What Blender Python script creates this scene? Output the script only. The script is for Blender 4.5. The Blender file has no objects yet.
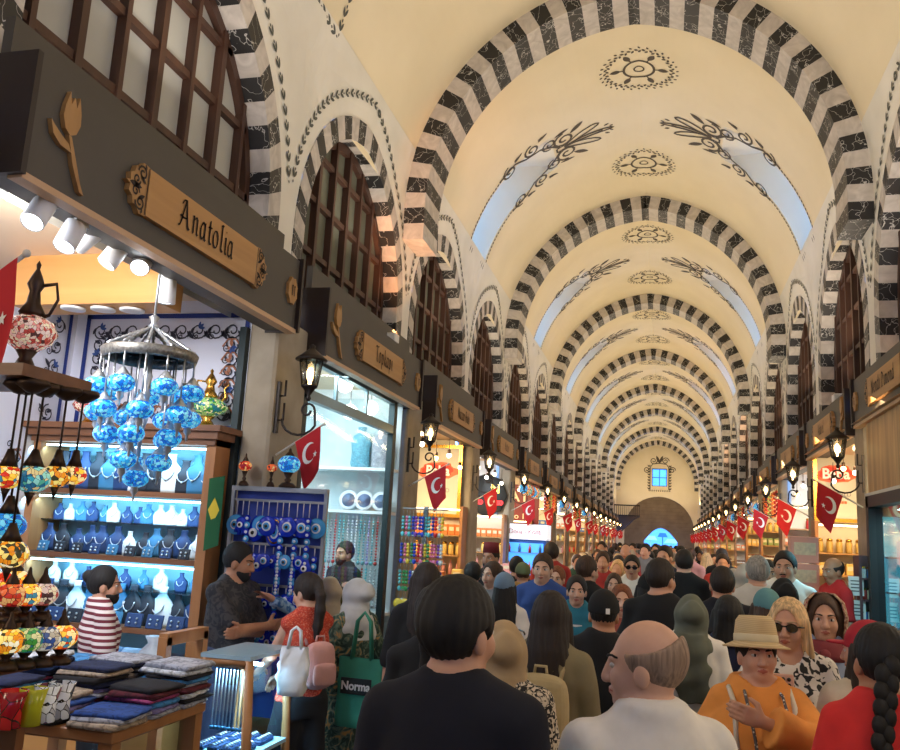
import bpy, bmesh, math, random
import numpy as np
from mathutils import Vector, Matrix, Quaternion
R_ = random.Random(7)
C = bpy.context.scene.collection
PI = math.pi
sc = bpy.context.scene

# ------------------------------------------------------------------ materials
def lin(c):
    c = c/255.0
    return c/12.92 if c <= 0.04045 else ((c+0.055)/1.055)**2.4
def rgb(*c):
    return (lin(c[0]), lin(c[1]), lin(c[2]), 1.0)
MATS = {}
def new_mat(name):
    m = bpy.data.materials.new(name); m.use_nodes = True
    nt = m.node_tree; b = nt.nodes['Principled BSDF']
    return m, nt, b
def mat(name, col, rough=0.6, metal=0.0, emit=None, estr=0.0, noise=0.0, nscale=8.0, trans=0.0, alpha=1.0, spec=0.5, bump=0.0, coat=0.0):
    if name in MATS: return MATS[name]
    m, nt, b = new_mat(name)
    c = rgb(*col)
    b.inputs['Base Color'].default_value = c
    b.inputs['Roughness'].default_value = rough
    b.inputs['Metallic'].default_value = metal
    b.inputs['Specular IOR Level'].default_value = spec
    b.inputs['Coat Weight'].default_value = coat
    if trans: b.inputs['Transmission Weight'].default_value = trans
    if alpha < 1: b.inputs['Alpha'].default_value = alpha
    if emit:
        b.inputs['Emission Color'].default_value = rgb(*emit); b.inputs['Emission Strength'].default_value = estr
    if noise or bump:
        tc = nt.nodes.new('ShaderNodeTexCoord'); n = nt.nodes.new('ShaderNodeTexNoise')
        n.inputs['Scale'].default_value = nscale; n.inputs['Detail'].default_value = 5
        nt.links.new(tc.outputs['Object'], n.inputs['Vector'])
        if noise:
            mx = nt.nodes.new('ShaderNodeMix'); mx.data_type = 'RGBA'; mx.blend_type = 'MULTIPLY'
            mx.inputs[6].default_value = c
            rp = nt.nodes.new('ShaderNodeValToRGB')
            rp.color_ramp.elements[0].position = .3; rp.color_ramp.elements[1].position = .7
            v = 1-noise
            rp.color_ramp.elements[0].color = (v, v, v, 1); rp.color_ramp.elements[1].color = (1, 1, 1, 1)
            nt.links.new(n.outputs['Fac'], rp.inputs['Fac']); nt.links.new(rp.outputs['Color'], mx.inputs[7])
            mx.inputs[0].default_value = 1.0
            nt.links.new(mx.outputs[2], b.inputs['Base Color'])
        if bump:
            bp = nt.nodes.new('ShaderNodeBump'); bp.inputs['Strength'].default_value = bump; bp.inputs['Distance'].default_value = .02
            nt.links.new(n.outputs['Fac'], bp.inputs['Height']); nt.links.new(bp.outputs['Normal'], b.inputs['Normal'])
    MATS[name] = m
    return m
def two_tone(name, c1, c2, kind='stripe', scale=20.0, thr=0.5, axis=2, rough=0.8, soft=0.02, distort=0.0, detail=2.0, c3=None, thr2=.6, coord='Object', emit=0.0):
    """pattern of two (three) colours: stripe, noise, voronoi cells, voronoi edges, checker, wood"""
    if name in MATS: return MATS[name]
    m, nt, b = new_mat(name); N = nt.nodes; L = nt.links
    tc = N.new('ShaderNodeTexCoord'); vec = tc.outputs[coord]
    if kind == 'stripe':
        sp = N.new('ShaderNodeSeparateXYZ'); L.new(vec, sp.inputs[0])
        mu = N.new('ShaderNodeMath'); mu.operation = 'MULTIPLY'; mu.inputs[1].default_value = scale; L.new(sp.outputs[axis], mu.inputs[0])
        fr = N.new('ShaderNodeMath'); fr.operation = 'FRACT'; L.new(mu.outputs[0], fr.inputs[0]); fac = fr.outputs[0]
    elif kind == 'noise':
        n = N.new('ShaderNodeTexNoise'); n.inputs['Scale'].default_value = scale; n.inputs['Detail'].default_value = detail; n.inputs['Distortion'].default_value = distort
        L.new(vec, n.inputs['Vector']); fac = n.outputs['Fac']
    elif kind in ('cell', 'edge'):
        src = vec
        if distort:
            n = N.new('ShaderNodeTexNoise'); n.inputs['Scale'].default_value = scale*.8; n.inputs['Detail'].default_value = 3; L.new(vec, n.inputs['Vector'])
            ad = N.new('ShaderNodeMix'); ad.data_type = 'RGBA'; ad.blend_type = 'LINEAR_LIGHT'; ad.inputs[0].default_value = distort
            L.new(vec, ad.inputs[6]); L.new(n.outputs['Color'], ad.inputs[7]); src = ad.outputs[2]
        v = N.new('ShaderNodeTexVoronoi'); v.inputs['Scale'].default_value = scale
        v.feature = 'F1' if kind == 'cell' else 'DISTANCE_TO_EDGE'
        L.new(src, v.inputs['Vector']); fac = v.outputs['Distance']
    elif kind == 'wood':
        mp = N.new('ShaderNodeMapping'); s = [scale, scale, scale]; s[axis] = scale*.06; mp.inputs['Scale'].default_value = s; L.new(vec, mp.inputs[0])
        n = N.new('ShaderNodeTexNoise'); n.inputs['Scale'].default_value = 1.0; n.inputs['Detail'].default_value = 4; n.inputs['Distortion'].default_value = .6
        L.new(mp.outputs[0], n.inputs['Vector']); fac = n.outputs['Fac']; soft = max(soft, .25)
    rp = N.new('ShaderNodeValToRGB'); e = rp.color_ramp.elements
    e[0].position = max(0, thr-soft); e[1].position = min(1, thr+soft)
    e[0].color = rgb(*c1); e[1].color = rgb(*c2)
    if c3:
        a = e.new(max(thr2-soft, thr+soft+.001)); a.color = rgb(*c2)
        a = e.new(min(1, thr2+soft)); a.color = rgb(*c3)
    L.new(fac, rp.inputs['Fac']); L.new(rp.outputs['Color'], b.inputs['Base Color'])
    b.inputs['Roughness'].default_value = rough
    if emit:
        L.new(rp.outputs['Color'], b.inputs['Emission Color']); b.inputs['Emission Strength'].default_value = emit
    MATS[name] = m
    return m
def emis(name, col, s):
    return mat(name, col, .5, emit=col, estr=s)
def glass(name, col=(235, 245, 245), a=0.12, rough=0.05):
    """thin pane: mostly clear, slightly tinted and reflecting"""
    if name in MATS: return MATS[name]
    m = bpy.data.materials.new(name); m.use_nodes = True; nt = m.node_tree; N = nt.nodes; L = nt.links
    N.clear(); o = N.new('ShaderNodeOutputMaterial'); t = N.new('ShaderNodeBsdfTransparent'); g = N.new('ShaderNodeBsdfGlossy')
    t.inputs['Color'].default_value = rgb(*col); g.inputs['Roughness'].default_value = rough
    fr = N.new('ShaderNodeFresnel'); fr.inputs['IOR'].default_value = 1.45
    ad = N.new('ShaderNodeMath'); ad.operation = 'MULTIPLY_ADD'; ad.inputs[1].default_value = .8; ad.inputs[2].default_value = a*.3
    L.new(fr.outputs[0], ad.inputs[0])
    mx = N.new('ShaderNodeMixShader'); L.new(ad.outputs[0], mx.inputs[0]); L.new(t.outputs[0], mx.inputs[1]); L.new(g.outputs[0], mx.inputs[2])
    L.new(mx.outputs[0], o.inputs['Surface'])
    MATS[name] = m
    return m

# ------------------------------------------------------------------ mesh builder
def frame_of(d):
    d = Vector(d).normalized()
    a = Vector((0, 0, 1)) if abs(d.z) < .9 else Vector((1, 0, 0))
    u = d.cross(a).normalized(); v = d.cross(u).normalized()
    return u, v, d
class MB:
    def __init__(s): s.v = []; s.f = []; s.m = []; s.sm = []; s.mi = 0; s.smooth = False
    def add(s, vs, fs, smooth=None):
        o = len(s.v); s.v.extend([tuple(p) for p in vs])
        sm = s.smooth if smooth is None else smooth
        for f in fs:
            s.f.append(tuple(i+o for i in f)); s.m.append(s.mi); s.sm.append(sm)
        return s
    def box(s, c, d, rz=0.0, M=None, taper=1.0, bev=0.0):
        x, y, z = d[0]/2, d[1]/2, d[2]/2
        if bev > 0:
            b = min(bev, x*.9, y*.9, z*.9); vs = []; 
            for sx in (-1, 1):
                for sy in (-1, 1):
                    for sz in (-1, 1):
                        vs += [(sx*(x-b), sy*(y-b), sz*z), (sx*(x-b), sy*y, sz*(z-b)), (sx*x, sy*(y-b), sz*(z-b))]
            bm = bmesh.new(); [bm.verts.new(p) for p in vs]
            bmesh.ops.convex_hull(bm, input=bm.verts[:]); bm.verts.index_update()
            bmesh.ops.dissolve_limit(bm, angle_limit=.01, verts=bm.verts[:], edges=bm.edges[:]); bm.verts.index_update()
            vv = [v.co.copy() for v in bm.verts]; ff = [[v.index for v in f.verts] for f in bm.faces]; bm.free()
        else:
            t = taper
            vv = [Vector(p) for p in ((-x, -y, -z), (x, -y, -z), (x, y, -z), (-x, y, -z), (-x*t, -y*t, z), (x*t, -y*t, z), (x*t, y*t, z), (-x*t, y*t, z))]
            ff = [(0, 3, 2, 1), (4, 5, 6, 7), (0, 1, 5, 4), (1, 2, 6, 5), (2, 3, 7, 6), (3, 0, 4, 7)]
        if M is None: M = Matrix.Rotation(rz, 4, 'Z')
        return s.add([(M @ p)+Vector(c) for p in vv], ff, False)
    def bx(s, x0, x1, y0, y1, z0, z1, bev=0.0):
        return s.box(((x0+x1)/2, (y0+y1)/2, (z0+z1)/2), (abs(x1-x0), abs(y1-y0), abs(z1-z0)), bev=bev)
    def quad(s, a, b, c, d, smooth=False): return s.add([a, b, c, d], [(0, 1, 2, 3)], smooth)
    def tube(s, pts, r, n=8, cap=True):
        pts = [Vector(p) for p in pts]; k = len(pts)
        rs = r if isinstance(r, (list, tuple)) else [r]*k
        vs = []; u = None
        for i, p in enumerate(pts):
            d = (pts[min(i+1, k-1)]-pts[max(i-1, 0)])
            if d.length < 1e-9: d = Vector((0, 0, 1))
            d.normalize()
            if u is None: u = frame_of(d)[0]
            u = (u-d*u.dot(d)); u = u.normalized() if u.length > 1e-6 else frame_of(d)[0]
            v = d.cross(u)
            for j in range(n):
                a = 2*PI*j/n; vs.append(p+(u*math.cos(a)+v*math.sin(a))*rs[i])
        fs = []
        for i in range(k-1):
            for j in range(n):
                fs.append((i*n+j, i*n+(j+1) % n, (i+1)*n+(j+1) % n, (i+1)*n+j))
        s.add(vs, fs, True)
        if cap:
            o = len(s.v)-len(vs)
            for base in (0, (k-1)*n):
                s.f.append(tuple(o+base+j for j in (range(n-1, -1, -1) if base == 0 else range(n)))); s.m.append(s.mi); s.sm.append(False)
        return s
    def cyl(s, a, b, r, n=12): return s.tube([a, b], r, n)
    def lathe(s, prof, c=(0, 0, 0), n=16, M=None, sx=1.0, sy=1.0):
        c = Vector(c); vs = []; k = len(prof)
        for r, z in prof:
            for j in range(n):
                a = 2*PI*j/n; p = Vector((r*math.cos(a)*sx, r*math.sin(a)*sy, z))
                vs.append((M @ p if M else p)+c)
        fs = [(i*n+j, i*n+(j+1) % n, (i+1)*n+(j+1) % n, (i+1)*n+j) for i in range(k-1) for j in range(n)]
        if prof[0][0] > 1e-4: fs.append(tuple(range(n-1, -1, -1)))
        if prof[-1][0] > 1e-4: fs.append(tuple((k-1)*n+j for j in range(n)))
        return s.add(vs, fs, True)
    def ball(s, c, r, n=12, m=8, sc_=(1, 1, 1)):
        pr = [(math.sin(PI*i/m)*r, -math.cos(PI*i/m)*r*sc_[2]) for i in range(m+1)]
        return s.lathe(pr, c, n, sx=sc_[0], sy=sc_[1])
    def prism(s, pts, h, O=(0, 0, 0), U=(1, 0, 0), V=(0, 1, 0)):
        """outline pts in plane (U,V) at O, extruded h along U x V"""
        O, U, V = Vector(O), Vector(U).normalized(), Vector(V).normalized(); W = U.cross(V); n = len(pts)
        a = [O+U*p[0]+V*p[1] for p in pts]; b = [p+W*h for p in a]
        fs = [tuple(range(n-1, -1, -1)), tuple(range(n, 2*n))]+[(i, (i+1) % n, n+(i+1) % n, n+i) for i in range(n)]
        return s.add(a+b, fs, False)
    def build(s, name, mats, parent=None, loc=None):
        me = bpy.data.meshes.new(name); me.from_pydata(s.v, [], s.f)
        if not isinstance(mats, (list, tuple)): mats = [mats]
        for m in mats: me.materials.append(m)
        me.polygons.foreach_set('material_index', s.m); me.polygons.foreach_set('use_smooth', s.sm)
        me.update()
        o = bpy.data.objects.new(name, me); C.objects.link(o)
        if parent: o.parent = parent
        if loc is not None: o.location = loc
        return o
def tag(o, label, cat, group=None, kind=None):
    o['label'] = label; o['category'] = cat
    if group: o['group'] = group
    if kind: o['kind'] = kind
    return o
def empty(name, loc, label, cat, group=None, rz=0.0):
    o = bpy.data.objects.new(name, None); C.objects.link(o); o.location = loc; o.rotation_euler = (0, 0, rz)
    o.empty_display_size = .1
    return tag(o, label, cat, group)
def struct(o, label=None):
    o['kind'] = 'structure'
    if label: o['label'] = label
    return o
KIDS = {}
def dup(o, parent=None):
    c = o.copy(); C.objects.link(c)
    if parent: c.parent = parent
    for ch in o.children: dup(ch, c)
    return c
def copy_to(o, loc, rz=None, label=None, group=None, scale=None):
    c = dup(o); c.location = loc
    if rz is not None: c.rotation_euler = (0, 0, rz)
    if label: c['label'] = label
    if group: c['group'] = group
    if scale is not None: c.scale = (scale,)*3 if not isinstance(scale, (list, tuple)) else scale
    return c
def slot_mat(o, i, m):
    o.material_slots[i].link = 'OBJECT'; o.material_slots[i].material = m
def bezier(p0, p1, p2, p3, n=8):
    out = []
    for i in range(n+1):
        t = i/n; a = (1-t)**3; b = 3*t*(1-t)**2; c = 3*t*t*(1-t); d = t**3
        out.append(tuple(a*p0[k]+b*p1[k]+c*p2[k]+d*p3[k] for k in range(len(p0))))
    return out
ORD = ['first', 'second', 'third', 'fourth', 'fifth', 'sixth', 'seventh', 'eighth', 'ninth', 'tenth', 'eleventh', 'twelfth', 'thirteenth', 'fourteenth', 'fifteenth', 'sixteenth', 'seventeenth', 'eighteenth', 'nineteenth', 'twentieth']
def area(name, loc, tgt, size, power, col=(255, 226, 180), sy=None, spread=PI):
    l = bpy.data.lights.new(name, 'AREA'); l.energy = power; l.size = size; l.color = rgb(*col)[:3]; l.spread = spread
    if sy: l.shape = 'RECTANGLE'; l.size_y = sy
    o = bpy.data.objects.new(name, l); C.objects.link(o); o.location = loc
    o.rotation_euler = (Vector(tgt)-Vector(loc)).to_track_quat('-Z', 'Y').to_euler()
    return o
# ------------------------------------------------------------------ camera
F_, VX, VY, ROLL = 850.0, 664.0, 545.0, 0.006
D_ = Vector((VX-450, -(VY-375), F_)).normalized()
up_ = Vector((math.sin(ROLL), math.cos(ROLL), 0)); U_ = (up_-D_*up_.dot(D_)).normalized()
Rr_ = U_.cross(D_)
CAMP = Vector((0, 0, 1.75))
def ray(px, py):
    c = Vector((px-450, -(py-375), F_)); return Vector((c.dot(Rr_), c.dot(D_), c.dot(U_)))
def atd(px, py, d):      # point seen at a pixel, d metres down the hall
    r = ray(px, py); return CAMP+r*(d/r.y)
def atx(px, py, x):
    r = ray(px, py); return CAMP+r*(x/r.x)
cam = bpy.data.cameras.new('camera'); cam.sensor_width = 36.0; cam.lens = 36.0*F_/900.0; cam.clip_start = .05; cam.clip_end = 300
co = bpy.data.objects.new('camera', cam); C.objects.link(co); sc.camera = co
# camera axes in world: x_cam, y_cam, -z_cam
X_ = Vector((Rr_.x, D_.x, U_.x)); Y_ = Vector((Rr_.y, D_.y, U_.y)); Z_ = Vector((Rr_.z, D_.z, U_.z))
# columns: world components of the camera's right / up / back axes
cx = Vector((Rr_.x, D_.x, U_.x)); cy = Vector((Rr_.y, D_.y, U_.y)); cz = -Vector((Rr_.z, D_.z, U_.z))
co.matrix_world = Matrix(((cx.x, cy.x, cz.x, CAMP.x), (cx.y, cy.y, cz.y, CAMP.y), (cx.z, cy.z, cz.z, CAMP.z), (0, 0, 0, 1)))

# ------------------------------------------------------------------ the hall
XL, XR, XA, ZS, ZA = -2.85, 1.98, -0.36, 5.31, 7.95
HV = ZA-ZS
def prm(w):
    c = (HV*HV-w*w)/(2*w); return c, w+c
CL, RL = prm(XA-XL); CR, RR = prm(XR-XA)
SL = RL*math.acos(CL/RL); SR = RR*math.acos(CR/RR)      # arc length springing -> apex
def vp(side, y, s, off=0.0):
    """point on the vault (side -1 left, 1 right), s metres up the arc from the springing, off metres inward"""
    c, r = (CL, RL) if side < 0 else (CR, RR)
    if s < 0:
        return Vector(((XL+off) if side < 0 else (XR-off), y, ZS+s))
    th = s/r
    return Vector((XA+side*((r-off)*math.cos(th)-c), y, ZS+(r-off)*math.sin(th)))
BAY = 6.3; RIB0 = 8.6; RIBD = 0.6; YB = -10.3; YE = 53.2
PLASTER = two_tone('cream_plaster', (225, 211, 178), (235, 222, 192), 'noise', 1.2, .5, soft=.25, rough=.85, detail=6)
WHITEPL = two_tone('white_plaster', (216, 212, 200), (234, 230, 220), 'noise', 1.6, .5, soft=.25, rough=.85, detail=6)
BLACKM = two_tone('black_marble', (205, 203, 198), (34, 33, 34), 'edge', 5.5, .011, soft=.009, rough=.45, distort=.3)
WHITEM = two_tone('pale_marble', (176, 168, 160), (206, 198, 190), 'noise', 5, .5, soft=.2, rough=.5, distort=2.0, detail=6)
ORN = mat('ornament_paint', (84, 76, 66), .8)
ORN2 = mat('leaf_paint', (84, 86, 80), .8)
FLOORM = two_tone('floor_stone', (92, 84, 76), (132, 122, 110), 'noise', 3, .5, soft=.3, rough=.5, detail=8)
m = MB(); m.quad((-6.5, YB, 0), (6, YB, 0), (6, YE+40, 0), (-6.5, YE+40, 0)); struct(m.build('floor', FLOORM))
# vault with skylight wells
bays = [RIB0+RIBD/2+BAY*k for k in range(-3, 8)]
def slots(): return [y+BAY/2 for y in bays[:-1] if not 3 < y+BAY/2 < 8]
S0, S1, SW = 0.70, 2.62, 0.49
m = MB(); m.smooth = True
for side, S in ((-1, SL), (1, SR)):
    ys = sorted(set([YB, YE]+[c+d for c in slots() for d in (-SW, SW)]))
    ss = sorted(set([S*i/36 for i in range(37)]+[S0, S1]))
    for i in range(len(ys)-1):
        isslot = any(abs((ys[i]+ys[i+1])/2-c) < SW for c in slots())
        sub = max(1, int((ys[i+1]-ys[i])/2))
        for j in range(len(ss)-1):
            if isslot and ss[j] >= S0-1e-6 and ss[j+1] <= S1+1e-6: continue
            q = [vp(side, ys[i], ss[j]), vp(side, ys[i+1], ss[j]), vp(side, ys[i+1], ss[j+1]), vp(side, ys[i], ss[j+1])]
            m.add(q if side > 0 else q[::-1], [(0, 1, 2, 3)], True)
    # wells: the roof of each runs level from the top of the slot out to a window
    for c in slots():
        y0, y1 = c-SW, c+SW
        arc = [vp(side, 0, S0+(S1-S0)*i/10) for i in range(11)]
        xo = XL-.95 if side < 0 else XR+.95
        zt = arc[-1].z+.12; zb = arc[0].z-.1
        for y in (y0, y1):
            out = [Vector((a.x, y, a.z)) for a in arc]+[Vector((xo, y, zt)), Vector((xo, y, zb))]
            for i in range(10):   # strip from arc to outer edge
                t0, t1 = i/10, (i+1)/10
                a, b = out[i], out[i+1]
                e0 = Vector((xo, y, zb+(zt-zb)*t0)); e1 = Vector((xo, y, zb+(zt-zb)*t1))
                m.quad(a, b, e1, e0)
        a, b = arc[-1], arc[0]
        m.quad((a.x, y0, a.z), (a.x, y1, a.z), (xo, y1, zt), (xo, y0, zt))
        m.quad((b.x, y0, b.z), (b.x, y1, b.z), (xo, y1, zb), (xo, y0, zb))
ceil_o = struct(m.build('ceiling', PLASTER))
# striped ribs
def rib(y):
    m = MB(); blk = .186; hw = .24
    for side, S in ((-1, SL), (1, SR)):
        s = S-blk/2; k = 0; cuts = [S]
        while s > -(ZS-4.85): cuts.append(s); s -= blk
        for k in range(len(cuts)-1):
            a, b = cuts[k], cuts[k+1]; m.mi = k % 2
            n = 2 if k else 1
            for i in range(n):
                s0 = a+(b-a)*i/n; s1 = a+(b-a)*(i+1)/n
                o0, o1, i0, i1 = vp(side, y, s0, -.02), vp(side, y, s1, -.02), vp(side, y, s0, hw), vp(side, y, s1, hw)
                dY = Vector((0, RIBD, 0))
                last = k == len(cuts)-2 and i == n-1
                m.quad(o0, o1, i1, i0); m.quad(i0, i1, i1+dY, i0+dY); m.quad(o0+dY, i0+dY, i1+dY, o1+dY)
                if last: m.quad(o1, o1+dY, i1+dY, i1)
    return struct(m.build('trim_1', [BLACKM, WHITEM]))
for k in range(-2, 8): rib(RIB0+BAY*k)
# painted ornaments: flat strokes 5 mm off the plaster
class Paint:
    def __init__(s, mp): s.m = MB(); s.mp = mp
    def line(s, pts, w):
        P = [Vector(p) for p in pts]; n = len(P); L = []; Rr = []
        for i in range(n):
            d = P[min(i+1, n-1)]-P[max(i-1, 0)]
            d = d.normalized() if d.length > 1e-9 else Vector((1, 0))
            ww = w[i] if isinstance(w, list) else w
            nn = Vector((-d.y, d.x))*ww/2; L.append(P[i]+nn); Rr.append(P[i]-nn)
        vs = [s.mp(*p) for p in L]+[s.mp(*p) for p in Rr]
        s.m.add(vs, [(i, i+1, n+i+1, n+i) for i in range(n-1)])
    def leaf(s, c, ang, l, w, n=6):
        ca, sa = math.cos(ang), math.sin(ang); pts = []
        for i in range(n+1): t = i/n; pts.append((t*l, math.sin(PI*t)**.8*w/2))
        for i in range(n-1, 0, -1): t = i/n; pts.append((t*l, -math.sin(PI*t)**.8*w/2))
        s.m.add([s.mp(c[0]+p[0]*ca-p[1]*sa, c[1]+p[0]*sa+p[1]*ca) for p in pts], [tuple(range(len(pts)))])
    def loop(s, c, ang, l, w, lw, n=14):
        ca, sa = math.cos(ang), math.sin(ang); pts = []
        for i in range(n+1):
            a = 2*PI*i/n; x = l/2*(1-math.cos(a)); y = math.sin(a)*w/2*(.55+.45*(1-math.cos(a))/2)
            pts.append((c[0]+x*ca-y*sa, c[1]+x*sa+y*ca))
        s.line(pts, lw)
    def ring(s, c, r, lw, n=24, e=1.0):
        s.line([(c[0]+r*math.cos(2*PI*i/n), c[1]+r*e*math.sin(2*PI*i/n)) for i in range(n+1)], lw)
    def spiral(s, c, r, a0, turns, lw, n=18):
        s.line([(c[0]+r*(1-.8*i/n)*math.cos(a0+turns*2*PI*i/n), c[1]+r*(1-.8*i/n)*math.sin(a0+turns*2*PI*i/n)) for i in range(n+1)], lw)
def apex_map(yc):
    def f(a, b):   # a across the vault, b along the hall
        return vp(-1, yc+b, SL+a, .006) if a < 0 else vp(1, yc+b, SR-a, .006)
    return f
def rosette(yc):
    p = Paint(apex_map(yc))
    for i in range(30):
        a = 2*PI*i/30
        p.leaf((.475*math.cos(a), .475*math.sin(a)), a+2.3, .06, .034); p.leaf((.40*math.cos(a+.1), .40*math.sin(a+.1)), a+.8, .06, .034)
        p.leaf((.53*math.cos(a+.1), .53*math.sin(a+.1)), a+2.6, .05, .03)
    p.ring((0, 0), .2, .034); p.ring((0, 0), .065, .022, 14)
    for i in range(6):
        a = 2*PI*i/6+.02; c_, s_ = math.cos(a), math.sin(a)
        p.line([(.2*c_, .2*s_), (.26*c_, .26*s_)], .02); p.leaf((.24*c_, .24*s_), a, .15, .085)
    return struct(p.m.build('trim_2', ORN))
def skylight_paint(side, yc):
    S = SL if side < 0 else SR
    p = Paint(lambda a, b: vp(side, yc+b, a, .006))
    base = 2.72
    for an, l, w in ((0, .78, .1), (.42, .62, .15), (-.42, .62, .15)): p.loop((base+.08, 0), an, l, w, .036)
    p.loop((base+.2, 0), 0, .5, .05, .015)
    for sg in (-1, 1):
        p.leaf((base+.72, sg*.11), sg*.5, .09, .04); p.leaf((base+.8, sg*.05), sg*.6, .07, .03)
        p.spiral((base+.10, sg*.22), .19, PI*.5*sg, sg*1.6, .04); p.spiral((base-.14, sg*.32), .14, -PI*.5*sg, -sg*1.4, .034); p.leaf((base+.2, sg*.3), .7*sg, .3, .09); p.leaf((base-.05, sg*.42), .2*sg, .26, .06)
        p.line([(base, sg*.06), (base-.1, sg*.2), (base-.3, sg*.36), (base-.55, sg*.42), (base-.75, sg*.57), (base-1.1, sg*.56)], .042)
        for s_ in (2.3, 1.85):
            p.spiral((s_, sg*.52), .15, PI*.5*sg, sg*1.5, .036)
            for k in range(3): p.leaf((s_+.12, sg*(.6+.03*k)), .5*sg-k*.25*sg, .2-.03*k, .05)
        n = 16
        for i in range(n):
            s_ = S0-.02+(1.7-S0)*i/n; p.leaf((s_, sg*(SW+.045)), .25*sg, .055, .042, 5)
        p.line([(base-.05, sg*.05), (base+.12, sg*.05)], .03); 
    p.line([(base-.05, -.06), (base-.05, .06)], .03); p.line([(base+.12, -.06), (base+.12, .06)], .03)
    for i in range(10): p.leaf((S0-.17, -SW+.04+i*.1), .1, .1, .028, 4)
    return struct(p.m.build('trim_3', ORN))
def leaf_trail(mp, a, b):
    p = Paint(mp); A, B = Vector(a), Vector(b); d = B-A; n = int(d.length/.12); an = math.atan2(d.y, d.x)
    for i in range(n):
        q = A+d*(i+.5)/n
        for sg in (-1, 1): p.leaf((q.x, q.y), an+sg*.42, .095, .034, 4)
        p.leaf((q.x-.05*math.cos(an), q.y-.05*math.sin(an)), an, .035, .024, 4)
    return struct(p.m.build('trim_4', ORN2))
for b_ in ((5.0, .74), (6.12, 1.5)): leaf_trail(lambda a, b: vp(-1, a, b, .006), (6.24, .62), b_)
for c in slots()[1:]:
    if c > 4:
        rosette(c-1.47); rosette(c+1.44)
    for side in (-1, 1):
        if c > 4: skylight_paint(side, c)
# ---------------- side walls with pointed windows
WC = [7.3+3.15*j for j in range(-5, 15)]
WO, WI, ZSP = 1.44, 1.25, 4.05          # outer/inner half widths, springing of the window arches
ZAO, ZAI, ZB = 5.62, 5.40, 2.9
def parch(w, za, zb, n=10):
    """pointed arch outline from bottom left over the apex to bottom right, (dy, z)"""
    h = za-ZSP; c = (h*h-w*w)/(2*w); r = w+c
    th1 = math.acos(max(-1, min(1, c/r)))
    L = [(-w, zb), (-w, zb+(ZSP-zb)*.5)]+[(-(r*math.cos(th1*i/n)-c), ZSP+r*math.sin(th1*i/n)) for i in range(n+1)]
    return L+[(-a, z) for a, z in L[-2::-1]]
def wallx(side, z):
    if z <= ZS: return XL if side < 0 else XR
    return vp(side, 0, (RL if side < 0 else RR)*math.asin((z-ZS)/(RL if side < 0 else RR))).x
ZTOP = 6.0
for side, nm in ((-1, 'wall_left'), (1, 'wall_right')):
    m = MB()
    X = XL if side < 0 else XR
    inn = -side
    for c in WC:
        if c > YE: continue
        hole = parch(WO, ZAO, ZB); n = len(hole)
        rect = []
        hw = 3.15/2
        for (a, z) in hole:          # matching point of the rectangle border
            if abs(a) > WO-1e-6 and z <= ZSP+1e-6: rect.append((math.copysign(hw, a), z))
            else:
                t = math.atan2(z-ZSP, a); k = min(hw/abs(math.cos(t)) if abs(math.cos(t)) > 1e-6 else 9e9, (ZTOP-ZSP)/max(1e-6, math.sin(t)))
                rect.append((k*math.cos(t), ZSP+k*math.sin(t)))
        def P(a, z): return Vector((wallx(side, z)-side*.004, c+a, z))
        corner = {}
        for i in range(n-1):
            h0, h1, r0, r1 = hole[i], hole[i+1], rect[i], rect[i+1]
            for j in range(4):
                f0, f1 = j/4, (j+1)/4
                q = [P(h0[0]+(r0[0]-h0[0])*f, h0[1]+(r0[1]-h0[1])*f) if w == 0 else P(h1[0]+(r1[0]-h1[0])*f, h1[1]+(r1[1]-h1[1])*f) for w, f in ((0, f0), (1, f0), (1, f1), (0, f1))]
                m.quad(*q)
            if abs(r0[0]) > hw-1e-6 and abs(r1[0]) < hw-1e-6: m.add([P(*r0), P(math.copysign(hw, r0[0]), ZTOP), P(*r1)], [(0, 1, 2)])
            if abs(r1[0]) > hw-1e-6 and abs(r0[0]) < hw-1e-6: m.add([P(*r0), P(math.copysign(hw, r1[0]), ZTOP), P(*r1)], [(0, 1, 2)])
    struct(m.build(nm, WHITEPL))
WOODF = two_tone('window_wood', (58, 36, 26), (80, 50, 36), 'wood', 14, .5, axis=2, rough=.55)
PANE = mat('lit_frosted_pane', (176, 176, 170), .35, noise=.12, nscale=1.5)  # near left panes: their lit look is put into the paler grey
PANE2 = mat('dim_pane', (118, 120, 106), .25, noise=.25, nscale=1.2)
nw = 0
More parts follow.
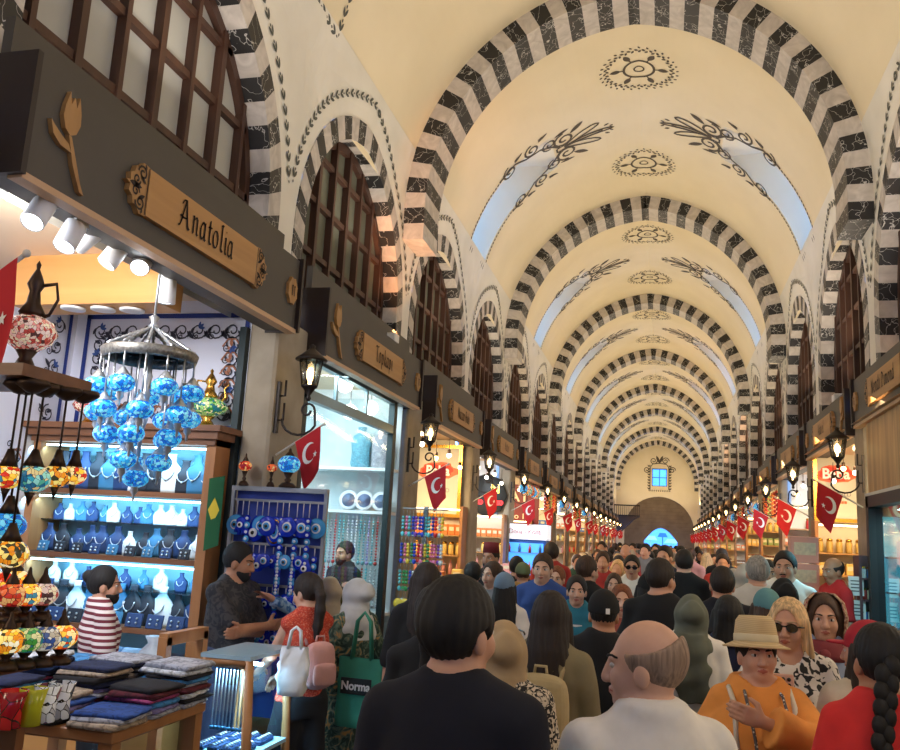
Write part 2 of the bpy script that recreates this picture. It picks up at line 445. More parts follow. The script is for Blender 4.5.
for side in (-1, 1):
    X = XL if side < 0 else XR
    for c in WC:
        if c > YE-1 or c < -6: continue
        nw += 1
        def Q(a, z, d): return Vector(((X if z < ZS else wallx(side, z))*1.0+side*d, c+a, z))
        # striped surround: face on the wall plus the reveal
        m = MB(); per = .19
        no, ni = parch(WO, ZAO, 3.3, 24), parch(WI, ZAI, 3.3, 24)
        # resample both by fraction of length into blocks
        def resamp(P_, k):
            Ls = [0]
            for i in range(len(P_)-1): Ls.append(Ls[-1]+math.dist(P_[i], P_[i+1]))
            out = []; j = 0
            for i in range(k+1):
                t = Ls[-1]*i/k
                while j < len(P_)-2 and Ls[j+1] < t: j += 1
                f = (t-Ls[j])/(Ls[j+1]-Ls[j]); out.append((P_[j][0]+(P_[j+1][0]-P_[j][0])*f, P_[j][1]+(P_[j+1][1]-P_[j][1])*f))
            return out
        K = 33; o_, i_ = resamp(no, K), resamp(ni, K)
        for k in range(K):
            m.mi = (k+1) % 2
            a0, a1, b0, b1 = o_[k], o_[k+1], i_[k], i_[k+1]
            m.quad(Q(*a0, -.012), Q(*a1, -.012), Q(*b1, -.012), Q(*b0, -.012))
            m.quad(Q(*b0, -.012), Q(*b1, -.012), Q(*b1, .24), Q(*b0, .24))
            m.quad(Q(*a0, -.012), Q(*a1, -.012), Q(*a1, .03), Q(*a0, .03))
        wn = struct(m.build('window_%d' % nw, [BLACKM, WHITEM]))
        m = MB(); d0, d1 = .15, .24
        fo, fi = parch(WI+.01, ZAI+.01, 3.3, 16), parch(WI-.07, ZAI-.09, 3.3, 16)
        for k in range(len(fo)-1):
            m.quad(Q(*fo[k], d0), Q(*fo[k+1], d0), Q(*fi[k+1], d0), Q(*fi[k], d0)); m.quad(Q(*fi[k], d0), Q(*fi[k+1], d0), Q(*fi[k+1], d1), Q(*fi[k], d1))
        hh = ZAI-ZSP; cc = (hh*hh-WI*WI)/(2*WI); rr = WI+cc
        def top(a): return ZSP+math.sqrt(max(0, rr*rr-(abs(a)+cc)**2))
        def wid(z): return WI if z < ZSP else math.sqrt(max(0, rr*rr-(z-ZSP)**2))-cc
        for i in range(-3, 4):
            a = i*.345; w = .028 if i % 2 == 0 else .02; z1 = top(a)-.03
            p0, p1 = Q(a-w, 3.3, d0-.01), Q(a+w, z1, d0-.01)
            m.bx(min(Q(0, 4, d0-.015).x, Q(0, 4, d1).x), max(Q(0, 4, d0-.015).x, Q(0, 4, d1).x), c+a-w, c+a+w, 3.3, min(z1, 5.36))
        for z in (3.62, 4.1, 4.58, 5.02):
            a = wid(z)-.03
            m.bx(min(X+side*d0, X+side*d1), max(X+side*d0, X+side*d1), c-a, c+a, z-.025, z+.025)
        m.build('frame', WOODF, wn)
        m = MB(); fo2 = parch(WI, ZAI, 3.2, 10)
        m.add([Q(a, z, .2) for a, z in fo2], [tuple(range(len(fo2)))])
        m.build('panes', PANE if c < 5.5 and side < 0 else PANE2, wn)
# painted leaf garlands round the window arches
def garland(side, c):
    off = .24; pth = parch(WO+off*.55, ZAO+off, 3.75, 30)
    p = Paint(lambda a, b: Vector((wallx(side, b)-side*.012, c+a, b)))
    Ls = 0; acc = 0
    for i in range(len(pth)-1):
        a, b = Vector(pth[i]), Vector(pth[i+1]); d = b-a; l = d.length; an = math.atan2(d.y, d.x)
        if a.x > 0: an2 = an+PI
        else: an2 = an
        t = -acc
        while t+.115 < l:
            t += .115; q = a+d*(t/l)
            if abs(q.x) > 1.54: continue
            for sg in (-1, 1): p.leaf((q.x, q.y), an2+sg*.42, .088, .03, 4)
            p.leaf((q.x-.05*math.cos(an2), q.y-.05*math.sin(an2)), an2, .03, .02, 4)
        acc = l-t
        acc = acc % .115
    return struct(p.m.build('trim_4', ORN2))
for side in (-1, 1):
    for c in WC:
        if 0 < c < 24: garland(side, c)
# ---------------- ends of the hall
STONE = two_tone('end_stone', (112, 96, 78), (140, 122, 100), 'noise', 2.2, .5, soft=.25, rough=.9, detail=8)
m = MB(); ye = YE
def arcpts(cx_, z0, w, h, n=20): return [(cx_+w*math.cos(PI*i/n), z0+h*math.sin(PI*i/n)) for i in range(n+1)]
xc = -.3
big = [(xc+2.05, 0)]+arcpts(xc, 2.55, 2.05, 2.05)+[(xc-2.05, 0)]
# cream lunette above a stone arch, with a small window
n = len(big)
def outer(p):
    a = math.atan2(p[1]-2.5, p[0]-xc); k = 9e9
    if abs(math.cos(a)) > 1e-6: k = min(k, (2.9)/abs(math.cos(a)))
    if math.sin(a) > 1e-6: k = min(k, 6/math.sin(a))
    if math.sin(a) < -1e-6: k = min(k, 2.5/-math.sin(a))
    return (xc+k*math.cos(a), 2.5+k*math.sin(a))
win = (-.74, .16, 5.22, 6.3)
strips = [(-3.3, win[0], 4.6, 8.2), (win[1], 2.6, 4.6, 8.2), (win[0], win[1], 4.6, win[2]), (win[0], win[1], win[3], 8.2)]
for a, b, c_, d in strips: m.quad((a, ye, c_), (b, ye, c_), (b, ye, d), (a, ye, d))
# below z 4.6: between arch and side walls
lo = [p for p in big]
for i in range(n-1):
    p, q = big[i], big[i+1]
    e = 2.6 if (p[0]+q[0])/2 > xc else -3.3
    m.quad((p[0], ye, p[1]), (q[0], ye, q[1]), (e, ye, q[1]), (e, ye, p[1]))
    m.quad((p[0], ye, p[1]), (q[0], ye, q[1]), (q[0], ye+.45, q[1]), (p[0], ye+.45, p[1]))
for a, b, z in ((win[0], win[0], 0), (win[1], win[1], 0)): m.quad((a, ye, win[2]), (a, ye+.4, win[2]), (a, ye+.4, win[3]), (a, ye, win[3]))
for z in (win[2], win[3]): m.quad((win[0], ye, z), (win[1], ye, z), (win[1], ye+.4, z), (win[0], ye+.4, z))
struct(m.build('wall_end', PLASTER))
m = MB(); y2 = ye+.45
dw, dz, dt = .98, 1.95, 2.75
door = [(xc+.1+dw, 0), (xc+.1+dw, dz)]+[(xc+.1+dw*(1-t), dz+(dt-dz)*math.sin(PI/2*t)) for t in (.25, .5, .75, 1)]
door = door+[(2*(xc+.1)-a, z) for a, z in door[-2::-1]]
nn = len(door)
for i in range(nn-1):
    p, q = door[i], door[i+1]
    if abs(p[0]-q[0]) < 1e-6:
        e = xc+2.05 if p[0] > xc else xc-2.05
        m.quad((p[0], y2, p[1]), (q[0], y2, q[1]), (e, y2, q[1]), (e, y2, p[1]))
    else:
        m.quad((p[0], y2, p[1]), (q[0], y2, q[1]), (q[0], y2, 4.7), (p[0], y2, 4.7))
    m.quad((p[0], y2, p[1]), (q[0], y2, q[1]), (q[0], y2+.8, q[1]), (p[0], y2+.8, p[1]))
for a, b in ((xc+.1+dw, xc+2.05), (xc-2.05, xc+.1-dw)): m.quad((a, y2, dz), (b, y2, dz), (b, y2, 4.7), (a, y2, 4.7))
wa = struct(m.build('wall_end_stone', STONE)); wa.name = 'wall_far'
# stone courses as thin raised bands
m = MB()
for i in range(9): m.bx(xc-1.95+.12*i, xc+1.95-.12*i, y2-.02, y2, 2.62+.22*i, 2.63+.22*i)
struct(m.build('trim_5', mat('mortar', (96, 82, 66), .9)))
m = MB(); f = .05
for a, b, c_, d in ((win[0], win[0]+f, win[2], win[3]), (win[1]-f, win[1], win[2], win[3]), (win[0], win[1], win[2], win[2]+f), (win[0], win[1], win[3]-f, win[3]), (-.31, -.27, win[2], win[3]), (win[0], win[1], 5.74, 5.78)):
    m.bx(a, b, ye+.3, ye+.36, c_, d)
we = struct(m.build('window_end', mat('dark_frame', (58, 52, 48), .6))); we.name = 'window_90'
m = MB(); m.quad((win[0], ye+.34, win[2]), (win[1], ye+.34, win[2]), (win[1], ye+.34, win[3]), (win[0], ye+.34, win[3])); m.build('panes', glass('clear_glass'), we)
p = Paint(lambda a, b: Vector((a, ye-.01, b)))
xm = (win[0]+win[1])/2
for sg in (-1, 1):
    for z in [5.0+.17*i for i in range(9)]: p.leaf((xm+sg*.62, z), PI/2+.5*sg, .16, .07); p.leaf((xm+sg*.62, z), PI/2-.5*sg, .16, .07)
    p.line([(xm+sg*.55, 5.0), (xm+sg*.55, 6.35), (xm+sg*.4, 6.55), (xm, 6.6)], .05)
    p.spiral((xm+sg*.35, 6.75), .22, 0, sg*1.5, .05); p.spiral((xm+sg*.75, 6.2), .2, 0, sg*1.5, .05); p.leaf((xm, 6.6), PI/2+.4*sg, .5, .16)
for i in range(12): p.leaf((xm-.62+i*.11, 5.0), -1.3, .12, .06)
struct(p.m.build('trim_6', ORN))
m = MB(); m.quad((-3.4, YB, 0), (2.6, YB, 0), (2.6, YB, 8.2), (-3.4, YB, 8.2)); struct(m.build('wall_back', PLASTER))
# balcony with a railing on the left of the end wall
m = MB(); yb = 51.2
m.prism([(0, 0), (1.45, 0), (1.1, -.18), (.0, -1.3)], 1.4, (XL, yb+1.4, 3.3), (1, 0, 0), (0, 0, 1))
bal = tag(m.build('balcony', mat('dark_wood', (52, 38, 30), .7)), 'small dark balcony high on the left of the far end wall', 'balcony')
m = MB()
for i in range(13): m.bx(XL+.03+i*.118-.012, XL+.03+i*.118+.012, yb, yb+.03, 3.3, 3.9)
m.bx(XL, XL+1.48, yb-.02, yb+.05, 3.88, 3.95); m.bx(XL, XL+1.48, yb-.02, yb+.05, 3.3, 3.36)
m.build('railing', mat('iron', (38, 34, 32), .5, .6), bal)
m = MB(); m.bx(XL-.15, XL+.02, 51.6, 53.6, 0, 6.2); struct(m.build('wall_left', PLASTER))
m = MB(); m.bx(XR-.02, XR+.15, 51.6, 53.6, 0, 6.2); struct(m.build('wall_right', PLASTER))
# bright street outside the far door
m = MB(); m.bx(-9, 9, YE+19, YE+19.3, 0, 9); st = tag(m.build('street_building', mat('street_wall', (150, 190, 225), .9)), 'pale bluish building seen through the far doorway', 'building')
m = MB()
for x in (-3, -1.5, 0, 1.5, 3):
    m.bx(x-.4, x+.4, YE+18.95, YE+19.02, .4, 1.7)
m.build('shop_window', mat('street_dark', (60, 96, 130), .3), st)
for i, (x, z, w, cc) in enumerate(((-.9, 2.05, .9, (236, 240, 244)), (.55, 1.9, 1.1, (226, 232, 236)), (-.1, 2.3, .7, (70, 110, 160)))):
    m = MB(); m.prism([(0, 0), (w, 0), (w*.8, .28), (w*.2, .28)], .9, (x-w/2, YE+9+i, z), (1, 0, 0), (0, 0, 1)); m.cyl((x, YE+8.6+i, 0), (x, YE+8.6+i, z+.1), .03)
    tag(m.build('street_awning', mat('awning%d' % i, cc, .8)), ('white awning left of the doorway view', 'white awning right in the doorway view', 'blue awning high in the doorway view')[i], 'awning')
# sky
w = bpy.data.worlds.new('World'); sc.world = w; w.use_nodes = True
bg = w.node_tree.nodes['Background']; bg.inputs['Color'].default_value = (.13, .345, 1.0, 1); bg.inputs['Strength'].default_value = 7.8
# ------------------------------------------------------------------ shop fronts
FASC = mat('fascia_paint', (76, 70, 62), .55, noise=.12, nscale=3)
FDARK = mat('fascia_dark', (40, 27, 22), .5)
BOARD = two_tone('sign_wood', (158, 112, 62), (192, 146, 88), 'wood', 10, .5, axis=1, rough=.5)
CARVE = two_tone('carved_wood', (150, 108, 60), (182, 138, 84), 'wood', 16, .5, axis=2, rough=.55)
INK = mat('burnt_ink', (44, 30, 20), .7)
IRON = mat('wrought_iron', (44, 36, 32), .45, .5)
BULB = emis('warm_bulb', (255, 214, 150), 12.0)
LGLASS = glass('lantern_glass', (240, 240, 232), .25)
RED = mat('flag_red', (196, 28, 38), .8, noise=.15, nscale=6)
WHT = mat('flag_white', (240, 236, 232), .8)
STUCCO = two_tone('pillar_stucco', (138, 126, 106), (172, 160, 140), 'noise', 4, .5, soft=.28, rough=.9, detail=8)
STEEL = mat('steel', (150, 152, 154), .35, .8)
DARKMET = mat('dark_teal_metal', (40, 52, 54), .4, .4)
def text_mesh(name, body, size, m, parent, M, ext=.004, cond=1.0, bold=0.0):
    cu = bpy.data.curves.new(name, 'FONT'); cu.body = body; cu.size = size; cu.extrude = ext; cu.align_x = 'CENTER'; cu.align_y = 'CENTER'; cu.offset = bold
    o = bpy.data.objects.new('tmp', cu); C.objects.link(o)
    dg = bpy.context.evaluated_depsgraph_get(); me = bpy.data.meshes.new_from_object(o.evaluated_get(dg))
    bpy.data.objects.remove(o); me.name = name
    me.transform(M @ Matrix.Diagonal((cond, 1, 1, 1))); me.materials.clear(); me.materials.append(m)
    t = bpy.data.objects.new(name, me); C.objects.link(t)
    if parent: t.parent = parent
    return t
def nib(m, pts, w, ang, mapf, th=.006):
    """broad-nib pen stroke: the pen edge keeps one angle"""
    n = len(pts); d = Vector((math.cos(ang), math.sin(ang)))*w/2
    L = [mapf(p[0]+d.x, p[1]+d.y) for p in pts]; Rr = [mapf(p[0]-d.x, p[1]-d.y) for p in pts]
    m.add(L+Rr, [(i, i+1, n+i+1, n+i) for i in range(n-1)])
    e = Vector((-d.y, d.x))*.45
    L = [mapf(p[0]+e.x, p[1]+e.y) for p in pts]; Rr = [mapf(p[0]-e.x, p[1]-e.y) for p in pts]
    m.add(L+Rr, [(i, i+1, n+i+1, n+i) for i in range(n-1)])
def arc2(cx_, cy_, rx, ry, a0, a1, n=10): return [(cx_+rx*math.cos(math.radians(a0+(a1-a0)*i/n)), cy_+ry*math.sin(math.radians(a0+(a1-a0)*i/n))) for i in range(n+1)]
GLY = {  # strokes in units of x-height, advance
    'A': ([[(-.1, .05), (.0, 0), (.12, .25), (.45, 1.5), (.5, 1.55)], [(.48, 1.5), (.75, .2), (.85, 0), (.98, .1)], [(.0, .6), (.3, .52), (.7, .58)], [(.1, 1.25), (.25, 1.5), (.5, 1.52)]], 1.0),
    'T': ([[(-.05, 1.3), (.1, 1.48), (.5, 1.4), (.9, 1.52)], [(.45, 1.45), (.42, .3), (.5, 0), (.62, .05)]], .82),
    'n': ([[(.05, .95), (.15, 1), (.15, 0)], [(.15, .75), (.4, 1.0), (.52, .85), (.52, .1), (.62, 0)]], .72),
    'a': ([[(.5, .9), (.25, 1.0), (.05, .6), (.1, .1), (.25, 0), (.48, .3)], [(.5, 1.0), (.5, .1), (.62, 0)]], .7),
    't': ([[(.2, 1.35), (.2, .15), (.32, 0), (.45, .1)], [(.02, .95), (.4, .98)]], .5),
    'o': ([arc2(.28, .5, .26, .5, 80, 440, 14)], .66),
    'l': ([[(.05, 1.5), (.18, 1.6), (.16, .15), (.28, 0), (.38, .1)], [(.16, 1.6), (.3, 1.55)]], .42),
    'i': ([[(.05, .92), (.16, 1), (.16, .1), (.28, 0)], [(.14, 1.32), (.2, 1.38)]], .36),
    'ı': ([[(.05, .92), (.16, 1), (.16, .1), (.28, 0)]], .36), 'p': ([[(.05, .92), (.16, 1), (.14, -.5)], [(.15, .8), (.4, 1.0), (.55, .5), (.4, .02), (.15, .1)]], .68),
    'k': ([[(.08, 1.5), (.16, 1.55), (.16, 0)], [(.5, .98), (.2, .5), (.45, .1), (.6, 0)]], .62),
    'y': ([[(.05, 1), (.1, .4), (.3, .2), (.48, .5)], [(.5, 1), (.48, 0), (.3, -.5), (.08, -.4)]], .66),
    'N': ([[(.1, 0), (.12, 1.5)], [(.12, 1.45), (.7, .05)], [(.7, 0), (.72, 1.5)]], .9), 'r': ([[(.05, .95), (.15, 1), (.15, 0)], [(.15, .75), (.38, 1.0), (.48, .9)]], .5),
    'z': ([[(.05, .95), (.48, .97), (.05, .03), (.52, .03)]], .6), 'B': ([[(.1, 0), (.12, 1.5), (.5, 1.45), (.55, 1.0), (.15, .8), (.6, .7), (.65, .1), (.1, 0)]], .8),
    'D': ([[(.1, 0), (.12, 1.5), (.55, 1.3), (.7, .7), (.5, .1), (.1, 0)]], .85), 'm': ([[(.1, 1), (.1, 0)], [(.1, .75), (.3, 1), (.4, .85), (.4, 0)], [(.4, .75), (.6, 1), (.7, .85), (.7, .05), (.8, 0)]], .9),
    'd': ([[(.5, .9), (.25, 1.0), (.05, .6), (.1, .1), (.25, 0), (.48, .3)], [(.5, 1.55), (.5, .1), (.62, 0)]], .7), 'b': ([[(.1, 1.55), (.12, .05), (.4, 0), (.55, .5), (.4, .98), (.14, .8)]], .66), ' ': ([], .4),
    'e': ([[(.08, .5), (.5, .6), (.4, .98), (.15, .9), (.06, .4), (.25, 0), (.52, .15)]], .62), 'u': ([[(.08, 1), (.1, .15), (.25, 0), (.5, .25)], [(.5, 1), (.5, .1), (.6, 0)]], .68)}
def pen_text(txt, h, mapf, w=None):
    m = MB(); sp = 1.18; W = sum(GLY[c][1] for c in txt)*h*sp; x = -W/2; w = w or h*.2
    for c in txt:
        st, adv = GLY[c]
        for s in st:
            pts = []
            for i in range(len(s)-1):
                for k in range(4): t = k/4; pts.append((s[i][0]+(s[i+1][0]-s[i][0])*t, s[i][1]+(s[i+1][1]-s[i][1])*t))
            pts.append(s[-1]); nib(m, [(x+p[0]*h, (p[1]-.6)*h) for p in pts], w, .7, mapf)
        x += adv*h*sp
    return m
def tulip(m, mp):
    """carved tulip, drawn in (u, z) and extruded by mp"""
    def slab(pts, d=.022):
        n = len(pts); m.add([mp(u, z, 0) for u, z in pts]+[mp(u, z, d) for u, z in pts], [tuple(range(n)), tuple(range(n, 2*n))]+[(i, (i+1) % n, n+(i+1) % n, n+i) for i in range(n)])
    slab([(-.035, -.0), (-.055, .05), (-.05, .1), (-.03, .17), (-.018, .115), (0, .155), (.018, .115), (.03, .17), (.05, .1), (.055, .05), (.035, 0), (0, -.02)])
    slab([(-.008, -.02), (.01, -.02), (.06, -.12), (.10, -.2), (.13, -.24), (.1, -.235), (.04, -.14)])
    slab([(.0, -.06), (-.05, -.04), (-.1, -.015), (-.12, .0), (-.1, -.055), (-.05, -.085), (.02, -.09)])
def scallop(m, mp, s=1):
    out = [(0, -.125), (.05, -.13), (.075, -.1), (.105, -.095), (.115, -.06), (.145, -.045), (.14, -.01), (.17, 0), (.14, .01), (.145, .045), (.115, .06), (.105, .095), (.075, .1), (.05, .13), (0, .125)]
    n = len(out); pts = [(u*s, z) for u, z in out]
    m.add([mp(u, z, 0) for u, z in pts]+[mp(u, z, .028) for u, z in pts], [tuple(range(n)), tuple(range(n, 2*n))]+[(i, (i+1) % n, n+(i+1) % n, n+i) for i in range(n)])
def scrolls(mp, s):
    pr = Paint(lambda a, b: mp(a*s, b, .031))
    for sg in (-1, 1):
        pr.spiral((.055, sg*.075), .038, 0, sg*1.4, .011); pr.spiral((.095, sg*.03), .03, PI, sg*1.3, .01)
        pr.leaf((.02, sg*.03), .5*sg, .06, .02); pr.leaf((.03, sg*.1), 1.2*sg, .03, .014); pr.line([(.008, 0), (.008, sg*.12)], .006)
    pr.leaf((.05, 0), 0, .1, .03); return pr.m
def fascia(side, X, y0, y1, z0, z1, label, text, pl=(.33, .73), par=0.0, kids=True, capd=.02, textsize=.105):
    root = empty('shop_sign_board', (X, (y0+y1)/2, z0), label, 'sign board', 'shop sign boards along the hall')
    cy_ = (y0+y1)/2; wall = (XL if side < 0 else XR); dep = .22; inn = -side
    def mp(y, z, d): return Vector((inn*d, y-cy_, z-z0))
    h = z1-z0; L = y1-y0
    m = MB(); m.box((side*dep/2, 0, h/2), (dep, L, h)); m.build('board', FASC, root)
    for e in (-1, 1): m = MB(); m.box((side*(dep/2-.015), e*(L/2+.012), h/2+.0), (dep+.03, .03, h+.03)); m.build('end_cap', FDARK, root)
    m = MB(); m.box((side*.02-.0, 0, -.012), (.07, L, .03)); m.build('edge_trim', mat('edge_oak', (196, 158, 120), .5), root)
    if par > 0:
        m = MB(); m.box((side*.16, 0, h+par/2), (.05, L, par)); m.build('upper_board', FASC, root)
    if not kids: return root
    zm = z0+h*.5
    m = MB(); tulip(m, lambda u, z, d: mp(y0+L*.085+u*1.0, zm+.03+z*1.0*min(1, h/.47), d)); m.build('tulip_ornament', CARVE, root)
    ya, yb_ = y0+L*pl[0], y0+L*pl[1]; hh = .12
    m = MB(); m.box((inn*.016, (ya+yb_)/2-cy_, zm-.01-z0), (.032, yb_-ya, 2*hh)); pt = m.build('sign_plate', BOARD, root)
    for (yy, s) in ((ya, -1), (yb_, 1)):
        mm = MB(); f = lambda u, z, d, yy=yy: mp(yy+u, zm-.01+z, d)
        scallop(mm, f, s); o = mm.build('scroll_ornament', CARVE, pt)
        scrolls(f, s).build('scroll_carving', INK, pt)
    if text:
        fl = -inn if True else 1
        tm = pen_text(text, textsize, lambda a, b: mp((ya+yb_)/2+a*(1 if side < 0 else -1), zm-.01+b, .036)); tm.build('lettering', INK, pt)
    m = MB(); pts = [(.075*math.cos(2*PI*i/16)*(1 if i % 2 else .86), .1*math.sin(2*PI*i/16)*(1 if i % 2 else .86)) for i in range(16)]; n = 16
    yr = y1-L*.02-.06
    m.add([mp(yr+u, zm+z, 0) for u, z in pts]+[mp(yr+u, zm+z, .022) for u, z in pts], [tuple(range(n)), tuple(range(n, 2*n))]+[(i, (i+1) % n, n+(i+1) % n, n+i) for i in range(n)])
    rz = m.build('number_rosette', CARVE, root)
    pr = Paint(lambda a, b: mp(yr+a, zm+b, .026))
    for a in (-.018, .016): pr.line([(a, -.035), (a, .035)], .012); pr.line([(a-.01, .03), (a+.012, .036)], .01)
    pr.m.build('carved_number', INK, rz)
    return root
LC = [3.97, 7.15, 10.38, 13.5]+[13.5+3.15*i for i in range(1, 13)]
RC = [1.2, 4.4, 7.62, 10.55, 13.6]+[13.6+3.15*i for i in range(1, 13)]
FXL, FXR = -2.5, 1.8
def fzl(j): return max(2.74, 3.08-.055*j)
def fzr(j): return max(2.76, 3.02-.035*(j-1))
ltext = {0: 'Anatolia', 1: 'Topkapı', 2: 'Nazar Bab', 3: 'Natur'}
rtext = {2: 'Nendi Dimond', 3: 'Ada el', 4: 'Bal'}
for j, c in enumerate(LC):
    if c > YE-3: break
    y0 = 2.66 if j == 0 else c-1.32; y1 = 5.3 if j == 0 else c+1.3
    lb = ['dark sign board with gold plate reading Anatolia above the jewellery and lamp shop', 'dark sign board with gold plate reading Topkapi above the scarf shop window', 'dark sign board with wooden plate above the Baba sweet shop on the left'][j] if j < 3 else '%s dark sign board from the camera along the left wall' % ORD[j]
    fascia(-1, FXL, y0, y1, fzl(j), fzl(j)+.5, lb, ltext.get(j, 'Nar ia' if j < 9 else None), (.3, .74) if j == 0 else (.3, .72), .2 if j in (0, 1, 2, 6) else 0, True, textsize=.098 if j == 0 else .092)
for j, c in enumerate(RC):
    if c > YE-3: break
    if j < 2: continue
    lb = 'dark sign board with large gold plate at the right edge above the striped wood panel' if j == 2 else ('dark sign board with wooden plate above the right-hand shop with the framed red poster' if j == 3 else '%s dark sign board from the camera along the right wall' % ORD[j-2])
    fascia(1, FXR, c-1.28, c+1.32, fzr(j), fzr(j)+.45, lb, rtext.get(j, 'Nar ia' if j < 9 else None), (.3, .72), .18 if j in (4, 5) else 0, textsize=.085)

# pillars between the shops
npil = 0
def pillar(side, y0, y1):
    m = MB(); X0 = -2.62 if side < 0 else 1.86; w = XL+.01 if side < 0 else XR-.01
    m.bx(min(X0, w), max(X0, w), y0, y1, 0, 3.2, .02)
    m.bx(min(X0+side*.0-side*.03, w), max(X0-side*.03, w), y0-.02, y1+.02, 0, .5, .02)
    return struct(m.build('pillar', STUCCO))
def zoff(j): return max(-.12, -.02*j)
LP = [5.58]+[(LC[j]+LC[j+1])/2 for j in range(1, len(LC)-1)]
RP = [(RC[j]+RC[j+1])/2 for j in range(1, len(RC)-1)]
for y in LP+[2.3]:
    if y < YE-1: pillar(-1, y-.27, y+.27)
for y in RP+[2.9]:
    if y < YE-1: pillar(1, y-.22, y+.22)
m = MB(); m.bx(XL-.1, XL, YB, -.5, 0, 3.0); struct(m.build('wall_left_low', STUCCO)).name = 'wall_left.001'
m = MB(); m.bx(XR, XR+.1, YB, -.2, 0, 3.0); struct(m.build('wall_right_low', STUCCO)).name = 'wall_right.001'
# lanterns on wrought-iron scroll brackets
def make_lantern(side):
    """origin on the pillar face at the height of the scroll; reaches out into the hall and toward the camera"""
    root = empty('wall_lantern', (0, 0, 0), 'x', 'lantern', 'wrought iron lanterns between the shops')
    i = -side
    m = MB()
    m.box((i*.012, 0, .05), (.02, .035, .36)); m.tube([(i*.02, 0, .13), (i*.06, 0, .13), (i*.06, 0, .24)], .008, 6); m.tube([(i*.02, 0, -.04), (i*.06, 0, -.04), (i*.06, 0, .08)], .008, 6)
    pts = [(i*.05, 0, -.03)]+[(i*(.18-.13*math.cos(a)), 0, -.03-.11*math.sin(a)) for a in [PI*t/8 for t in range(1, 8)]]
    x0, z0 = .29, .03; pts += [(i*(x0-.055+.055*math.cos(a)*(1-.09*a)), 0, z0-.0+.055*math.sin(a)*(1-.09*a)) for a in [t*.45 for t in range(0, 15)]]
    m.tube(pts, .009, 6); m.build('scroll_bracket', IRON, root)
    lx = i*.235; zb = .095
    m = MB(); m.lathe([(.012, 0), (.02, .02), (.012, .04), (.045, .09), (.06, .1), (.06, .11), (.0, .11)], (lx, 0, zb), 8)
    for k in range(8):
        a = 2*PI*k/8; m.tube([(lx+.058*math.cos(a), .058*math.sin(a), zb+.11), (lx+.085*math.cos(a), .085*math.sin(a), zb+.285)], .004, 4)
    m.build('lantern_cage', IRON, root)
    m = MB(); m.lathe([(.11, .285), (.112, .295), (.08, .32), (.05, .345), (.03, .36), (.018, .375), (.022, .39), (.0, .405)], (lx, 0, zb), 16); m.build('lantern_cap', IRON, root)
    m = MB(); m.lathe([(.055, .11), (.081, .285)], (lx, 0, zb), 16); m.build('lantern_glass', LGLASS, root)
    m = MB(); m.lathe([(.012, .11), (.012, .14), (.028, .17), (.03, .2), (.014, .235), (0, .24)], (lx, 0, zb), 10); m.build('bulb', BULB, root)
    return root
PLACEL = []
for side, ys in ((-1, LP), (1, RP[1:])):
    proto = None
    for j, y in enumerate(ys):
        if y > YE-1: break
        X0 = -2.62 if side < 0 else 1.86
        loc = (X0, y-.2, (2.5 if side < 0 else 2.47)+zoff(j)*.5)
        sd = 'left' if side < 0 else 'right'
        lb = ('black lantern over the red flag beside the evil eye stall' if side < 0 else 'black lantern over the flag at the right near the striped wood panel') if j == 0 else '%s black wall lantern from the camera on the %s wall' % (ORD[j], sd)
        if proto is None: proto = o = make_lantern(side); o.location = loc; o['label'] = lb
        else: o = copy_to(proto, loc, label=lb)
# Turkish flags on slanting poles
def make_flag(side, w, h, seed):
    rr = random.Random(seed); i = -side
    root = empty('red_flag', (0, 0, 0), 'x', 'flag', 'red crescent flags along the hall')
    a = .5; m = MB(); m.tube([(0, 0, 0), (i*.5*math.cos(a), -.06, .5*math.sin(a))], .008, 6); m.ball((i*.5*math.cos(a), -.06, .5*math.sin(a)), .014, 8, 6); m.build('pole', mat('pole_white', (206, 200, 190), .5), root)
    nx, nz = 8, 12; ph = rr.random()*6; s0 = .42-w*.85
    def fp(u, v):   # u along the pole, v down
        px = (s0+u*w*1.05); x = i*px*math.cos(a); z = px*math.sin(a); y = -.06*px/.5
        return Vector((x+i*v*(.02+.10*(1-u)), y-.012+.018*math.sin(u*5+ph+v*4)*v, z-v*h*(1-.08*u)))
    m = MB(); m.add([fp(p/nx, q/nz) for q in range(nz+1) for p in range(nx+1)], [(q*(nx+1)+p, q*(nx+1)+p+1, (q+1)*(nx+1)+p+1, (q+1)*(nx+1)+p) for q in range(nz) for p in range(nx)], True)
    cl = m.build('cloth', RED, root)
    m = MB()
    # the emblem follows the cloth; crescent + star
    for dy in (-.004, .004):
        def ep(x_, z_): p = fp(.5+x_/w, .5-z_/h); return p+Vector((0, dy, 0))
        r = w*.3; cx0, cz0 = -i*.04*w*-1-.06*w, .09*h; pts = []
        n = 16
        o1 = [(cx0+r*math.cos(t), cz0+r*math.sin(t)) for t in [(.75-0+5.0*k/n) for k in range(n+1)]]
        o2 = [(cx0+.1*r+.2*r+r*.8*math.cos(t), cz0-.06*r+r*.8*math.sin(t)) for t in [(.95+4.55*k/n) for k in range(n+1)]]
        m.add([ep(*p) for p in o1]+[ep(*p) for p in o2], [(k, k+1, n+2+k, n+1+k) for k in range(n)])
        sx, sz = cx0+r*.85, cz0-r*.55; st = [(sx+(.34*r if k % 2 == 0 else .14*r)*math.sin(k*PI/5+.3), sz+(.34*r if k % 2 == 0 else .14*r)*math.cos(k*PI/5+.3)) for k in range(10)]
        m.add([ep(sx, sz)]+[ep(*p) for p in st], [(0, k+1, (k+1) % 10+1) for k in range(10)])
    m.build('crescent_and_star', WHT, cl)
    return root
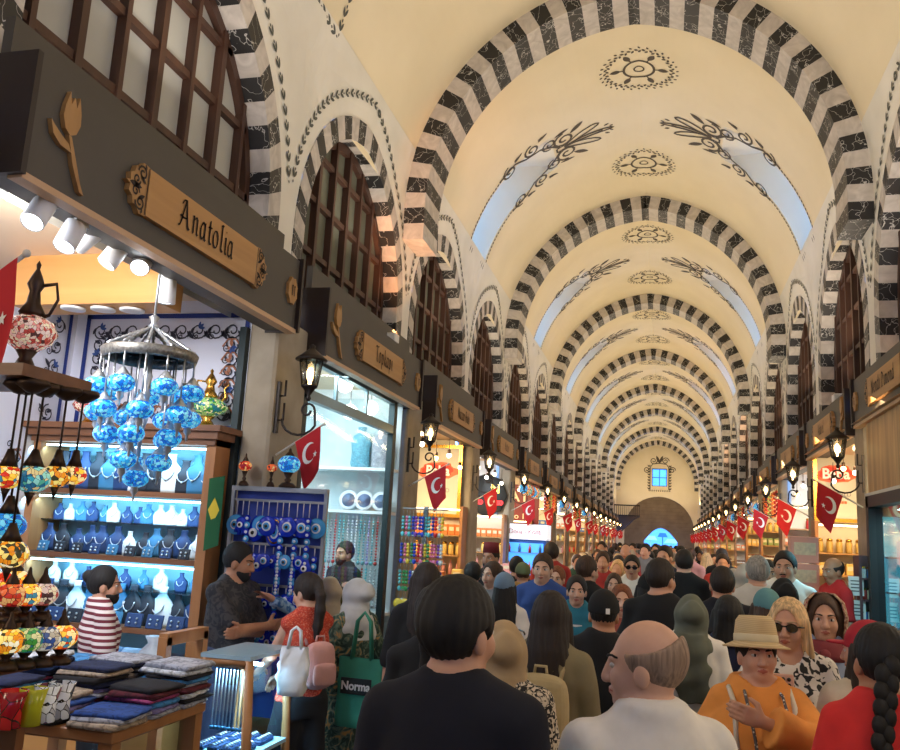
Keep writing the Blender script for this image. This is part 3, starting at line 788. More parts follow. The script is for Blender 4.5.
for side, ys in ((-1, LP), (1, RP[1:])):
    pr = [make_flag(side, .25, .36, 3), make_flag(side, .25, .36, 5)]
    for j, y in enumerate(ys):
        if y > YE-1: break
        loc = (-2.6 if side < 0 else 1.84, y-.18, (2.22 if side < 0 else 2.2)+zoff(j)*.3)
        sd = 'left' if side < 0 else 'right'
        lb = ('red crescent flag hanging above the evil eye stall on the left' if side < 0 else 'red crescent flag nearest the camera on the right wall') if j == 0 else '%s red crescent flag from the camera on the %s wall' % (ORD[j], sd)
        o = pr[j] if j < 2 else copy_to(pr[j % 2], loc)
        o.location = loc; o['label'] = lb
        if j == 0 and side < 0: o.scale = (.82, .82, .9)
# one more flag at the left edge, standing in the lamp shelf
m = MB()
# ---------------- rooms behind the fronts
SHOPW = mat('shop_wall', (232, 230, 226), .8); SHOPC = mat('shop_ceiling', (226, 200, 168), .6); SHOPWARM = mat('shop_wall_warm', (226, 214, 190), .8)
LEDW = emis('led_white', (235, 246, 255), 9.0); LEDY = emis('led_warm', (255, 226, 170), 9.0)
def room(side, y0, y1, dep, zc, wall):
    X = XL if side < 0 else XR; m = MB(); xb = X+side*dep
    xf = X+side*.02
    m.quad((xb, y0, 0), (xb, y1, 0), (xb, y1, zc), (xb, y0, zc))
    for y in (y0, y1): m.quad((xf, y, 0), (xb, y, 0), (xb, y, zc), (xf, y, zc))
    struct(m.build('shop_room', wall))
    m = MB(); m.quad((X-side*.22, y0, zc), (xb, y0, zc), (xb, y1, zc), (X-side*.22, y1, zc)); struct(m.build('ceiling.001', SHOPC))
# ------------------------------------------------------------------ first shop on the left: lamps and jewellery
LILAC = mat('lilac_wall', (222, 224, 236), .7); BLUEL = mat('blue_line', (30, 52, 128), .6)
MAPLE = two_tone('maple', (196, 138, 74), (214, 160, 96), 'wood', 6, .5, axis=0, rough=.45)
WALNUT = two_tone('walnut', (104, 66, 40), (136, 90, 58), 'wood', 9, .5, axis=0, rough=.45)
WALNUTV = two_tone('walnut_upright', (112, 70, 42), (146, 96, 60), 'wood', 9, .5, axis=2, rough=.45)
OAKV = two_tone('oak_upright', (150, 100, 58), (178, 124, 76), 'wood', 9, .5, axis=2, rough=.45)
GOLD = mat('gold', (206, 158, 70), .25, .9); BRONZE = mat('dark_bronze', (62, 46, 36), .4, .7); SILVER = mat('silver', (190, 194, 200), .28, .85)
YP = 5.42
room(-1, 2.25, YP, 1.5, 3.34, LILAC)
m = MB(); m.bx(-4.0, -2.95, 4.35, 4.6, 3.02, 3.34); struct(m.build('trim_7', MAPLE))
def scroll_panel(name, mp, w, h, label):
    root = empty(name, mp(0, 0, 0), label, 'wall panel')
    o0 = mp(0, 0, 0); f = lambda a, b, d=.0: mp(a, b, d)-o0
    m = MB(); t = .035
    for a0, a1, b0, b1 in ((-w/2, w/2, h/2-t, h/2), (-w/2, w/2, -h/2, -h/2+t), (-w/2, -w/2+t, -h/2, h/2), (w/2-t, w/2, -h/2, h/2)):
        m.quad(f(a0, b0, .008), f(a1, b0, .008), f(a1, b1, .008), f(a0, b1, .008))
    m.build('blue_border', BLUEL, root)
    rr = random.Random(4)
    for nm_, M_, k in (('dark_scrollwork', mat('scroll_dark', (58, 58, 72), .7), 0), ('russet_scrollwork', mat('scroll_russet', (170, 112, 84), .7), 1), ('blue_leaves', mat('scroll_blue', (62, 92, 160), .7), 2)):
        p = Paint(lambda a, b: f(a, b, .006+.001*k))
        per = []
        W, H = w/2-.13, h/2-.13; n = 9
        for i in range(n):
            t_ = -W+2*W*i/(n-1); per += [(t_, H, 0), (t_, -H, PI)]
        for i in range(1, 6):
            t_ = -H+2*H*i/6; per += [(-W, t_, PI/2), (W, t_, -PI/2)]
        for i, (a, b, an) in enumerate(per):
            s = 1 if i % 2 else -1
            if k == 0:
                p.spiral((a, b), .066, an, s*1.5, .011); p.leaf((a+.04, b), an+.8*s, .085, .03); p.leaf((a-.04, b+.03), an+2*s, .06, .024); p.leaf((a+.05, b-.05), an-1.2*s, .05, .02); p.spiral((a*.93, b*.86), .03, an+1, -s*1.3, .008)
            elif k == 1 and i % 2:
                p.line([(a-.07, b-.02), (a-.03, b+.035), (a+.03, b+.035), (a+.08, b-.02)], .012); p.leaf((a, b+.04), an, .06, .03); p.leaf((a*.94, b*.9), an+1, .05, .026)
            elif k == 2 and i % 3 == 0:
                for q in range(3): p.leaf((a, b-.02*s), an+q*.7, .05, .022)
        p.m.build(nm_, M_, root)
    return root
scroll_panel('painted_panel', lambda a, b, d: Vector((-3.58+a, YP-.002-d, 2.81+b)), 1.36, .86, 'white wall panel with blue border and scroll painting behind the glass chandelier')
scroll_panel('painted_panel', lambda a, b, d: Vector((-4.345+d, 4.15-a, 2.62+b)), 2.4, 1.25, 'large scroll painted wall panel with blue border at the left edge behind the ewer lamp')
# shelf case with jewellery
CYANB = mat('case_back', (150, 206, 226), .5)
def shelf_case():
    x0, x1, y0, y1 = -4.29, -2.9, 5.08, 5.40
    root = empty('jewellery_case', ((x0+x1)/2, y1, 0), 'wide wooden wall case of jewellery busts lit cold blue', 'display case')
    ox, oy = (x0+x1)/2, y1
    def B(nm, M_, *bxs):
        m = MB(); [m.bx(a-ox, b-ox, c-oy, d-oy, e, f) for a, b, c, d, e, f in bxs]; return m.build(nm, M_, root)
    B('back_panel', CYANB, (x0, x1, y1-.02, y1-.003, 0.86, 2.3))
    B('upright', OAKV, (x0-.01, x0+.05, y0, y1-.02, 0.0, 2.28)); B('upright', OAKV, (x1-.05, x1+.02, y0, y1-.02, 0.0, 2.28))
    m = MB()
    for k, (o, za, zb) in enumerate(((0, 2.24, 2.28), (.03, 2.28, 2.33), (.06, 2.33, 2.37))): m.bx(x0-.02-o-ox, x1+.02+o-ox, y0-.02-o-oy, -.003, za, zb)
    m.build('cornice', WALNUT, root)
    for z in (1.92, 1.49, 1.04): B('shelf_board', WALNUT, (x0+.05, x1-.05, y0, y1-.02, z-.035, z))
    for z in (1.7, 1.26): B('glass_shelf', glass('shelf_glass', (220, 240, 244), .3), (x0+.05, x1-.05, y0+.1, y1-.02, z, z+.008))
    for z in (2.225, 1.87, 1.44): B('led_strip', emis('led_cyan', (196, 240, 255), 7.0), (x0+.07, x1-.07, y0+.03, y0+.05, z-.012, z))
    B('base_cabinet', mat('teal_base', (32, 108, 140), .5), (x0+.05, x1-.05, y0+.04, y1-.02, 0, .83))
    return root
shelf_case()
for z in (2.16, 1.80, 1.38): area('case_light', (-3.66, 5.12, z+.04), (-3.66, 5.33, z-.3), 1.4, 7, (150, 215, 255), .04)
VW = mat('velvet_white', (226, 236, 240), .7); VN = mat('velvet_navy', (28, 58, 104), .6); VT = mat('velvet_teal', (52, 116, 156), .6); VK = mat('velvet_black', (26, 34, 46), .6)
def bust(colm, h):
    root = empty('necklace_bust', (0, 0, 0), 'x', 'display bust', 'jewellery busts in the wall case')
    m = MB(); m.smooth = True
    m.lathe([(.34*h, 0), (.36*h, .1*h), (.40*h, .42*h), (.36*h, .58*h), (.2*h, .72*h), (.13*h, .8*h), (.125*h, .95*h), (.15*h, 1.0*h), (0, 1.0*h)], (0, 0, 0), 14, sx=1, sy=.42)
    m.build('bust_body', colm, root)
    m = MB(); pts = []
    for i in range(15):
        a = -PI*.95+PI*.9*i/14*1.0; pts.append((.2*h*math.cos(a*1.0), -.42*.30*h-.02*h-.04*h*math.sin(-a), .62*h+.28*h*math.sin(a)))
    m.tube(pts, .012*h+.001, 5); m.ball((0, -.2*h, .33*h), .035*h, 8, 6); m.build('necklace', SILVER, root)
    return root
def card(colm, w, h):
    root = empty('earring_card', (0, 0, 0), 'x', 'earring card', 'small earring cards in the wall case')
    m = MB(); M_ = Matrix.Rotation(-.25, 4, 'X'); m.box((0, 0, h/2), (w, .012, h), M=M_, bev=.003); m.build('card_body', colm, root)
    m = MB()
    for i in (-1, 1):
        for k in (.35, .65): m.ball((i*w*.22, -.016+h*(k-.5)*.25, h*k), .008, 6, 5)
    m.build('earrings', SILVER, root); return root
cols = [('white', VW), ('navy', VN), ('teal', VT), ('black', VK)]
bp = {}; cpz = {}
rb = random.Random(11)
cnt = 0
for row, (z, n, h, yy) in enumerate(((1.92, 13, .27, 5.25), (1.70, 14, .14, 5.29), (1.49, 12, .19, 5.22), (1.268, 9, .15, 5.29), (1.04, 11, .26, 5.25))):
    rn = ['top shelf', 'upper glass shelf', 'middle board', 'lower glass shelf', 'bottom board'][row]
    for i in range(n):
        k = rb.choice([0, 0, 1, 1, 1, 2, 2, 3, 3]); x = -4.22+1.26*(i+.5)/n+rb.uniform(-.015, .015); hh = h*rb.choice([.85, 1, 1]); 
        lb = '%s velvet jewellery bust, %s on the %s of the wall case' % (cols[k][0], ORD[i], rn)
        if (k, hh) not in bp: bp[(k, hh)] = o = bust(cols[k][1], hh); o.location = (x, yy, z); o['label'] = lb
        else: o = copy_to(bp[(k, hh)], (x, yy, z), label=lb)
        o.rotation_euler = (0, 0, rb.uniform(-.25, .25))
for row, (z, n, w, h) in enumerate(((1.49, 9, .08, .07), (1.04, 8, .12, .09), (1.92, 0, 0, 0))):
    for i in range(n):
        k = rb.randrange(4); lb = '%s earring card, %s along the front of the %s' % (cols[k][0], ORD[i], ('middle board', 'bottom board')[row])
        if (k, row) not in cpz: cpz[(k, row)] = o = card(cols[k][1], w, h); o.location = (-4.2+1.22*(i+.5)/n, 5.11, z); o['label'] = lb
        else: copy_to(cpz[(k, row)], (-4.2+1.22*(i+.5)/n, 5.11, z), label=lb)
# lower counter in front of the case
root = empty('shop_counter', (-3.3, 4.86, 0), 'low maple counter below the jewellery wall case', 'counter')
m = MB(); m.bx(-.95, .4, -.16, .16, 0, .80); m.build('counter_body', MAPLE, root); m = MB(); m.bx(-.98, .43, -.18, .18, .8, .84, .01); m.build('counter_top', WALNUT, root)
for i, (x, cc, lb, r) in enumerate(((-3.3, (120, 170, 220), 'blue rolled towel on the low maple counter', .06), (-3.14, (150, 190, 225), 'pale blue rolled towel on the low maple counter', .06))):
    m = MB(); m.tube([(-.07, 0, 0), (-.065, 0, 0), (.065, 0, 0), (.07, 0, 0)], [.04, r, r, .04], 14); tag(m.build('rolled_towel', mat('towel%d' % i, cc, .9, noise=.2, nscale=40), loc=(x, 4.82, .84+r)), lb, 'towel')
def blob(name, pts, M_, label, cat, loc=(0, 0, 0), seed=0, amp=.15, n=14, mm=10):
    rr = random.Random(seed); m = MB(); prof = pts
    m.lathe(prof, (0, 0, 0), n); m.v = [(x*(1+rr.uniform(-amp, amp)), y*(1+rr.uniform(-amp, amp)), z) for x, y, z in m.v]
    return tag(m.build(name, M_, loc=loc), label, cat)
blob('plastic_bag', [(.06, 0), (.09, .05), (.08, .12), (.03, .17), (.05, .21), (0, .2)], mat('bag_white', (214, 226, 240), .5, noise=.2, nscale=30), 'crumpled white plastic bag on the low maple counter', 'bag', (-2.98, 4.76, .84), 3)
# ceiling lights of the shop
def spot(root_label, loc, tilt, az, on):
    root = empty('track_spotlight', loc, root_label, 'spotlight', 'white track spotlights under the sign board')
    WHM = mat('white_metal', (226, 226, 226), .4)
    m = MB(); m.box((0, 0, -.02), (.05, .09, .04)); m.build('track_adapter', WHM, root)
    q = Matrix.Rotation(az, 4, 'Z') @ Matrix.Rotation(tilt, 4, 'X')
    m = MB(); m.lathe([(.045, -.02), (.05, -.03), (.05, -.16), (.046, -.165), (.044, -.15)], (0, 0, -.02), 18, M=q); m.build('lamp_can', WHM, root)
    m = MB(); m.lathe([(.044, -.158), (0, -.158)], (0, 0, -.02), 16, M=q); m.build('lens', emis('spot_lens', (245, 250, 255), 14.0 if on else 3.0), root)
    return root
wp = ['leftmost white spotlight under the Anatolia sign', 'second white spotlight from the left under the Anatolia sign', 'third white spotlight under the Anatolia sign, turned sideways', 'fourth white spotlight under the Anatolia sign', 'fifth white spotlight under the Anatolia sign, facing the camera', 'rightmost white spotlight above the chandelier']
for i, (px, py, y, t, a, on) in enumerate(((47, 203, 2.95, -.6, .2, 1), (78, 224, 3.2, -.45, 0, 1), (101, 228, 3.42, .9, 1.6, 0), (125, 243, 3.65, .5, 2.4, 0), (146, 256, 3.85, -.8, .4, 1), (168, 277, 4.12, .15, .3, 0))):
    p = atd(px, py, y); spot(wp[i], (p.x, p.y, min(p.z+.03, 3.26)), t, a, on)
m = MB(); p0, p1 = atd(40, 190, 2.8), atd(215, 300, 4.7); m.tube([(p0.x, p0.y, 3.27), (p1.x, p1.y, 3.27)], .014, 6); tag(m.build('light_track', mat('white_metal', (226, 226, 226), .4)), 'thin white light track along the ceiling of the jewellery shop', 'light track')
for i, (px, py, y, z) in enumerate(((42, 203, 2.95, 3.33), (75, 295, 4.42, 3.015), (105, 295, 4.45, 3.015), (134, 295, 4.48, 3.015), (197, 296, 4.3, 3.33))):
    p = atd(px, py, y)
    root = empty('downlight', (p.x, p.y, z), ['round downlight above the leftmost spotlight', 'left downlight under the maple beam', 'middle downlight under the maple beam', 'right downlight under the maple beam', 'round downlight right of the spotlights near the pillar'][i], 'downlight', 'recessed downlights')
    m = MB(); m.lathe([(.075, 0), (.075, -.012), (.05, -.014)], (0, 0, 0), 20); m.build('ring', mat('white_metal', (226, 226, 226), .4), root)
    m = MB(); m.lathe([(.05, -.008), (0, -.008)], (0, 0, 0), 18); m.build('lens', emis('down_lens', (255, 244, 224), 4.0), root)
area('shop_light', (-3.2, 3.0, 3.28), (-3.4, 4.9, 1.2), .8, 80, (240, 244, 255), 1.6)
area('shop_light', (-3.05, 3.2, 3.25), (-3.6, 5.42, 2.7), .3, 34, (255, 248, 240), 1.2)
# mosaic glass
def mosaic(name, cols_, emit=.35, scale=62):
    if name in MATS: return MATS[name]
    m, nt, b = new_mat(name); N = nt.nodes; L = nt.links
    tc = N.new('ShaderNodeTexCoord'); v = N.new('ShaderNodeTexVoronoi'); v.inputs['Scale'].default_value = scale; L.new(tc.outputs['Object'], v.inputs['Vector'])
    rp = N.new('ShaderNodeValToRGB'); rp.color_ramp.interpolation = 'CONSTANT'; e = rp.color_ramp.elements
    k = len(cols_); e[0].position = 0; e[0].color = rgb(*cols_[0]); e[1].position = 1/k; e[1].color = rgb(*cols_[1 % k])
    for i in range(2, k): a = e.new(i/k); a.color = rgb(*cols_[i])
    L.new(v.outputs['Color'], rp.inputs['Fac'])
    v2 = N.new('ShaderNodeTexVoronoi'); v2.feature = 'DISTANCE_TO_EDGE'; v2.inputs['Scale'].default_value = scale; L.new(tc.outputs['Object'], v2.inputs['Vector'])
    lt = N.new('ShaderNodeMath'); lt.operation = 'GREATER_THAN'; lt.inputs[1].default_value = .03; L.new(v2.outputs['Distance'], lt.inputs[0])
    mx = N.new('ShaderNodeMix'); mx.data_type = 'RGBA'; mx.inputs[6].default_value = (.02, .015, .01, 1); L.new(lt.outputs[0], mx.inputs[0]); L.new(rp.outputs['Color'], mx.inputs[7])
    L.new(mx.outputs[2], b.inputs['Base Color']); L.new(mx.outputs[2], b.inputs['Emission Color']); b.inputs['Emission Strength'].default_value = emit; b.inputs['Roughness'].default_value = .15
    MATS[name] = m; return m
MOS = {'orange': mosaic('mosaic_orange', [(236, 110, 30), (250, 190, 60), (200, 50, 24), (250, 220, 150), (60, 120, 140)], .8), 'green': mosaic('mosaic_green', [(60, 160, 90), (150, 200, 120), (40, 120, 130), (230, 230, 170), (70, 150, 60)], .4),
       'yellow': mosaic('mosaic_yellow', [(240, 190, 50), (250, 220, 120), (60, 60, 40), (230, 140, 30), (250, 240, 200)], .7), 'blue': mosaic('mosaic_blue', [(30, 130, 215), (60, 180, 235), (20, 100, 200), (120, 208, 245), (40, 155, 230)], .6),
       'white': mosaic('mosaic_white', [(226, 226, 220), (80, 100, 150), (240, 236, 226), (200, 190, 170), (60, 90, 160)], .35), 'pink': mosaic('mosaic_pink', [(226, 150, 140), (240, 210, 200), (190, 80, 70), (250, 230, 200), (90, 60, 60)], .35),
       'red': mosaic('mosaic_red', [(200, 40, 36), (240, 110, 60), (150, 20, 30), (250, 190, 120), (210, 60, 40)], .4), 'teal': mosaic('mosaic_teal', [(60, 170, 190), (150, 220, 210), (40, 110, 150), (230, 210, 150), (90, 180, 160)], .45)}
def table_lamp(colr, r, hb):
    """turned bronze foot, mosaic globe, cap; origin under the foot"""
    root = empty('mosaic_table_lamp', (0, 0, 0), 'x', 'lamp', 'mosaic table lamps on the lamp display')
    m = MB(); m.lathe([(r*.75, 0), (r*.78, .01), (r*.5, .03), (r*.2, hb*.35), (r*.32, hb*.5), (r*.18, hb*.62), (r*.42, hb*.95), (r*.45, hb)], (0, 0, 0), 16); m.build('lamp_foot', BRONZE, root)
    m = MB(); m.lathe([(r*.42, hb)]+[(r*math.sin(PI*(.16+.7*i/9)), hb+r*.72-r*.8*math.cos(PI*(.16+.7*i/9))) for i in range(10)], (0, 0, 0), 18); m.build('glass_globe', MOS[colr], root)
    z = hb+r*1.42; m = MB(); m.lathe([(r*.48, z-.008), (r*.4, z+.01), (r*.16, z+.03), (r*.1, z+.05), (0, z+.055)], (0, 0, 0), 14); m.build('lamp_cap', BRONZE, root)
    return root
def hung_lamp(colr, r, drop):
    root = empty('hanging_mosaic_lamp', (0, 0, 0), 'x', 'hanging lamp', 'mosaic lamps hanging from the shelf')
    m = MB(); m.lathe([(.0, 0), (.05, -.005), (.055, -.02), (.02, -.045), (0, -.05)], (0, 0, 0), 14); m.build('canopy', BRONZE, root)
    m = MB(); m.tube([(0, 0, -.045), (0, 0, -drop)], .004, 5); m.build('chain', BRONZE, root)
    m = MB(); m.lathe([(.01, -drop+.03), (r*.35, -drop), (r*.6, -drop-.03)], (0, 0, 0), 14); m.build('lamp_cap', BRONZE, root)
    m = MB(); m.lathe([(r*math.sin(PI*(.2+.7*i/9)), -drop-.03-r*.62+r*.78*math.cos(PI*(.2+.7*i/9))) for i in range(10)], (0, 0, 0), 18); m.build('glass_globe', MOS[colr], root)
    z = -drop-.03-r*1.36; m = MB(); m.lathe([(r*.3, z), (r*.16, z-.02), (0, z-.05)], (0, 0, 0), 12); m.build('finial', BRONZE, root)
    return root
def ewer(root_name, colr, metal, h, label):
    root = empty(root_name, (0, 0, 0), label, 'lamp')
    m = MB(); m.lathe([(.26*h, 0), (.27*h, .03*h), (.12*h, .07*h), (.07*h, .14*h), (.12*h, .2*h)], (0, 0, 0), 16); m.build('foot', metal, root)
    m = MB(); m.lathe([(.12*h, .2*h), (.26*h, .27*h), (.32*h, .36*h), (.26*h, .45*h), (.13*h, .5*h)], (0, 0, 0), 18); m.build('mosaic_belly', MOS[colr], root)
    m = MB(); m.lathe([(.13*h, .5*h), (.15*h, .53*h), (.08*h, .62*h), (.06*h, .72*h), (.1*h, .78*h), (.06*h, .86*h), (.02*h, .92*h), (.03*h, .96*h), (0, h)], (0, 0, 0), 14); m.build('neck', metal, root)
    m = MB(); m.tube([(.1*h, 0, .78*h), (.24*h, 0, .8*h), (.28*h, 0, .66*h), (.2*h, 0, .52*h), (.13*h, 0, .5*h)], .018*h, 6); m.build('handle', metal, root)
    m = MB(); m.tube([(-.2*h, 0, .42*h), (-.3*h, 0, .52*h), (-.26*h, 0, .66*h), (-.34*h, 0, .74*h)], [.03*h, .025*h, .018*h, .014*h], 6); m.build('spout', metal, root)
    return root
for (px, py, y, nm, cc, mt, h, lb, rz) in ((88, 430, 5.22, 'ewer_lamp', 'pink', GOLD, .40, 'gold ewer lamp with pink mosaic belly on the case, left of the chandelier', 0), (206, 430, 5.22, 'ewer_lamp', 'green', GOLD, .42, 'gold ewer lamp with green mosaic belly on the case, right of the chandelier', PI)):
    p = atd(px, py, y); o = ewer(nm, cc, mt, h, lb); o.location = (p.x, y, 2.37); o.rotation_euler = (0, 0, rz)
# the blue glass chandelier
def chandelier():
    o = atd(155, 314, 4.0); root = empty('glass_chandelier', (o.x, o.y, 3.3), 'large chandelier of blue glass globes hanging in front of the jewellery case', 'chandelier')
    zt = o.z-3.3; SM = mat('chandelier_silver', (186, 190, 194), .3, .75); BG = MATS.get('mosaic_blue')
    m = MB(); m.tube([(0, 0, 0), (0, 0, zt-.05)], .007, 6); m.lathe([(0, zt), (.03, zt-.02), (.014, zt-.05), (.03, zt-.07), (0, zt-.09)], (0, 0, 0), 10); m.build('stem', SM, root)
    rz = .245; zr = zt-.21
    m = MB(); m.lathe([(rz, zr), (rz+.012, zr-.01), (rz, zr-.055), (rz-.012, zr-.06), (rz-.006, zr-.01), (rz, zr)], (0, 0, 0), 32); m.build('crown_ring', mat('pierced_silver', (150, 146, 138), .4, .7, noise=.6, nscale=60), root)
    for k in range(12):
        a = 2*PI*k/12; m = MB()
        pts = [(rz*math.cos(a)*t, rz*math.sin(a)*t, zt-.07+(zr-zt+.07)*t) for t in [i/14 for i in range(15)]]
        m.tube(pts, [.012 if i % 2 else .006 for i in range(15)], 6); m.build('bead_strand', SM, root)
    m = MB(); m.lathe([(.0, zr), (.02, zr-.03), (.014, zr-.1), (.028, zr-.14), (.014, zr-.2), (.026, zr-.24), (.012, zr-.32), (.03, zr-.37), (.01, zr-.45), (.012, zr-.57), (0, zr-.58)], (0, 0, 0), 12); m.build('centre_column', SM, root)
    hang = []
    for k in range(7): a = 2*PI*k/7+.3; hang.append((rz*math.cos(a), rz*math.sin(a), zr-.05, zr-.17))
    for k in range(7): a = 2*PI*k/7+.75; hang.append((rz*.98*math.cos(a), rz*.98*math.sin(a), zr-.05, zr-.30))
    for k in range(5): a = 2*PI*k/5; hang.append((.17*math.cos(a), .17*math.sin(a), zr-.03, zr-.42))
    for k in range(3): a = 2*PI*k/3+.4; hang.append((.11*math.cos(a), .11*math.sin(a), zr-.2, zr-.55))
    hang.append((0, 0, zr-.56, zr-.64))
    for x, y, z0, z1 in hang:
        m = MB(); r = .070; m.lathe([(.01, z1+.035), (.02, z1+.02), (.036, z1), (.042, z1-.01)], (x, y, 0), 12); m.tube([(x, y, z0), (x, y, z1+.03)], .005, 5)
        hd = m.build('globe_holder', SM, root)
        m = MB(); m.lathe([(r*math.sin(PI*(.2+.68*i/8)), z1-.05+r*.72*math.cos(PI*(.2+.68*i/8))) for i in range(9)], (x, y, 0), 16); m.build('glass_globe', BG, hd)
        m = MB(); m.lathe([(.03, z1-.09), (.018, z1-.1), (.022, z1-.12), (.006, z1-.14), (.008, z1-.16), (0, z1-.175)], (x, y, 0), 8); m.build('drop', SM, hd)
    return root
chandelier()
# lamp display at the left edge: a stand with a top board and stepped shelves
LD = empty('lamp_stand', (-2.35, 2.75, 0), 'dark wooden stepped stand of mosaic lamps at the left edge', 'display stand')
m = MB(); m.bx(-.30, .32, -.45, -.10, 2.185, 2.225); m.build('top_board', WALNUT, LD)
for (z, x0, x1) in ((1.40, -.32, .30), (1.26, -.32, .32), (1.1, -.32, .34)):
    m = MB(); m.bx(x0, x1-.02, -.45, -.17, z-.03, z); m.build('step_shelf', WALNUT, LD)
m = MB(); m.bx(-.34, -.30, -.45, -.1, 0, 2.2); m.build('side_panel', WALNUTV, LD)
m = MB(); m.bx(-.3, .3, -.22, -.18, 0, 1.07); m.build('front_panel', WALNUTV, LD)
p = atd(24, 384, 2.5); o = ewer('ewer_lamp', 'pink', BRONZE, .42, 'tall dark bronze ewer lamp with mosaic belly on the top board at the left edge'); o.location = (p.x-.01, 2.5, 2.225); o.rotation_euler = (0, 0, .3); o.scale = (.72, .72, 1.0)
lampN = {}
for i, (px, py, y, cc, r, lb) in enumerate(((8, 470, 2.40, 'orange', .052, 'orange mosaic lamp hanging leftmost under the top board'), (33, 470, 2.46, 'teal', .062, 'teal mosaic lamp hanging second under the top board'), (57, 470, 2.53, 'yellow', .05, 'yellow mosaic lamp hanging third under the top board'), (74, 470, 2.59, 'orange', .045, 'orange mosaic lamp hanging rightmost under the top board'))):
    p = atd(px, py, y); o = hung_lamp(cc, r, 2.185-p.z-.04); o.location = (p.x, p.y, 2.185); o['label'] = lb
for i, (px, py, y, cc, r, lb) in enumerate(((8, 520, 2.42, 'blue', .06, 'blue mosaic globe hanging low at the left edge'), (10, 548, 2.38, 'yellow', .06, 'yellow and pink mosaic globe hanging lowest at the left edge'))):
    p = atd(px, py, y); o = hung_lamp(cc, r, 2.185-p.z-.05); o.location = (p.x, p.y, 2.185); o['label'] = lb
def lamp_at(px, py, y, cc, r, zb, lb):
    p = atd(px, py, y); o = table_lamp(cc, r, max(.05, p.z-zb-r*.72)); o.location = (p.x, p.y, zb); o['label'] = lb
lamp_at(10, 600, 2.5, 'orange', .07, 1.40, 'large orange mosaic table lamp, highest on the stepped stand')
for i, (px, cc) in enumerate(((6, 'red'), (22, 'orange'), (38, 'pink'))): lamp_at(px, 632, 2.38+.05*i, cc, .048, 1.40, '%s mosaic lamp, %s from the left in the upper row of the stand' % (cc, ORD[i]))
for i, (px, cc) in enumerate(((4, 'yellow'), (22, 'green'), (40, 'white'), (57, 'orange'))): lamp_at(px, 671, 2.36+.06*i, cc, .052, 1.26, '%s mosaic lamp, %s from the left in the middle row of the stand' % (cc, ORD[i]))
GL = {'red': mosaic('cup_red', [(200, 40, 40), (150, 20, 30), (230, 90, 70)], .1, 20), 'yellow': mat('cup_yellow', (200, 200, 40), .2), 'white': mosaic('cup_white', [(210, 206, 210), (240, 240, 240), (120, 70, 80)], .1, 30), 'grey': mosaic('cup_grey', [(160, 156, 160), (220, 220, 224), (60, 60, 70)], .1, 30)}
for i, (px, cc) in enumerate(((8, 'red'), (28, 'yellow'), (42, 'white'), (56, 'grey'))):
    p = atd(px, 735, 2.34+.06*i); m = MB(); m.lathe([(.0, 0), (.032, 0), (.03, .05), (.043, .11), (.04, .11), (.027, .05), (0, .01)], (0, 0, 0), 16)
    tag(m.build('glass_cup', GL[cc], loc=(p.x, p.y, 1.10)), '%s patterned glass cup at the bottom left on the stepped stand' % cc, 'cup', 'glass cups on the lamp stand')
# textiles on a low table
TT = empty('textile_table', (-2.45, 3.35, 0), 'low wooden table covered with folded cloths at the lower left', 'table')
zt = .93
m = MB(); m.bx(-.38, .40, -.28, .42, zt-.05, zt, .008); m.build('table_top', OAKV, TT)
for sx in (-.34, .36):
    for sy in (-.24, .38): m = MB(); m.bx(sx-.03, sx+.03, sy-.03, sy+.03, 0, zt-.05); m.build('leg', OAKV, TT)
m = MB(); m.bx(-.36, .37, -.2, .36, .1, .6); m.build('lower_cabinet', mat('blue_cabinet', (24, 84, 130), .5), TT)
CLO = [('navy', (30, 40, 78)), ('sky blue', (70, 140, 200)), ('pale grey', (170, 172, 184)), ('black', (30, 28, 34)), ('maroon', (96, 30, 42)), ('blue', (40, 76, 150)), ('lilac', (130, 120, 170)), ('beige', (180, 160, 140)), ('pink', (170, 70, 120)), ('white', (210, 214, 222))]
CM = {n: two_tone('cloth_'+n, tuple(int(v*.72) for v in c), c, 'noise', 26, .5, soft=.08, rough=.9, distort=1.5) for n, c in CLO}
def fold(w, d, h, seed):
    rr = random.Random(seed); m = MB(); m.smooth = True; n = 7
    vs = []; fs = []
    prof = [(-1, -.9), (-.97, -1), (.9, -1), (1, -.5), (1.02, 0), (1, .6), (.9, 1), (0, 1.1), (-.9, 1), (-1, .7), (-.95, .2), (-1.01, -.3)]
    k = len(prof)
    for i in range(n):
        t = -1+2*i/(n-1); e = .94 if i in (0, n-1) else 1
        for a, b in prof: vs.append((a*w/2*e+rr.uniform(-.006, .006), t*d/2, (b+1)*h/2*e+rr.uniform(-.002, .004)*(1 if b > 0 else 0)))
    for i in range(n-1):
        for j in range(k): fs.append((i*k+j, i*k+(j+1) % k, (i+1)*k+(j+1) % k, (i+1)*k+j))
    fs.append(tuple(range(k-1, -1, -1))); fs.append(tuple((n-1)*k+j for j in range(k)))
    m.add(vs, fs, True); return m
rc = random.Random(21); fm = {}
stacks = [('back left', -2.70, 3.66, 8), ('back middle', -2.42, 3.66, 9), ('back right', -2.15, 3.66, 9), ('middle left', -2.70, 3.41, 11), ('middle', -2.42, 3.42, 9), ('middle right', -2.15, 3.42, 6), ('front left', -2.69, 3.17, 7), ('front middle', -2.42, 3.17, 5), ('front right', -2.15, 3.18, 3)]
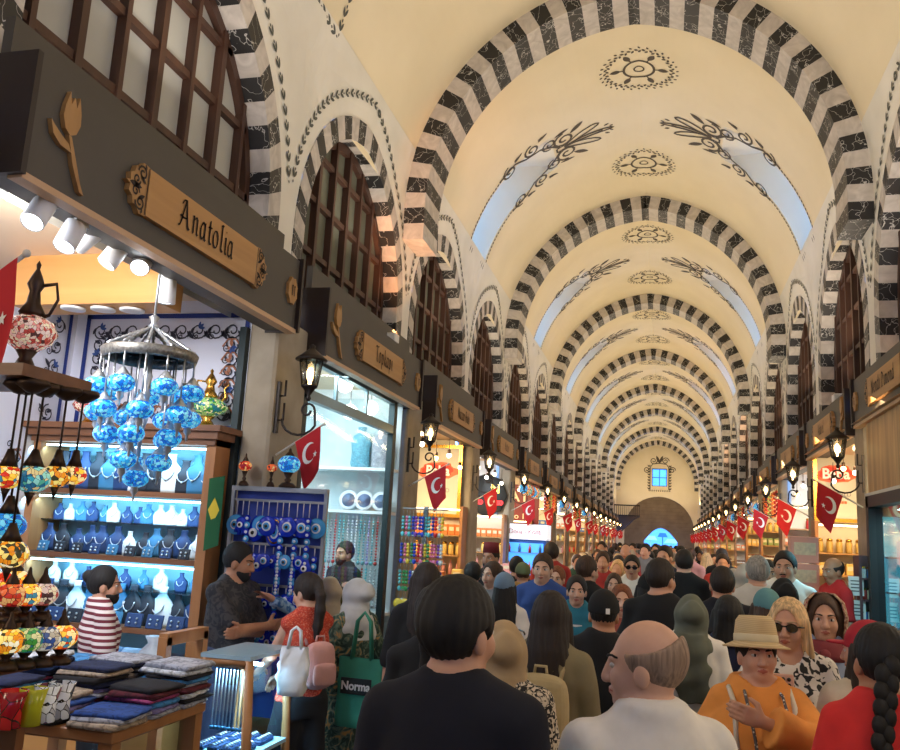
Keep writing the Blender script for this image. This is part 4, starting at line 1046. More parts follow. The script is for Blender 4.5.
for nm, x, y, n in stacks:
    z = zt; last = None
    for i in range(n):
        c = rc.choice([q for q in CLO if q != last]); last = c; w, d, h = rc.uniform(.225, .255), rc.uniform(.2, .225), rc.uniform(.013, .024)
        o = fold(w, d, h, i*7+len(nm)).build('folded_cloth', CM[c[0]], loc=(x+rc.uniform(-.012, .012), y+rc.uniform(-.012, .012), z)); o.rotation_euler = (0, 0, rc.uniform(-.12, .12)); z += h*1.03
        tag(o, 'folded %s cloth, %s up in the %s stack on the table' % (c[0], ORD[i], nm), 'folded cloth', 'folded cloths on the low table')
# wooden chair beside the striped man
CH = empty('wooden_chair', (-2.62, 4.18, 0), 'wooden chair with open arm frame right of the striped shirt man', 'chair')
m = MB(); m.bx(-.2, .2, -.2, .2, .44, .48, .01); m.build('seat', OAKV, CH)
for sx in (-1, 1):
    for sy in (-1, 1): m = MB(); m.bx(sx*.18-.025, sx*.18+.025, sy*.18-.025, sy*.18+.025, 0, 1.16 if sx > 0 else .44); m.build('leg', OAKV, CH)
m = MB(); m.bx(.155, .205, -.2, .2, 1.12, 1.18); m.build('arm_frame', OAKV, CH)
# glass showcase at the counter corner
SC = empty('glass_showcase', (-2.14, 4.1, 0), 'wooden framed glass showcase of bracelets in front of the crossed arms man', 'showcase')
def SL_(p, q, t=.03): m = MB(); m.tube([p, q], t, 4); return m
w0, w1, d0 = .19, .12, .46; zT, zB = 1.07, .35
m = MB()
for sx in (-1, 1): m.tube([(sx*w0, 0, 0), (sx*w1, 0, zT)], .028, 4)
m.tube([(-w1, 0, zT-.015), (w1, 0, zT-.015)], .028, 4); m.tube([(-w0*.9, 0, .5), (w0*.9, 0, .5)], .022, 4); m.build('front_frame', OAKV, SC)
m = MB()
for sx in (-1, 1): m.tube([(sx*w0, d0, 0), (sx*w1, d0, zT)], .025, 4)
m.tube([(-w1, d0, zT-.015), (w1, d0, zT-.015)], .025, 4); m.build('rear_frame', OAKV, SC)
m = MB(); m.quad((-w0, .0, .5), (w0, .0, .5), (w1, 0, zT-.03), (-w1, 0, zT-.03)); m.quad((w0, .0, .1), (w0, d0, .1), (w1, d0, zT-.03), (w1, 0, zT-.03)); m.build('glass_pane', glass('case_glass', (226, 244, 250), .3), SC)
m = MB(); m.bx(-w1-.02, w1+.02, -.02, d0+.02, zT, zT+.02); m.build('glass_top', mat('case_top', (150, 176, 190), .15), SC)
for z in (.30, .62): m = MB(); m.bx(-w0*.9, w0*.86, .02, d0-.02, z-.02, z); m.build('shelf', mat('case_shelf', (180, 214, 236), .4), SC)
m = MB(); m.bx(-w1*.7, w1*.7, d0*.5, d0*.5+.02, zT-.06, zT-.045); m.build('led_strip', emis('led_case', (200, 236, 255), 12), SC)
bc = None
for k, (z, n) in enumerate(((.62, 8), (.3, 8))):
    for i in range(n):
        loc = (-.12+.22*(i % 4)/3.0-2.14, 4.19+.2*(i//4), z)
        if bc is None:
            bc = MB(); bc.box((0, 0, .012), (.05, .16, .024), bev=.006); bc = bc.build('bracelet_tray', VN); q = MB()
            for t in range(6): q.tube([(-.018, -.065+t*.026, .026), (0, -.065+t*.026, .034), (.018, -.065+t*.026, .026)], .004, 5)
            q.build('bracelets', SILVER, bc); o = bc
        else: o = dup(bc)
        o.location = loc; tag(o, 'navy tray of bracelets on the %s shelf of the glass showcase' % ('upper', 'lower')[k], 'tray', 'bracelet trays, %s shelf' % ('upper', 'lower')[k])
br = None
for i in range(9):
    loc = (-2.22+.16*i/8, 4.15, .96)
    if br is None:
        br = MB(); br.tube([(0, 0, .05), (0, 0, -.22)], .004, 5); br = br.build('chain_necklace', SILVER); q = MB(); q.ball((0, 0, -.235), .011, 8, 6); q.build('pendant', VT, br); o = br
    else: o = dup(br)
    o.location = loc; tag(o, 'silver chain hanging behind the front glass of the showcase', 'necklace', 'chains hanging in the showcase')
area('case_light', (-2.14, 4.34, 1.05), (-2.14, 4.3, 0), .15, 16, (170, 225, 255), .4)
# ------------------------------------------------------------------ evil eye stall at the first pillar
EB = mat('eye_blue', (20, 52, 200), .12); EW = mat('eye_white', (236, 240, 246), .2); EC = mat('eye_cyan', (70, 160, 226), .15); EK = mat('eye_black', (10, 10, 18), .2); CORD = mat('cord', (206, 206, 214), .7)
ER = empty('charm_rack', (-2.45, 5.2, 0), 'metal rack hung with blue evil eye charms before the first pillar', 'rack')
m = MB()
for x in (-.33, .33): m.bx(x-.012, x+.012, -.012, .012, 0, 1.97)
m.bx(-.34, .34, -.02, .02, 1.96, 1.99); m.build('rack_frame', STEEL, ER)
for z in (1.9, 1.62, 1.36, 1.12): m = MB(); m.bx(-.33, .33, -.008, .008, z-.008, z+.008); m.build('hanging_bar', STEEL, ER)
m = MB(); m.bx(-.32, .32, .03, .04, .55, 1.96); m.build('back_board', mat('rack_back', (44, 66, 160), .6), ER)
def charm(kind, r, l):
    root = empty('evil_eye_charm', (0, 0, 0), 'x', 'charm', 'evil eye charms on the rack')
    m = MB(); m.tube([(0, 0, 0), (0, 0, -l)], .0035, 4); m.build('cord', CORD, root)
    FX = Matrix.Rotation(PI/2, 4, 'X')
    def disc(nm, rr, y, M_, z, e=1.0):
        m = MB(); m.lathe([(0, 0), (rr*.9, .0), (rr, .004), (rr*.9, .009), (0, .01)], (0, y, z), 20, M=Matrix.Diagonal((1, 1, e, 1)) @ FX); return m.build(nm, M_, root)
    if kind in ('disc', 'oval', 'pale', 'dark'):
        e = 1.5 if kind == 'oval' else 1; z = -l-r*e
        disc('glass_disc', r, 0, {'disc': EB, 'oval': EB, 'pale': EC, 'dark': EK}[kind], z, e)
        if kind == 'oval': disc('gold_ring', r*.82, -.004, GOLD, z, e); disc('blue_ring', r*.72, -.007, EB, z, e)
        disc('white_ring', r*.5, -.010, EW, z, e); disc('light_iris', r*.36, -.013, EC, z, e); disc('pupil', r*.17, -.016, EK, z, e)
    elif kind == 'string':
        for i in range(11): disc('bead', r, 0, [EB, EC][i % 2], -l-r*(2*i+1)); disc('bead_eye', r*.45, -.008, EW, -l-r*(2*i+1)); 
    elif kind == 'hand':
        m = MB(); z = -l-r
        for i, dx in enumerate((-.5, -.18, .18, .5)): m.tube([(dx*r, 0, z-.0), (dx*r*1.1, 0, z+(-1.0 if i in (1, 2) else -.75)*r)], r*.17, 6)
        m.ball((0, 0, z+.1*r), r*.72, 10, 8, (1, .3, 1)); m.build('hand_charm', EB, root); disc('white_ring', r*.3, -.02, EW, z); disc('pupil', r*.15, -.024, EK, z)
    elif kind == 'drop':
        m = MB(); m.lathe([(0, 0), (.3*r, -.3*r), (.75*r, -1.2*r), (r, -1.8*r), (.6*r, -2.4*r), (0, -2.6*r)], (0, 0, -l), 12, sy=.4); m.build('glass_drop', EB, root); disc('white_ring', r*.45, -.4*r, EW, -l-1.7*r); disc('pupil', r*.2, -.4*r-.004, EK, -l-1.7*r)
    return root
re_ = random.Random(5); pc = {}; nn_ = 0
KN = {'disc': 'round blue', 'oval': 'oval ringed', 'pale': 'pale blue round', 'dark': 'black round', 'string': 'string of small', 'hand': 'hand shaped blue', 'drop': 'drop shaped blue'}
rows = [(1.9, ['pale', 'hand', 'string', 'drop', 'pale', 'disc', 'oval', 'string', 'disc', 'string', 'disc', 'string', 'pale'], .066, .09), (1.62, ['disc', 'hand', 'string', 'disc', 'drop', 'disc', 'hand', 'string', 'pale', 'string', 'disc', 'drop', 'string'], .046, .05), (1.36, ['disc', 'drop', 'hand', 'disc', 'drop', 'disc', 'drop', 'disc', 'hand', 'disc', 'drop', 'disc', 'hand', 'disc'], .040, .035), (1.12, ['disc', 'pale', 'disc', 'drop', 'disc', 'pale', 'disc', 'drop', 'disc', 'hand', 'disc', 'pale', 'drop', 'disc'], .038, .03)]
for ri, (z, ks, r, l) in enumerate(rows):
    for i, k in enumerate(ks):
        rr = r if k != 'string' else .022
        key = (k, ri)
        loc = (-2.45-.31+.62*(i+.5)/len(ks), 5.2-.02-.012*(i % 3), z-.008)
        lb = '%s evil eye charm, %s on the %s bar of the rack' % (KN[k], ORD[i], ['top', 'second', 'third', 'lowest'][ri])
        if key not in pc: pc[key] = o = charm(k, rr, l); o.location = loc; o['label'] = lb
        else: copy_to(pc[key], loc, label=lb)
for (px, cc, r, lb) in ((243, 'red', .045, 'small red mosaic lamp on top of the charm rack, leftmost'), (270, 'red', .035, 'small red mosaic lamp on top of the charm rack, in the middle'), (287, 'blue', .075, 'blue mosaic lamp on top of the charm rack beside the red flag')):
    p = atd(px, 490, 5.2); o = table_lamp(cc, r, .10); o.location = (min(p.x, -2.16), 5.2, 1.99); o['label'] = lb
# green flag with a yellow emblem beside the case
m = MB(); m.quad((0, 0, 0), (.11, 0, .02), (.12, -.02, -.42), (.02, -.02, -.46)); m.add([(0, .006, 0), (.11, .006, .02), (.12, -.014, -.42), (.02, -.014, -.46)], [(3, 2, 1, 0)])
gf = m.build('green_pennant', mat('pennant_green', (22, 92, 52), .8), loc=(-2.86, 5.0, 2.02)); tag(gf, 'green pennant with yellow diamond hanging at the right end of the jewellery case', 'pennant')
m = MB(); m.quad((.02, -.012, -.2), (.06, -.012, -.12), (.1, -.012, -.2), (.06, -.012, -.29)); m.build('yellow_diamond', mat('pen_yellow', (226, 200, 60), .8), gf)

p = atd(2, 392, 2.5); o = make_flag(-1, .25, .36, 8); o.location = (-2.52, 2.36, 2.36); o['label'] = 'red crescent flag hanging at the left edge above the lamp stand'; o['group'] = 'red crescent flags along the hall'

m = MB(); m.bx(-2.895, -2.845, 5.27, 5.33, 0, 3.1); struct(m.build('trim_9', DARKMET))
# ------------------------------------------------------------------ second shop on the left: scarf shop behind glass
Y2a, Y2b = 5.86, 8.40
room(-1, Y2a, Y2b, 1.3, 3.2, mat('bright_wall', (238, 242, 244), .7))
FR = mat('front_frame', (126, 144, 148), .35, .4)
SF = empty('shop_window_front', (-2.66, (Y2a+8.1)/2, 0), 'tall glass shop front with steel bar below the Topkapi sign', 'shop front')
oy = (Y2a+8.1)/2
m = MB(); m.bx(-.03, .03, 8.06-oy, 8.16-oy, 0, 3.05); m.build('jamb', DARKMET, SF)
m = MB(); m.bx(-.03, .03, Y2a-oy, Y2a+.07-oy, 0, 3.05); m.build('jamb', DARKMET, SF)
m = MB(); m.bx(-.03, .03, Y2a-oy, 8.1-oy, 2.70, 2.78); m.build('transom_bar', FR, SF)
m = MB(); m.bx(-.03, .03, Y2a-oy, 8.1-oy, 3.0, 3.06); m.build('head_bar', FR, SF)
for y in (6.55, 7.3): m = MB(); m.bx(-.012, .012, y-.02-oy, y+.02-oy, 2.78, 3.0); m.build('glazing_bar', FR, SF)
m = MB(); m.quad((0, Y2a-oy, .1), (0, 8.1-oy, .1), (0, 8.1-oy, 3.0), (0, Y2a-oy, 3.0)); m.build('glass_pane', glass('front_glass', (232, 246, 248), .2), SF)
# shelves on the partition facing the camera
SH = empty('shop_shelves', (-3.15, Y2b, 0), 'white wall shelves with wrapped scarves and plates inside the glass shop front', 'shelves')
for z in (2.36, 1.93, .95): m = MB(); m.bx(-.62, .5, -.3, -.01, z-.03, z); m.build('shelf_board', mat('white_board', (232, 238, 240), .5), SH)
m = MB(); m.bx(-.62, .5, -.02, -.005, .4, 3.1); m.build('back_panel', mat('shop_back', (190, 206, 210), .6), SH)
for i, (x, cc, nm) in enumerate(((-3.02, (110, 176, 196), 'pale turquoise'), (-2.80, (176, 176, 184), 'silvery white'))):
    m = MB(); m.lathe([(.085, 0), (.098, .04), (.092, .16), (.1, .26), (.08, .33), (.03, .36), (.045, .42), (0, .41)], (0, 0, 0), 16, sx=1.05, sy=.8)
    rr = random.Random(i); m.v = [(a*(1+rr.uniform(-.07, .07)), b*(1+rr.uniform(-.07, .07)), c) for a, b, c in m.v]
    tag(m.build('wrapped_scarf', two_tone('scarf%d' % i, tuple(int(v*.8) for v in cc), cc, 'noise', 30, .5, soft=.1, rough=.5, distort=2), loc=(x, Y2b-.16, 2.36)), '%s bundled scarf on the upper shelf behind the glass' % nm, 'scarf')
pl_ = None
for i, x in enumerate((-3.12, -2.95, -2.77)):
    if pl_ is None:
        FX = Matrix.Rotation(PI/2-.2, 4, 'X')
        m = MB(); m.lathe([(0, .0), (.06, .004), (.1, .02), (.102, .024), (.06, .01), (0, .008)], (0, 0, .1), 24, M=FX); pl_ = m.build('ceramic_plate', mat('plate_white', (232, 236, 240), .25)); 
        m = MB(); m.lathe([(.03, .016), (.07, .022)], (0, 0, .1), 24, M=Matrix.Rotation(PI/2-.2, 4, 'X')); m.build('painted_ring', mat('plate_blue', (130, 160, 200), .3), pl_); o = pl_
    else: o = dup(pl_)
    o.location = (x, Y2b-.14, 1.93); tag(o, '%s decorated ceramic plate on the lower shelf behind the glass' % ('left', 'middle', 'right')[i], 'plate', 'ceramic plates in the scarf shop')
BEADC = [('white', (226, 232, 236)), ('turquoise', (90, 180, 190)), ('grey', (150, 156, 170)), ('red', (190, 60, 60)), ('lilac', (170, 160, 210)), ('silver', (200, 204, 206))]
bs = {}
rq = random.Random(8)
for r, (z, n, l) in enumerate(((1.88, 15, .40), (1.42, 15, .36))):
    for i in range(n):
        k = rq.randrange(len(BEADC)); nm, cc = BEADC[k]
        if (k, r) not in bs:
            m = MB(); m.tube([(0, 0, 0), (0, 0, -.06)], .003, 4); nb = int(l/.028)
            for b in range(nb): m.ball((0, 0, -.06-.028*b), .012, 6, 5)
            m.ball((0, 0, -.06-.028*nb-.008), .02, 7, 5); bs[(k, r)] = o = m.build('bead_string', mat('bead_'+nm, cc, .25))
        else: o = dup(bs[(k, r)])
        o.location = (-3.3+.62*i/(n-1)+.02, Y2b-.28, z); tag(o, '%s bead string, %s in the %s row behind the glass' % (nm, ORD[i], ('upper', 'lower')[r]), 'bead string', 'bead strings in the scarf shop')
lp = None
for i, (px, py, y) in enumerate(((345, 385, 6.7), (371, 408, 7.6), (350, 412, 7.9))):  # glowing balls put where lamp reflections show in the glass
    p = atx(px, py, -2.95)
    if lp is None:
        m = MB(); m.ball((0, 0, 0), .075, 16, 12); lp = m.build('globe_reflection', emis('globe_white', (255, 252, 240), 6.0)); m = MB(); m.cyl((0, 0, .07), (0, 0, .42), .006, 6); m.build('globe_rod', STEEL, lp); o = lp
    else: o = dup(lp)
    o.location = p; tag(o, ('left white globe lamp above the steel bar behind the glass', 'right white globe lamp above the steel bar behind the glass', 'low white globe lamp below the steel bar behind the glass')[i], 'lamp')
for i, (px, py) in enumerate(((353, 398), (362, 402))): pass
area('shop_light', (-3.1, 7.1, 3.1), (-3.2, 7.6, 0), .8, 85, (228, 246, 255), 1.8)
# charm stand with colourful key rings at the second pillar
KS = empty('key_ring_stand', (-2.28, 8.2, 0), 'tall stand of colourful key rings and beads by the second pillar', 'stand')
m = MB(); m.bx(-.02, .02, -.02, .02, 0, 2.0); m.build('post', STEEL, KS); m = MB(); m.lathe([(.22, 0), (.22, .03), (.03, .05)], (0, 0, 0), 20); m.build('stand_foot', STEEL, KS)
for z in (1.98, 1.72, 1.46, 1.2, .95): m = MB(); m.bx(-.21, .21, -.1, .1, z-.012, z); m.build('tier', STEEL, KS)
KC = [('red', (200, 40, 50)), ('blue', (40, 70, 190)), ('green', (60, 150, 90)), ('yellow', (230, 200, 70)), ('purple', (120, 70, 170)), ('white', (220, 224, 230)), ('teal', (90, 180, 190)), ('pink', (220, 120, 160))]
ks = {}
for t, z in enumerate((1.965, 1.705, 1.445, 1.185, .935)):
    for i in range(13):
        k = rq.randrange(len(KC)); nm, cc = KC[k]; big = t >= 3
        if (k, big) not in ks:
            root = empty('key_ring', (0, 0, 0), 'x', 'key ring', 'key rings on the tall stand')
            m = MB(); m.tube([(0, 0, 0), (0, 0, -.05)], .003, 4); m.lathe([(.013, -.05), (.016, -.053), (.013, -.056)], (0, 0, 0), 10); m.build('ring_cord', STEEL, root)
            m = MB(); cm = mat('key_'+nm, cc, .3)
            if big: m.lathe([(0, 0), (.045, .0), (.05, .006), (.03, .012), (0, .012)], (0, 0, -.11), 16, M=Matrix.Rotation(PI/2, 4, 'X'))
            else:
                for b in range(4): m.ball((0, 0, -.07-.034*b), .017, 8, 6)
                m.lathe([(0, -.2), (.022, -.22), (.012, -.25), (0, -.255)], (0, 0, 0), 8, sy=.5)
            m.build('charm', cm, root); ks[(k, big)] = o = root
        else: o = dup(ks[(k, big)])
        u = i/12; o.location = (-2.28-.2+.4*u, 8.2-.105 if i % 2 == 0 else 8.2-.09, z-.01)
        tag(o, '%s key ring, %s on the %s tier of the tall stand' % (nm, ORD[i], ORD[t]), 'key ring', 'key rings on the tall stand')

# ------------------------------------------------------------------ sweet shop with the Baba poster, and the following shops
def poster(name, label, c, w, h, side, y, fr=GOLD, bgc=None, depth=.05):
    root = empty(name, (c[0], y, c[1]), label, 'poster')
    m = MB(); t = .045
    for a in ((-w/2, w/2, h/2-t, h/2), (-w/2, w/2, -h/2, -h/2+t), (-w/2, -w/2+t, -h/2+t, h/2-t), (w/2-t, w/2, -h/2+t, h/2-t)): m.bx(a[0], a[1], -depth, 0, a[2], a[3])
    m.build('frame', fr, root)
    m = MB(); m.bx(-w/2+t, w/2-t, -.02, -.004, -h/2+t, h/2-t); m.build('sheet', bgc, root)
    return root
TM = lambda x, y, z: Matrix.Translation((x, y, z)) @ Matrix.Rotation(PI/2, 4, 'X')
PAPER = mat('poster_paper', (208, 202, 184), .6)
def blobpoly(m, w, h, y, seed, z0=0, x0=0):
    rr = random.Random(seed); n = 26; pts = []
    for i in range(n):
        a = 2*PI*i/n; k = 1+rr.uniform(-.13, .13); pts.append((x0+w*k*math.cos(a), y, z0+h*k*math.sin(a)))
    m.add(pts, [tuple(range(n))]); return m
def baba(root, w, h, txt=True):
    m = MB(); blobpoly(m, w*.46, h*.13, -.024, 2, h*.14); m.build('red_blot', mat('blot_orange', (240, 110, 70), .6), root)
    m = MB(); blobpoly(m, w*.38, h*.10, -.027, 5, h*.14, -.02); m.build('red_blot', mat('blot_red', (226, 60, 40), .6), root)
    text_mesh('lettering', 'Baba', h*.2, mat('letter_white', (250, 246, 240), .6), root, TM(-.01, -.031, h*.14), .001, .95, .006)
    if txt:
        text_mesh('small_lettering', 'WORLD', h*.085, mat('letter_grey', (130, 130, 130), .6), root, TM(.03, -.026, -h*.14), .001, .95)
        m = MB(); [m.bx(-.06+.035*i, -.03+.035*i, -.026, -.022, -h*.27, -h*.235) for i in range(5)]; m.build('orange_line', mat('blot_orange', (240, 110, 70), .6), root)
pb = poster('framed_poster', 'gold framed white poster with red Baba lettering in the left sweet shop', (-3.07, 2.47), .68, 1.0, -1, 11.58, GOLD, PAPER); baba(pb, .6, .95)
pr_ = poster('framed_poster', 'gold framed white poster with red blot behind the right-hand flag', (2.12, 2.62), .56, .95, 1, 11.72, GOLD, PAPER); baba(pr_, .5, .9, True)
# generic goods
BOXC = [('orange', (232, 130, 60)), ('yellow', (236, 200, 110)), ('pink', (232, 160, 150)), ('red', (196, 50, 44)), ('green', (140, 160, 90)), ('brown', (130, 84, 54)), ('cream', (236, 220, 184)), ('blue', (70, 120, 190)), ('white', (234, 232, 226)), ('gold', (206, 170, 90))]
GM = {n: mat('goods_'+n, c, .45, noise=.25, nscale=30) for n, c in BOXC}
PRO = {}
def goods(kind, colr):
    key = (kind, colr)
    if key in PRO: return dup(PRO[key])
    if kind == 'jar':
        o = empty('sweet_jar', (0, 0, 0), 'x', 'jar')
        m = MB(); m.lathe([(.0, 0), (.05, 0), (.055, .02), (.055, .12), (.045, .14)], (0, 0, 0), 12); m.build('jar_body', GM[colr], o); m = MB(); m.lathe([(.048, .138), (.05, .165), (.02, .175), (0, .176)], (0, 0, 0), 12); m.build('lid', GOLD, o)
    elif kind == 'box':
        m = MB(); m.box((0, 0, .07), (.13, .1, .14), bev=.006); o = m.build('gift_box', GM[colr]); m = MB(); m.box((0, -.052, .08), (.09, .004, .05)); m.build('box_label', GM['cream'], o)
    elif kind == 'tray':
        m = MB(); m.bx(-.09, .09, -.11, .11, 0, .03); o = m.build('sweets_tray', GM['white']); m = MB(); rr = random.Random(3)
        for i in range(4):
            for j in range(5):
                m.box((-.063+.042*i, -.08+.04*j, .045+.012*((i+j) % 2)), (.036, .034, .03), bev=.006)
        c = m.build('sweets', GM[colr], o); c['kind'] = 'stuff'
    elif kind == 'mound':
        m = MB(); m.lathe([(.0, 0), (.1, 0), (.12, .05), (.11, .05)], (0, 0, 0), 14); o = m.build('spice_bowl', GM['brown']); m = MB(); m.lathe([(.11, .045), (.07, .1), (.02, .15), (0, .16)], (0, 0, 0), 14); m.build('spice_heap', GM[colr], o)
    elif kind == 'bottle':
        m = MB(); m.lathe([(0, 0), (.035, 0), (.037, .1), (.03, .14), (.013, .17), (.013, .2), (0, .2)], (0, 0, 0), 10); o = m.build('bottle', GM[colr]); m = MB(); m.cyl((0, 0, .2), (0, 0, .225), .015, 8); m.build('cap', GM['gold'], o)
    PRO[key] = o; return o
rg = random.Random(77)
PALS = [['orange', 'yellow', 'pink', 'cream'], ['yellow', 'green', 'brown', 'gold'], ['pink', 'white', 'red', 'cream'], ['gold', 'yellow', 'brown', 'orange'], ['blue', 'white', 'cream', 'pink'], ['red', 'orange', 'brown', 'gold']]
def shop_unit(side, y1, j, x0, x1, pal, wall_m=None, top=2.0, kinds=('box', 'jar', 'bottle', 'jar')):
    """wall shelves on the far partition, facing down the hall toward the camera"""
    sd = 'left' if side < 0 else 'right'; sn = ORD[j]
    root = empty('goods_shelves', ((x0+x1)/2, y1, 0), 'lit goods shelves on the far partition of the %s shop on the %s' % (sn, sd), 'shelves')
    ox = (x0+x1)/2; w = x1-x0
    m = MB(); m.bx(-w/2, w/2, -.02, -.005, 0, top+.1); m.build('back_panel', wall_m or SHOPWARM, root)
    near = j <= 4; gap = .265 if near else .33; ns = 6 if near else 4
    zs = [top-.02-gap*(k+1) for k in range(ns)]
    for z in zs: m = MB(); m.bx(-w/2, w/2, -.3, -.02, z-.02, z); m.build('shelf_board', BOARD, root)
    for e in (-1, 1): m = MB(); m.bx(e*w/2-.02, e*w/2+.02, -.3, -.005, 0, top+.1); m.build('upright', OAKV, root)
    m = MB(); m.bx(-w/2+.03, w/2-.03, -.29, -.27, top+.04, top+.06); m.build('led_strip', LEDY, root)
    n = max(4, int(w/(.098 if near else .13))); rows = ['top', 'second', 'third', 'fourth', 'fifth', 'lowest']
    for k, z in enumerate(zs if j <= 5 else zs[:3]):
        kd = kinds[k % len(kinds)]; c = pal[k % len(pal)]
        for i in range(n):
            if rg.random() < .06: continue
            o = goods(kd, c); o.location = (x0+w*(i+.5)/n, y1-.17, z)
            if near: o.scale = (.72, .9, 1.0 if kd != 'bottle' else .95)
            tag(o, '%s %s on the %s shelf of the %s shop on the %s' % (c, {'box': 'gift box', 'jar': 'sweet jar', 'bottle': 'bottle', 'tray': 'tray of sweets', 'mound': 'heaped spice bowl'}[kd], rows[k], sn, sd), {'box': 'box', 'jar': 'jar', 'bottle': 'bottle', 'tray': 'tray', 'mound': 'bowl'}[kd], '%ss on the %s shelf, %s shop on the %s' % (kd, rows[k], sn, sd))
    return root
def counter_unit(side, y0, y1, j, pal):
    sd = 'left' if side < 0 else 'right'; sn = ORD[j]; X = -2.42 if side < 0 else 1.66
    root = empty('sales_counter', (X, (y0+y1)/2, 0), 'sales counter with slanted trays in front of the %s shop on the %s' % (sn, sd), 'counter')
    l = y1-y0
    m = MB(); m.bx(-.2, .2, -l/2, l/2, 0, .85); m.build('counter_body', OAKV, root)
    m = MB(); m.bx(-.22, .22, -l/2-.01, l/2+.01, .85, .89); m.build('counter_top', WALNUT, root)
    m = MB(); m.quad((-side*.215, -l/2, .89), (-side*.215, l/2, .89), (-side*.2, l/2, 1.12), (-side*.2, -l/2, 1.12)); m.build('glass_guard', glass('case_glass', (226, 244, 250), .3), root)
    for i in range(5 if j < 6 else 0):
        c = pal[(i+j) % len(pal)]
        for k in range(2+(i+j) % 2):
            o = goods('box', c); o.location = (X+side*.1, y0+l*(i+.5)/5, .89+.142*k+.0)
            tag(o, '%s gift box stacked on the counter of the %s shop on the %s' % (c, sn, sd), 'box', '%s boxes stacked on the counter, %s shop on the %s' % (c, sn, sd))
    n = int(l/.22) if j < 8 else 0
    for i in range(n):
        kd = 'mound' if (j+i//3) % 2 else 'tray'; c = pal[(i//2) % len(pal)]
        o = goods(kd, c); o.location = (X-side*.09, y0+l*(i+.5)/n, .89)
        tag(o, '%s %s on the counter of the %s shop on the %s' % (c, {'tray': 'tray of sweets', 'mound': 'heaped spice bowl'}[kd], sn, sd), {'tray': 'tray', 'mound': 'bowl'}[kd], '%s %ss on the counter, %s shop on the %s' % (c, kd, sn, sd))
HANG = {}
def hung(kind, colr):
    key = (kind, colr)
    if key in HANG: return dup(HANG[key])
    if kind == 'bulb':
        o = empty('pendant_bulb', (0, 0, 0), 'x', 'pendant lamp'); m = MB(); m.cyl((0, 0, 0), (0, 0, -.18), .004, 5); m.lathe([(.02, -.16), (.022, -.2), (.018, -.21)], (0, 0, 0), 8); m.build('cord', BRONZE, o)
        m = MB(); m.ball((0, 0, -.235), .03, 10, 8); m.build('bulb', emis('bulb_'+colr, (255, 246, 226) if colr == 'white' else (255, 206, 130), 14.0), o)
    elif kind == 'string':
        o = empty('dried_string', (0, 0, 0), 'x', 'hanging string'); m = MB(); m.cyl((0, 0, 0), (0, 0, -.5), .003, 4); m.build('cord', CORD, o); m = MB()
        for i in range(12): m.ball((.016*(-1)**i, .012*math.sin(i*2.1), -.06-.037*i), .026, 7, 5, (1, 1, 1.15))
        m.build('dried_pieces', GM[colr], o)
    else:
        o = MB(); o.lathe([(0, 0), (.05, -.03), (.085, -.10), (.075, -.17), (.03, -.21), (0, -.215)], (0, 0, -.1), 12); o = o.build('hanging_lamp', MOS[colr]); m = MB(); m.cyl((0, 0, 0), (0, 0, -.1), .004, 5); m.build('cord', BRONZE, o)
    HANG[key] = o; return o
def hangings(side, y0, y1, j):
    sd = 'left' if side < 0 else 'right'; sn = ORD[j]; X = -2.56 if side < 0 else 1.9; z0 = 3.04
    n = 4 if j < 8 else 3
    for i in range(n):
        w_ = 'warm' if (i+j) % 2 else 'white'; o = hung('bulb', w_); o.location = (X+side*.15, y0+(y1-y0)*(i+.5)/n, z0-.06-.1*(i % 2))
        tag(o, '%s glowing pendant bulb under the ceiling of the %s shop on the %s' % (w_, sn, sd), 'pendant lamp', '%s pendant bulbs, %s shop on the %s' % (w_, sn, sd))
    if j > 9 or j < (4 if side < 0 else 3): return
    n = 7
    for i in range(n):
        kd = 'string' if j % 2 else 'lamp'; c = (['red', 'orange', 'brown', 'green'] if kd == 'string' else ['blue', 'orange', 'teal', 'red'])[i % 4]
        o = hung(kd, c); o.location = (X-side*.02, y0+.25+(y1-y0-.4)*(i+.5)/n, 2.86 if side < 0 else 2.82)
        tag(o, '%s %s hanging at the front of the %s shop on the %s' % (c, 'string of dried produce' if kd == 'string' else 'mosaic lamp', sn, sd), 'hanging string' if kd == 'string' else 'hanging lamp', '%s %ss at the front, %s shop on the %s' % (c, kd, sn, sd))
def shop_lamp(side, x, y, z, lb, warm):
    root = empty('ceiling_lamp', (x, y, z), lb, 'ceiling lamp', 'shop ceiling lamps')
    m = MB(); m.box((0, 0, -.03), (.16, .9, .06), bev=.01); m.build('lamp_housing', mat('white_metal', (226, 226, 226), .4), root)
    m = MB(); m.box((0, 0, -.064), (.12, .84, .01)); m.build('diffuser', LEDY if warm else LEDW, root)
    return root
for j, c in enumerate(LC):
    if j < 2 or c > YE-3: continue
    y0, y1 = c-1.3, c+1.28; warm = j % 3 != 0
    room(-1, y0, y1, 1.4, 3.05+0*j, SHOPWARM if warm else SHOPW)
    pal = PALS[(j*2) % 6] if j != 2 else PALS[0]
    shop_unit(-1, y1-.02, j, -3.45, -2.66, pal, None, 2.02 if j in (2, 3, 4) else 2.4)
    counter_unit(-1, y0+.15, y1-.35, j, PALS[(j+1) % 6])
    hangings(-1, y0, y1, j)
    shop_lamp(-1, -3.0, c-.3, 3.04, 'white ceiling lamp in the %s shop on the left' % ORD[j], warm)
    area('shop_light', (-2.95, c-.2, 2.94), (-2.75, c+.5, .5), .5, 95 if j < 5 else 80, (255, 226, 180) if warm else (236, 244, 255), 1.6)
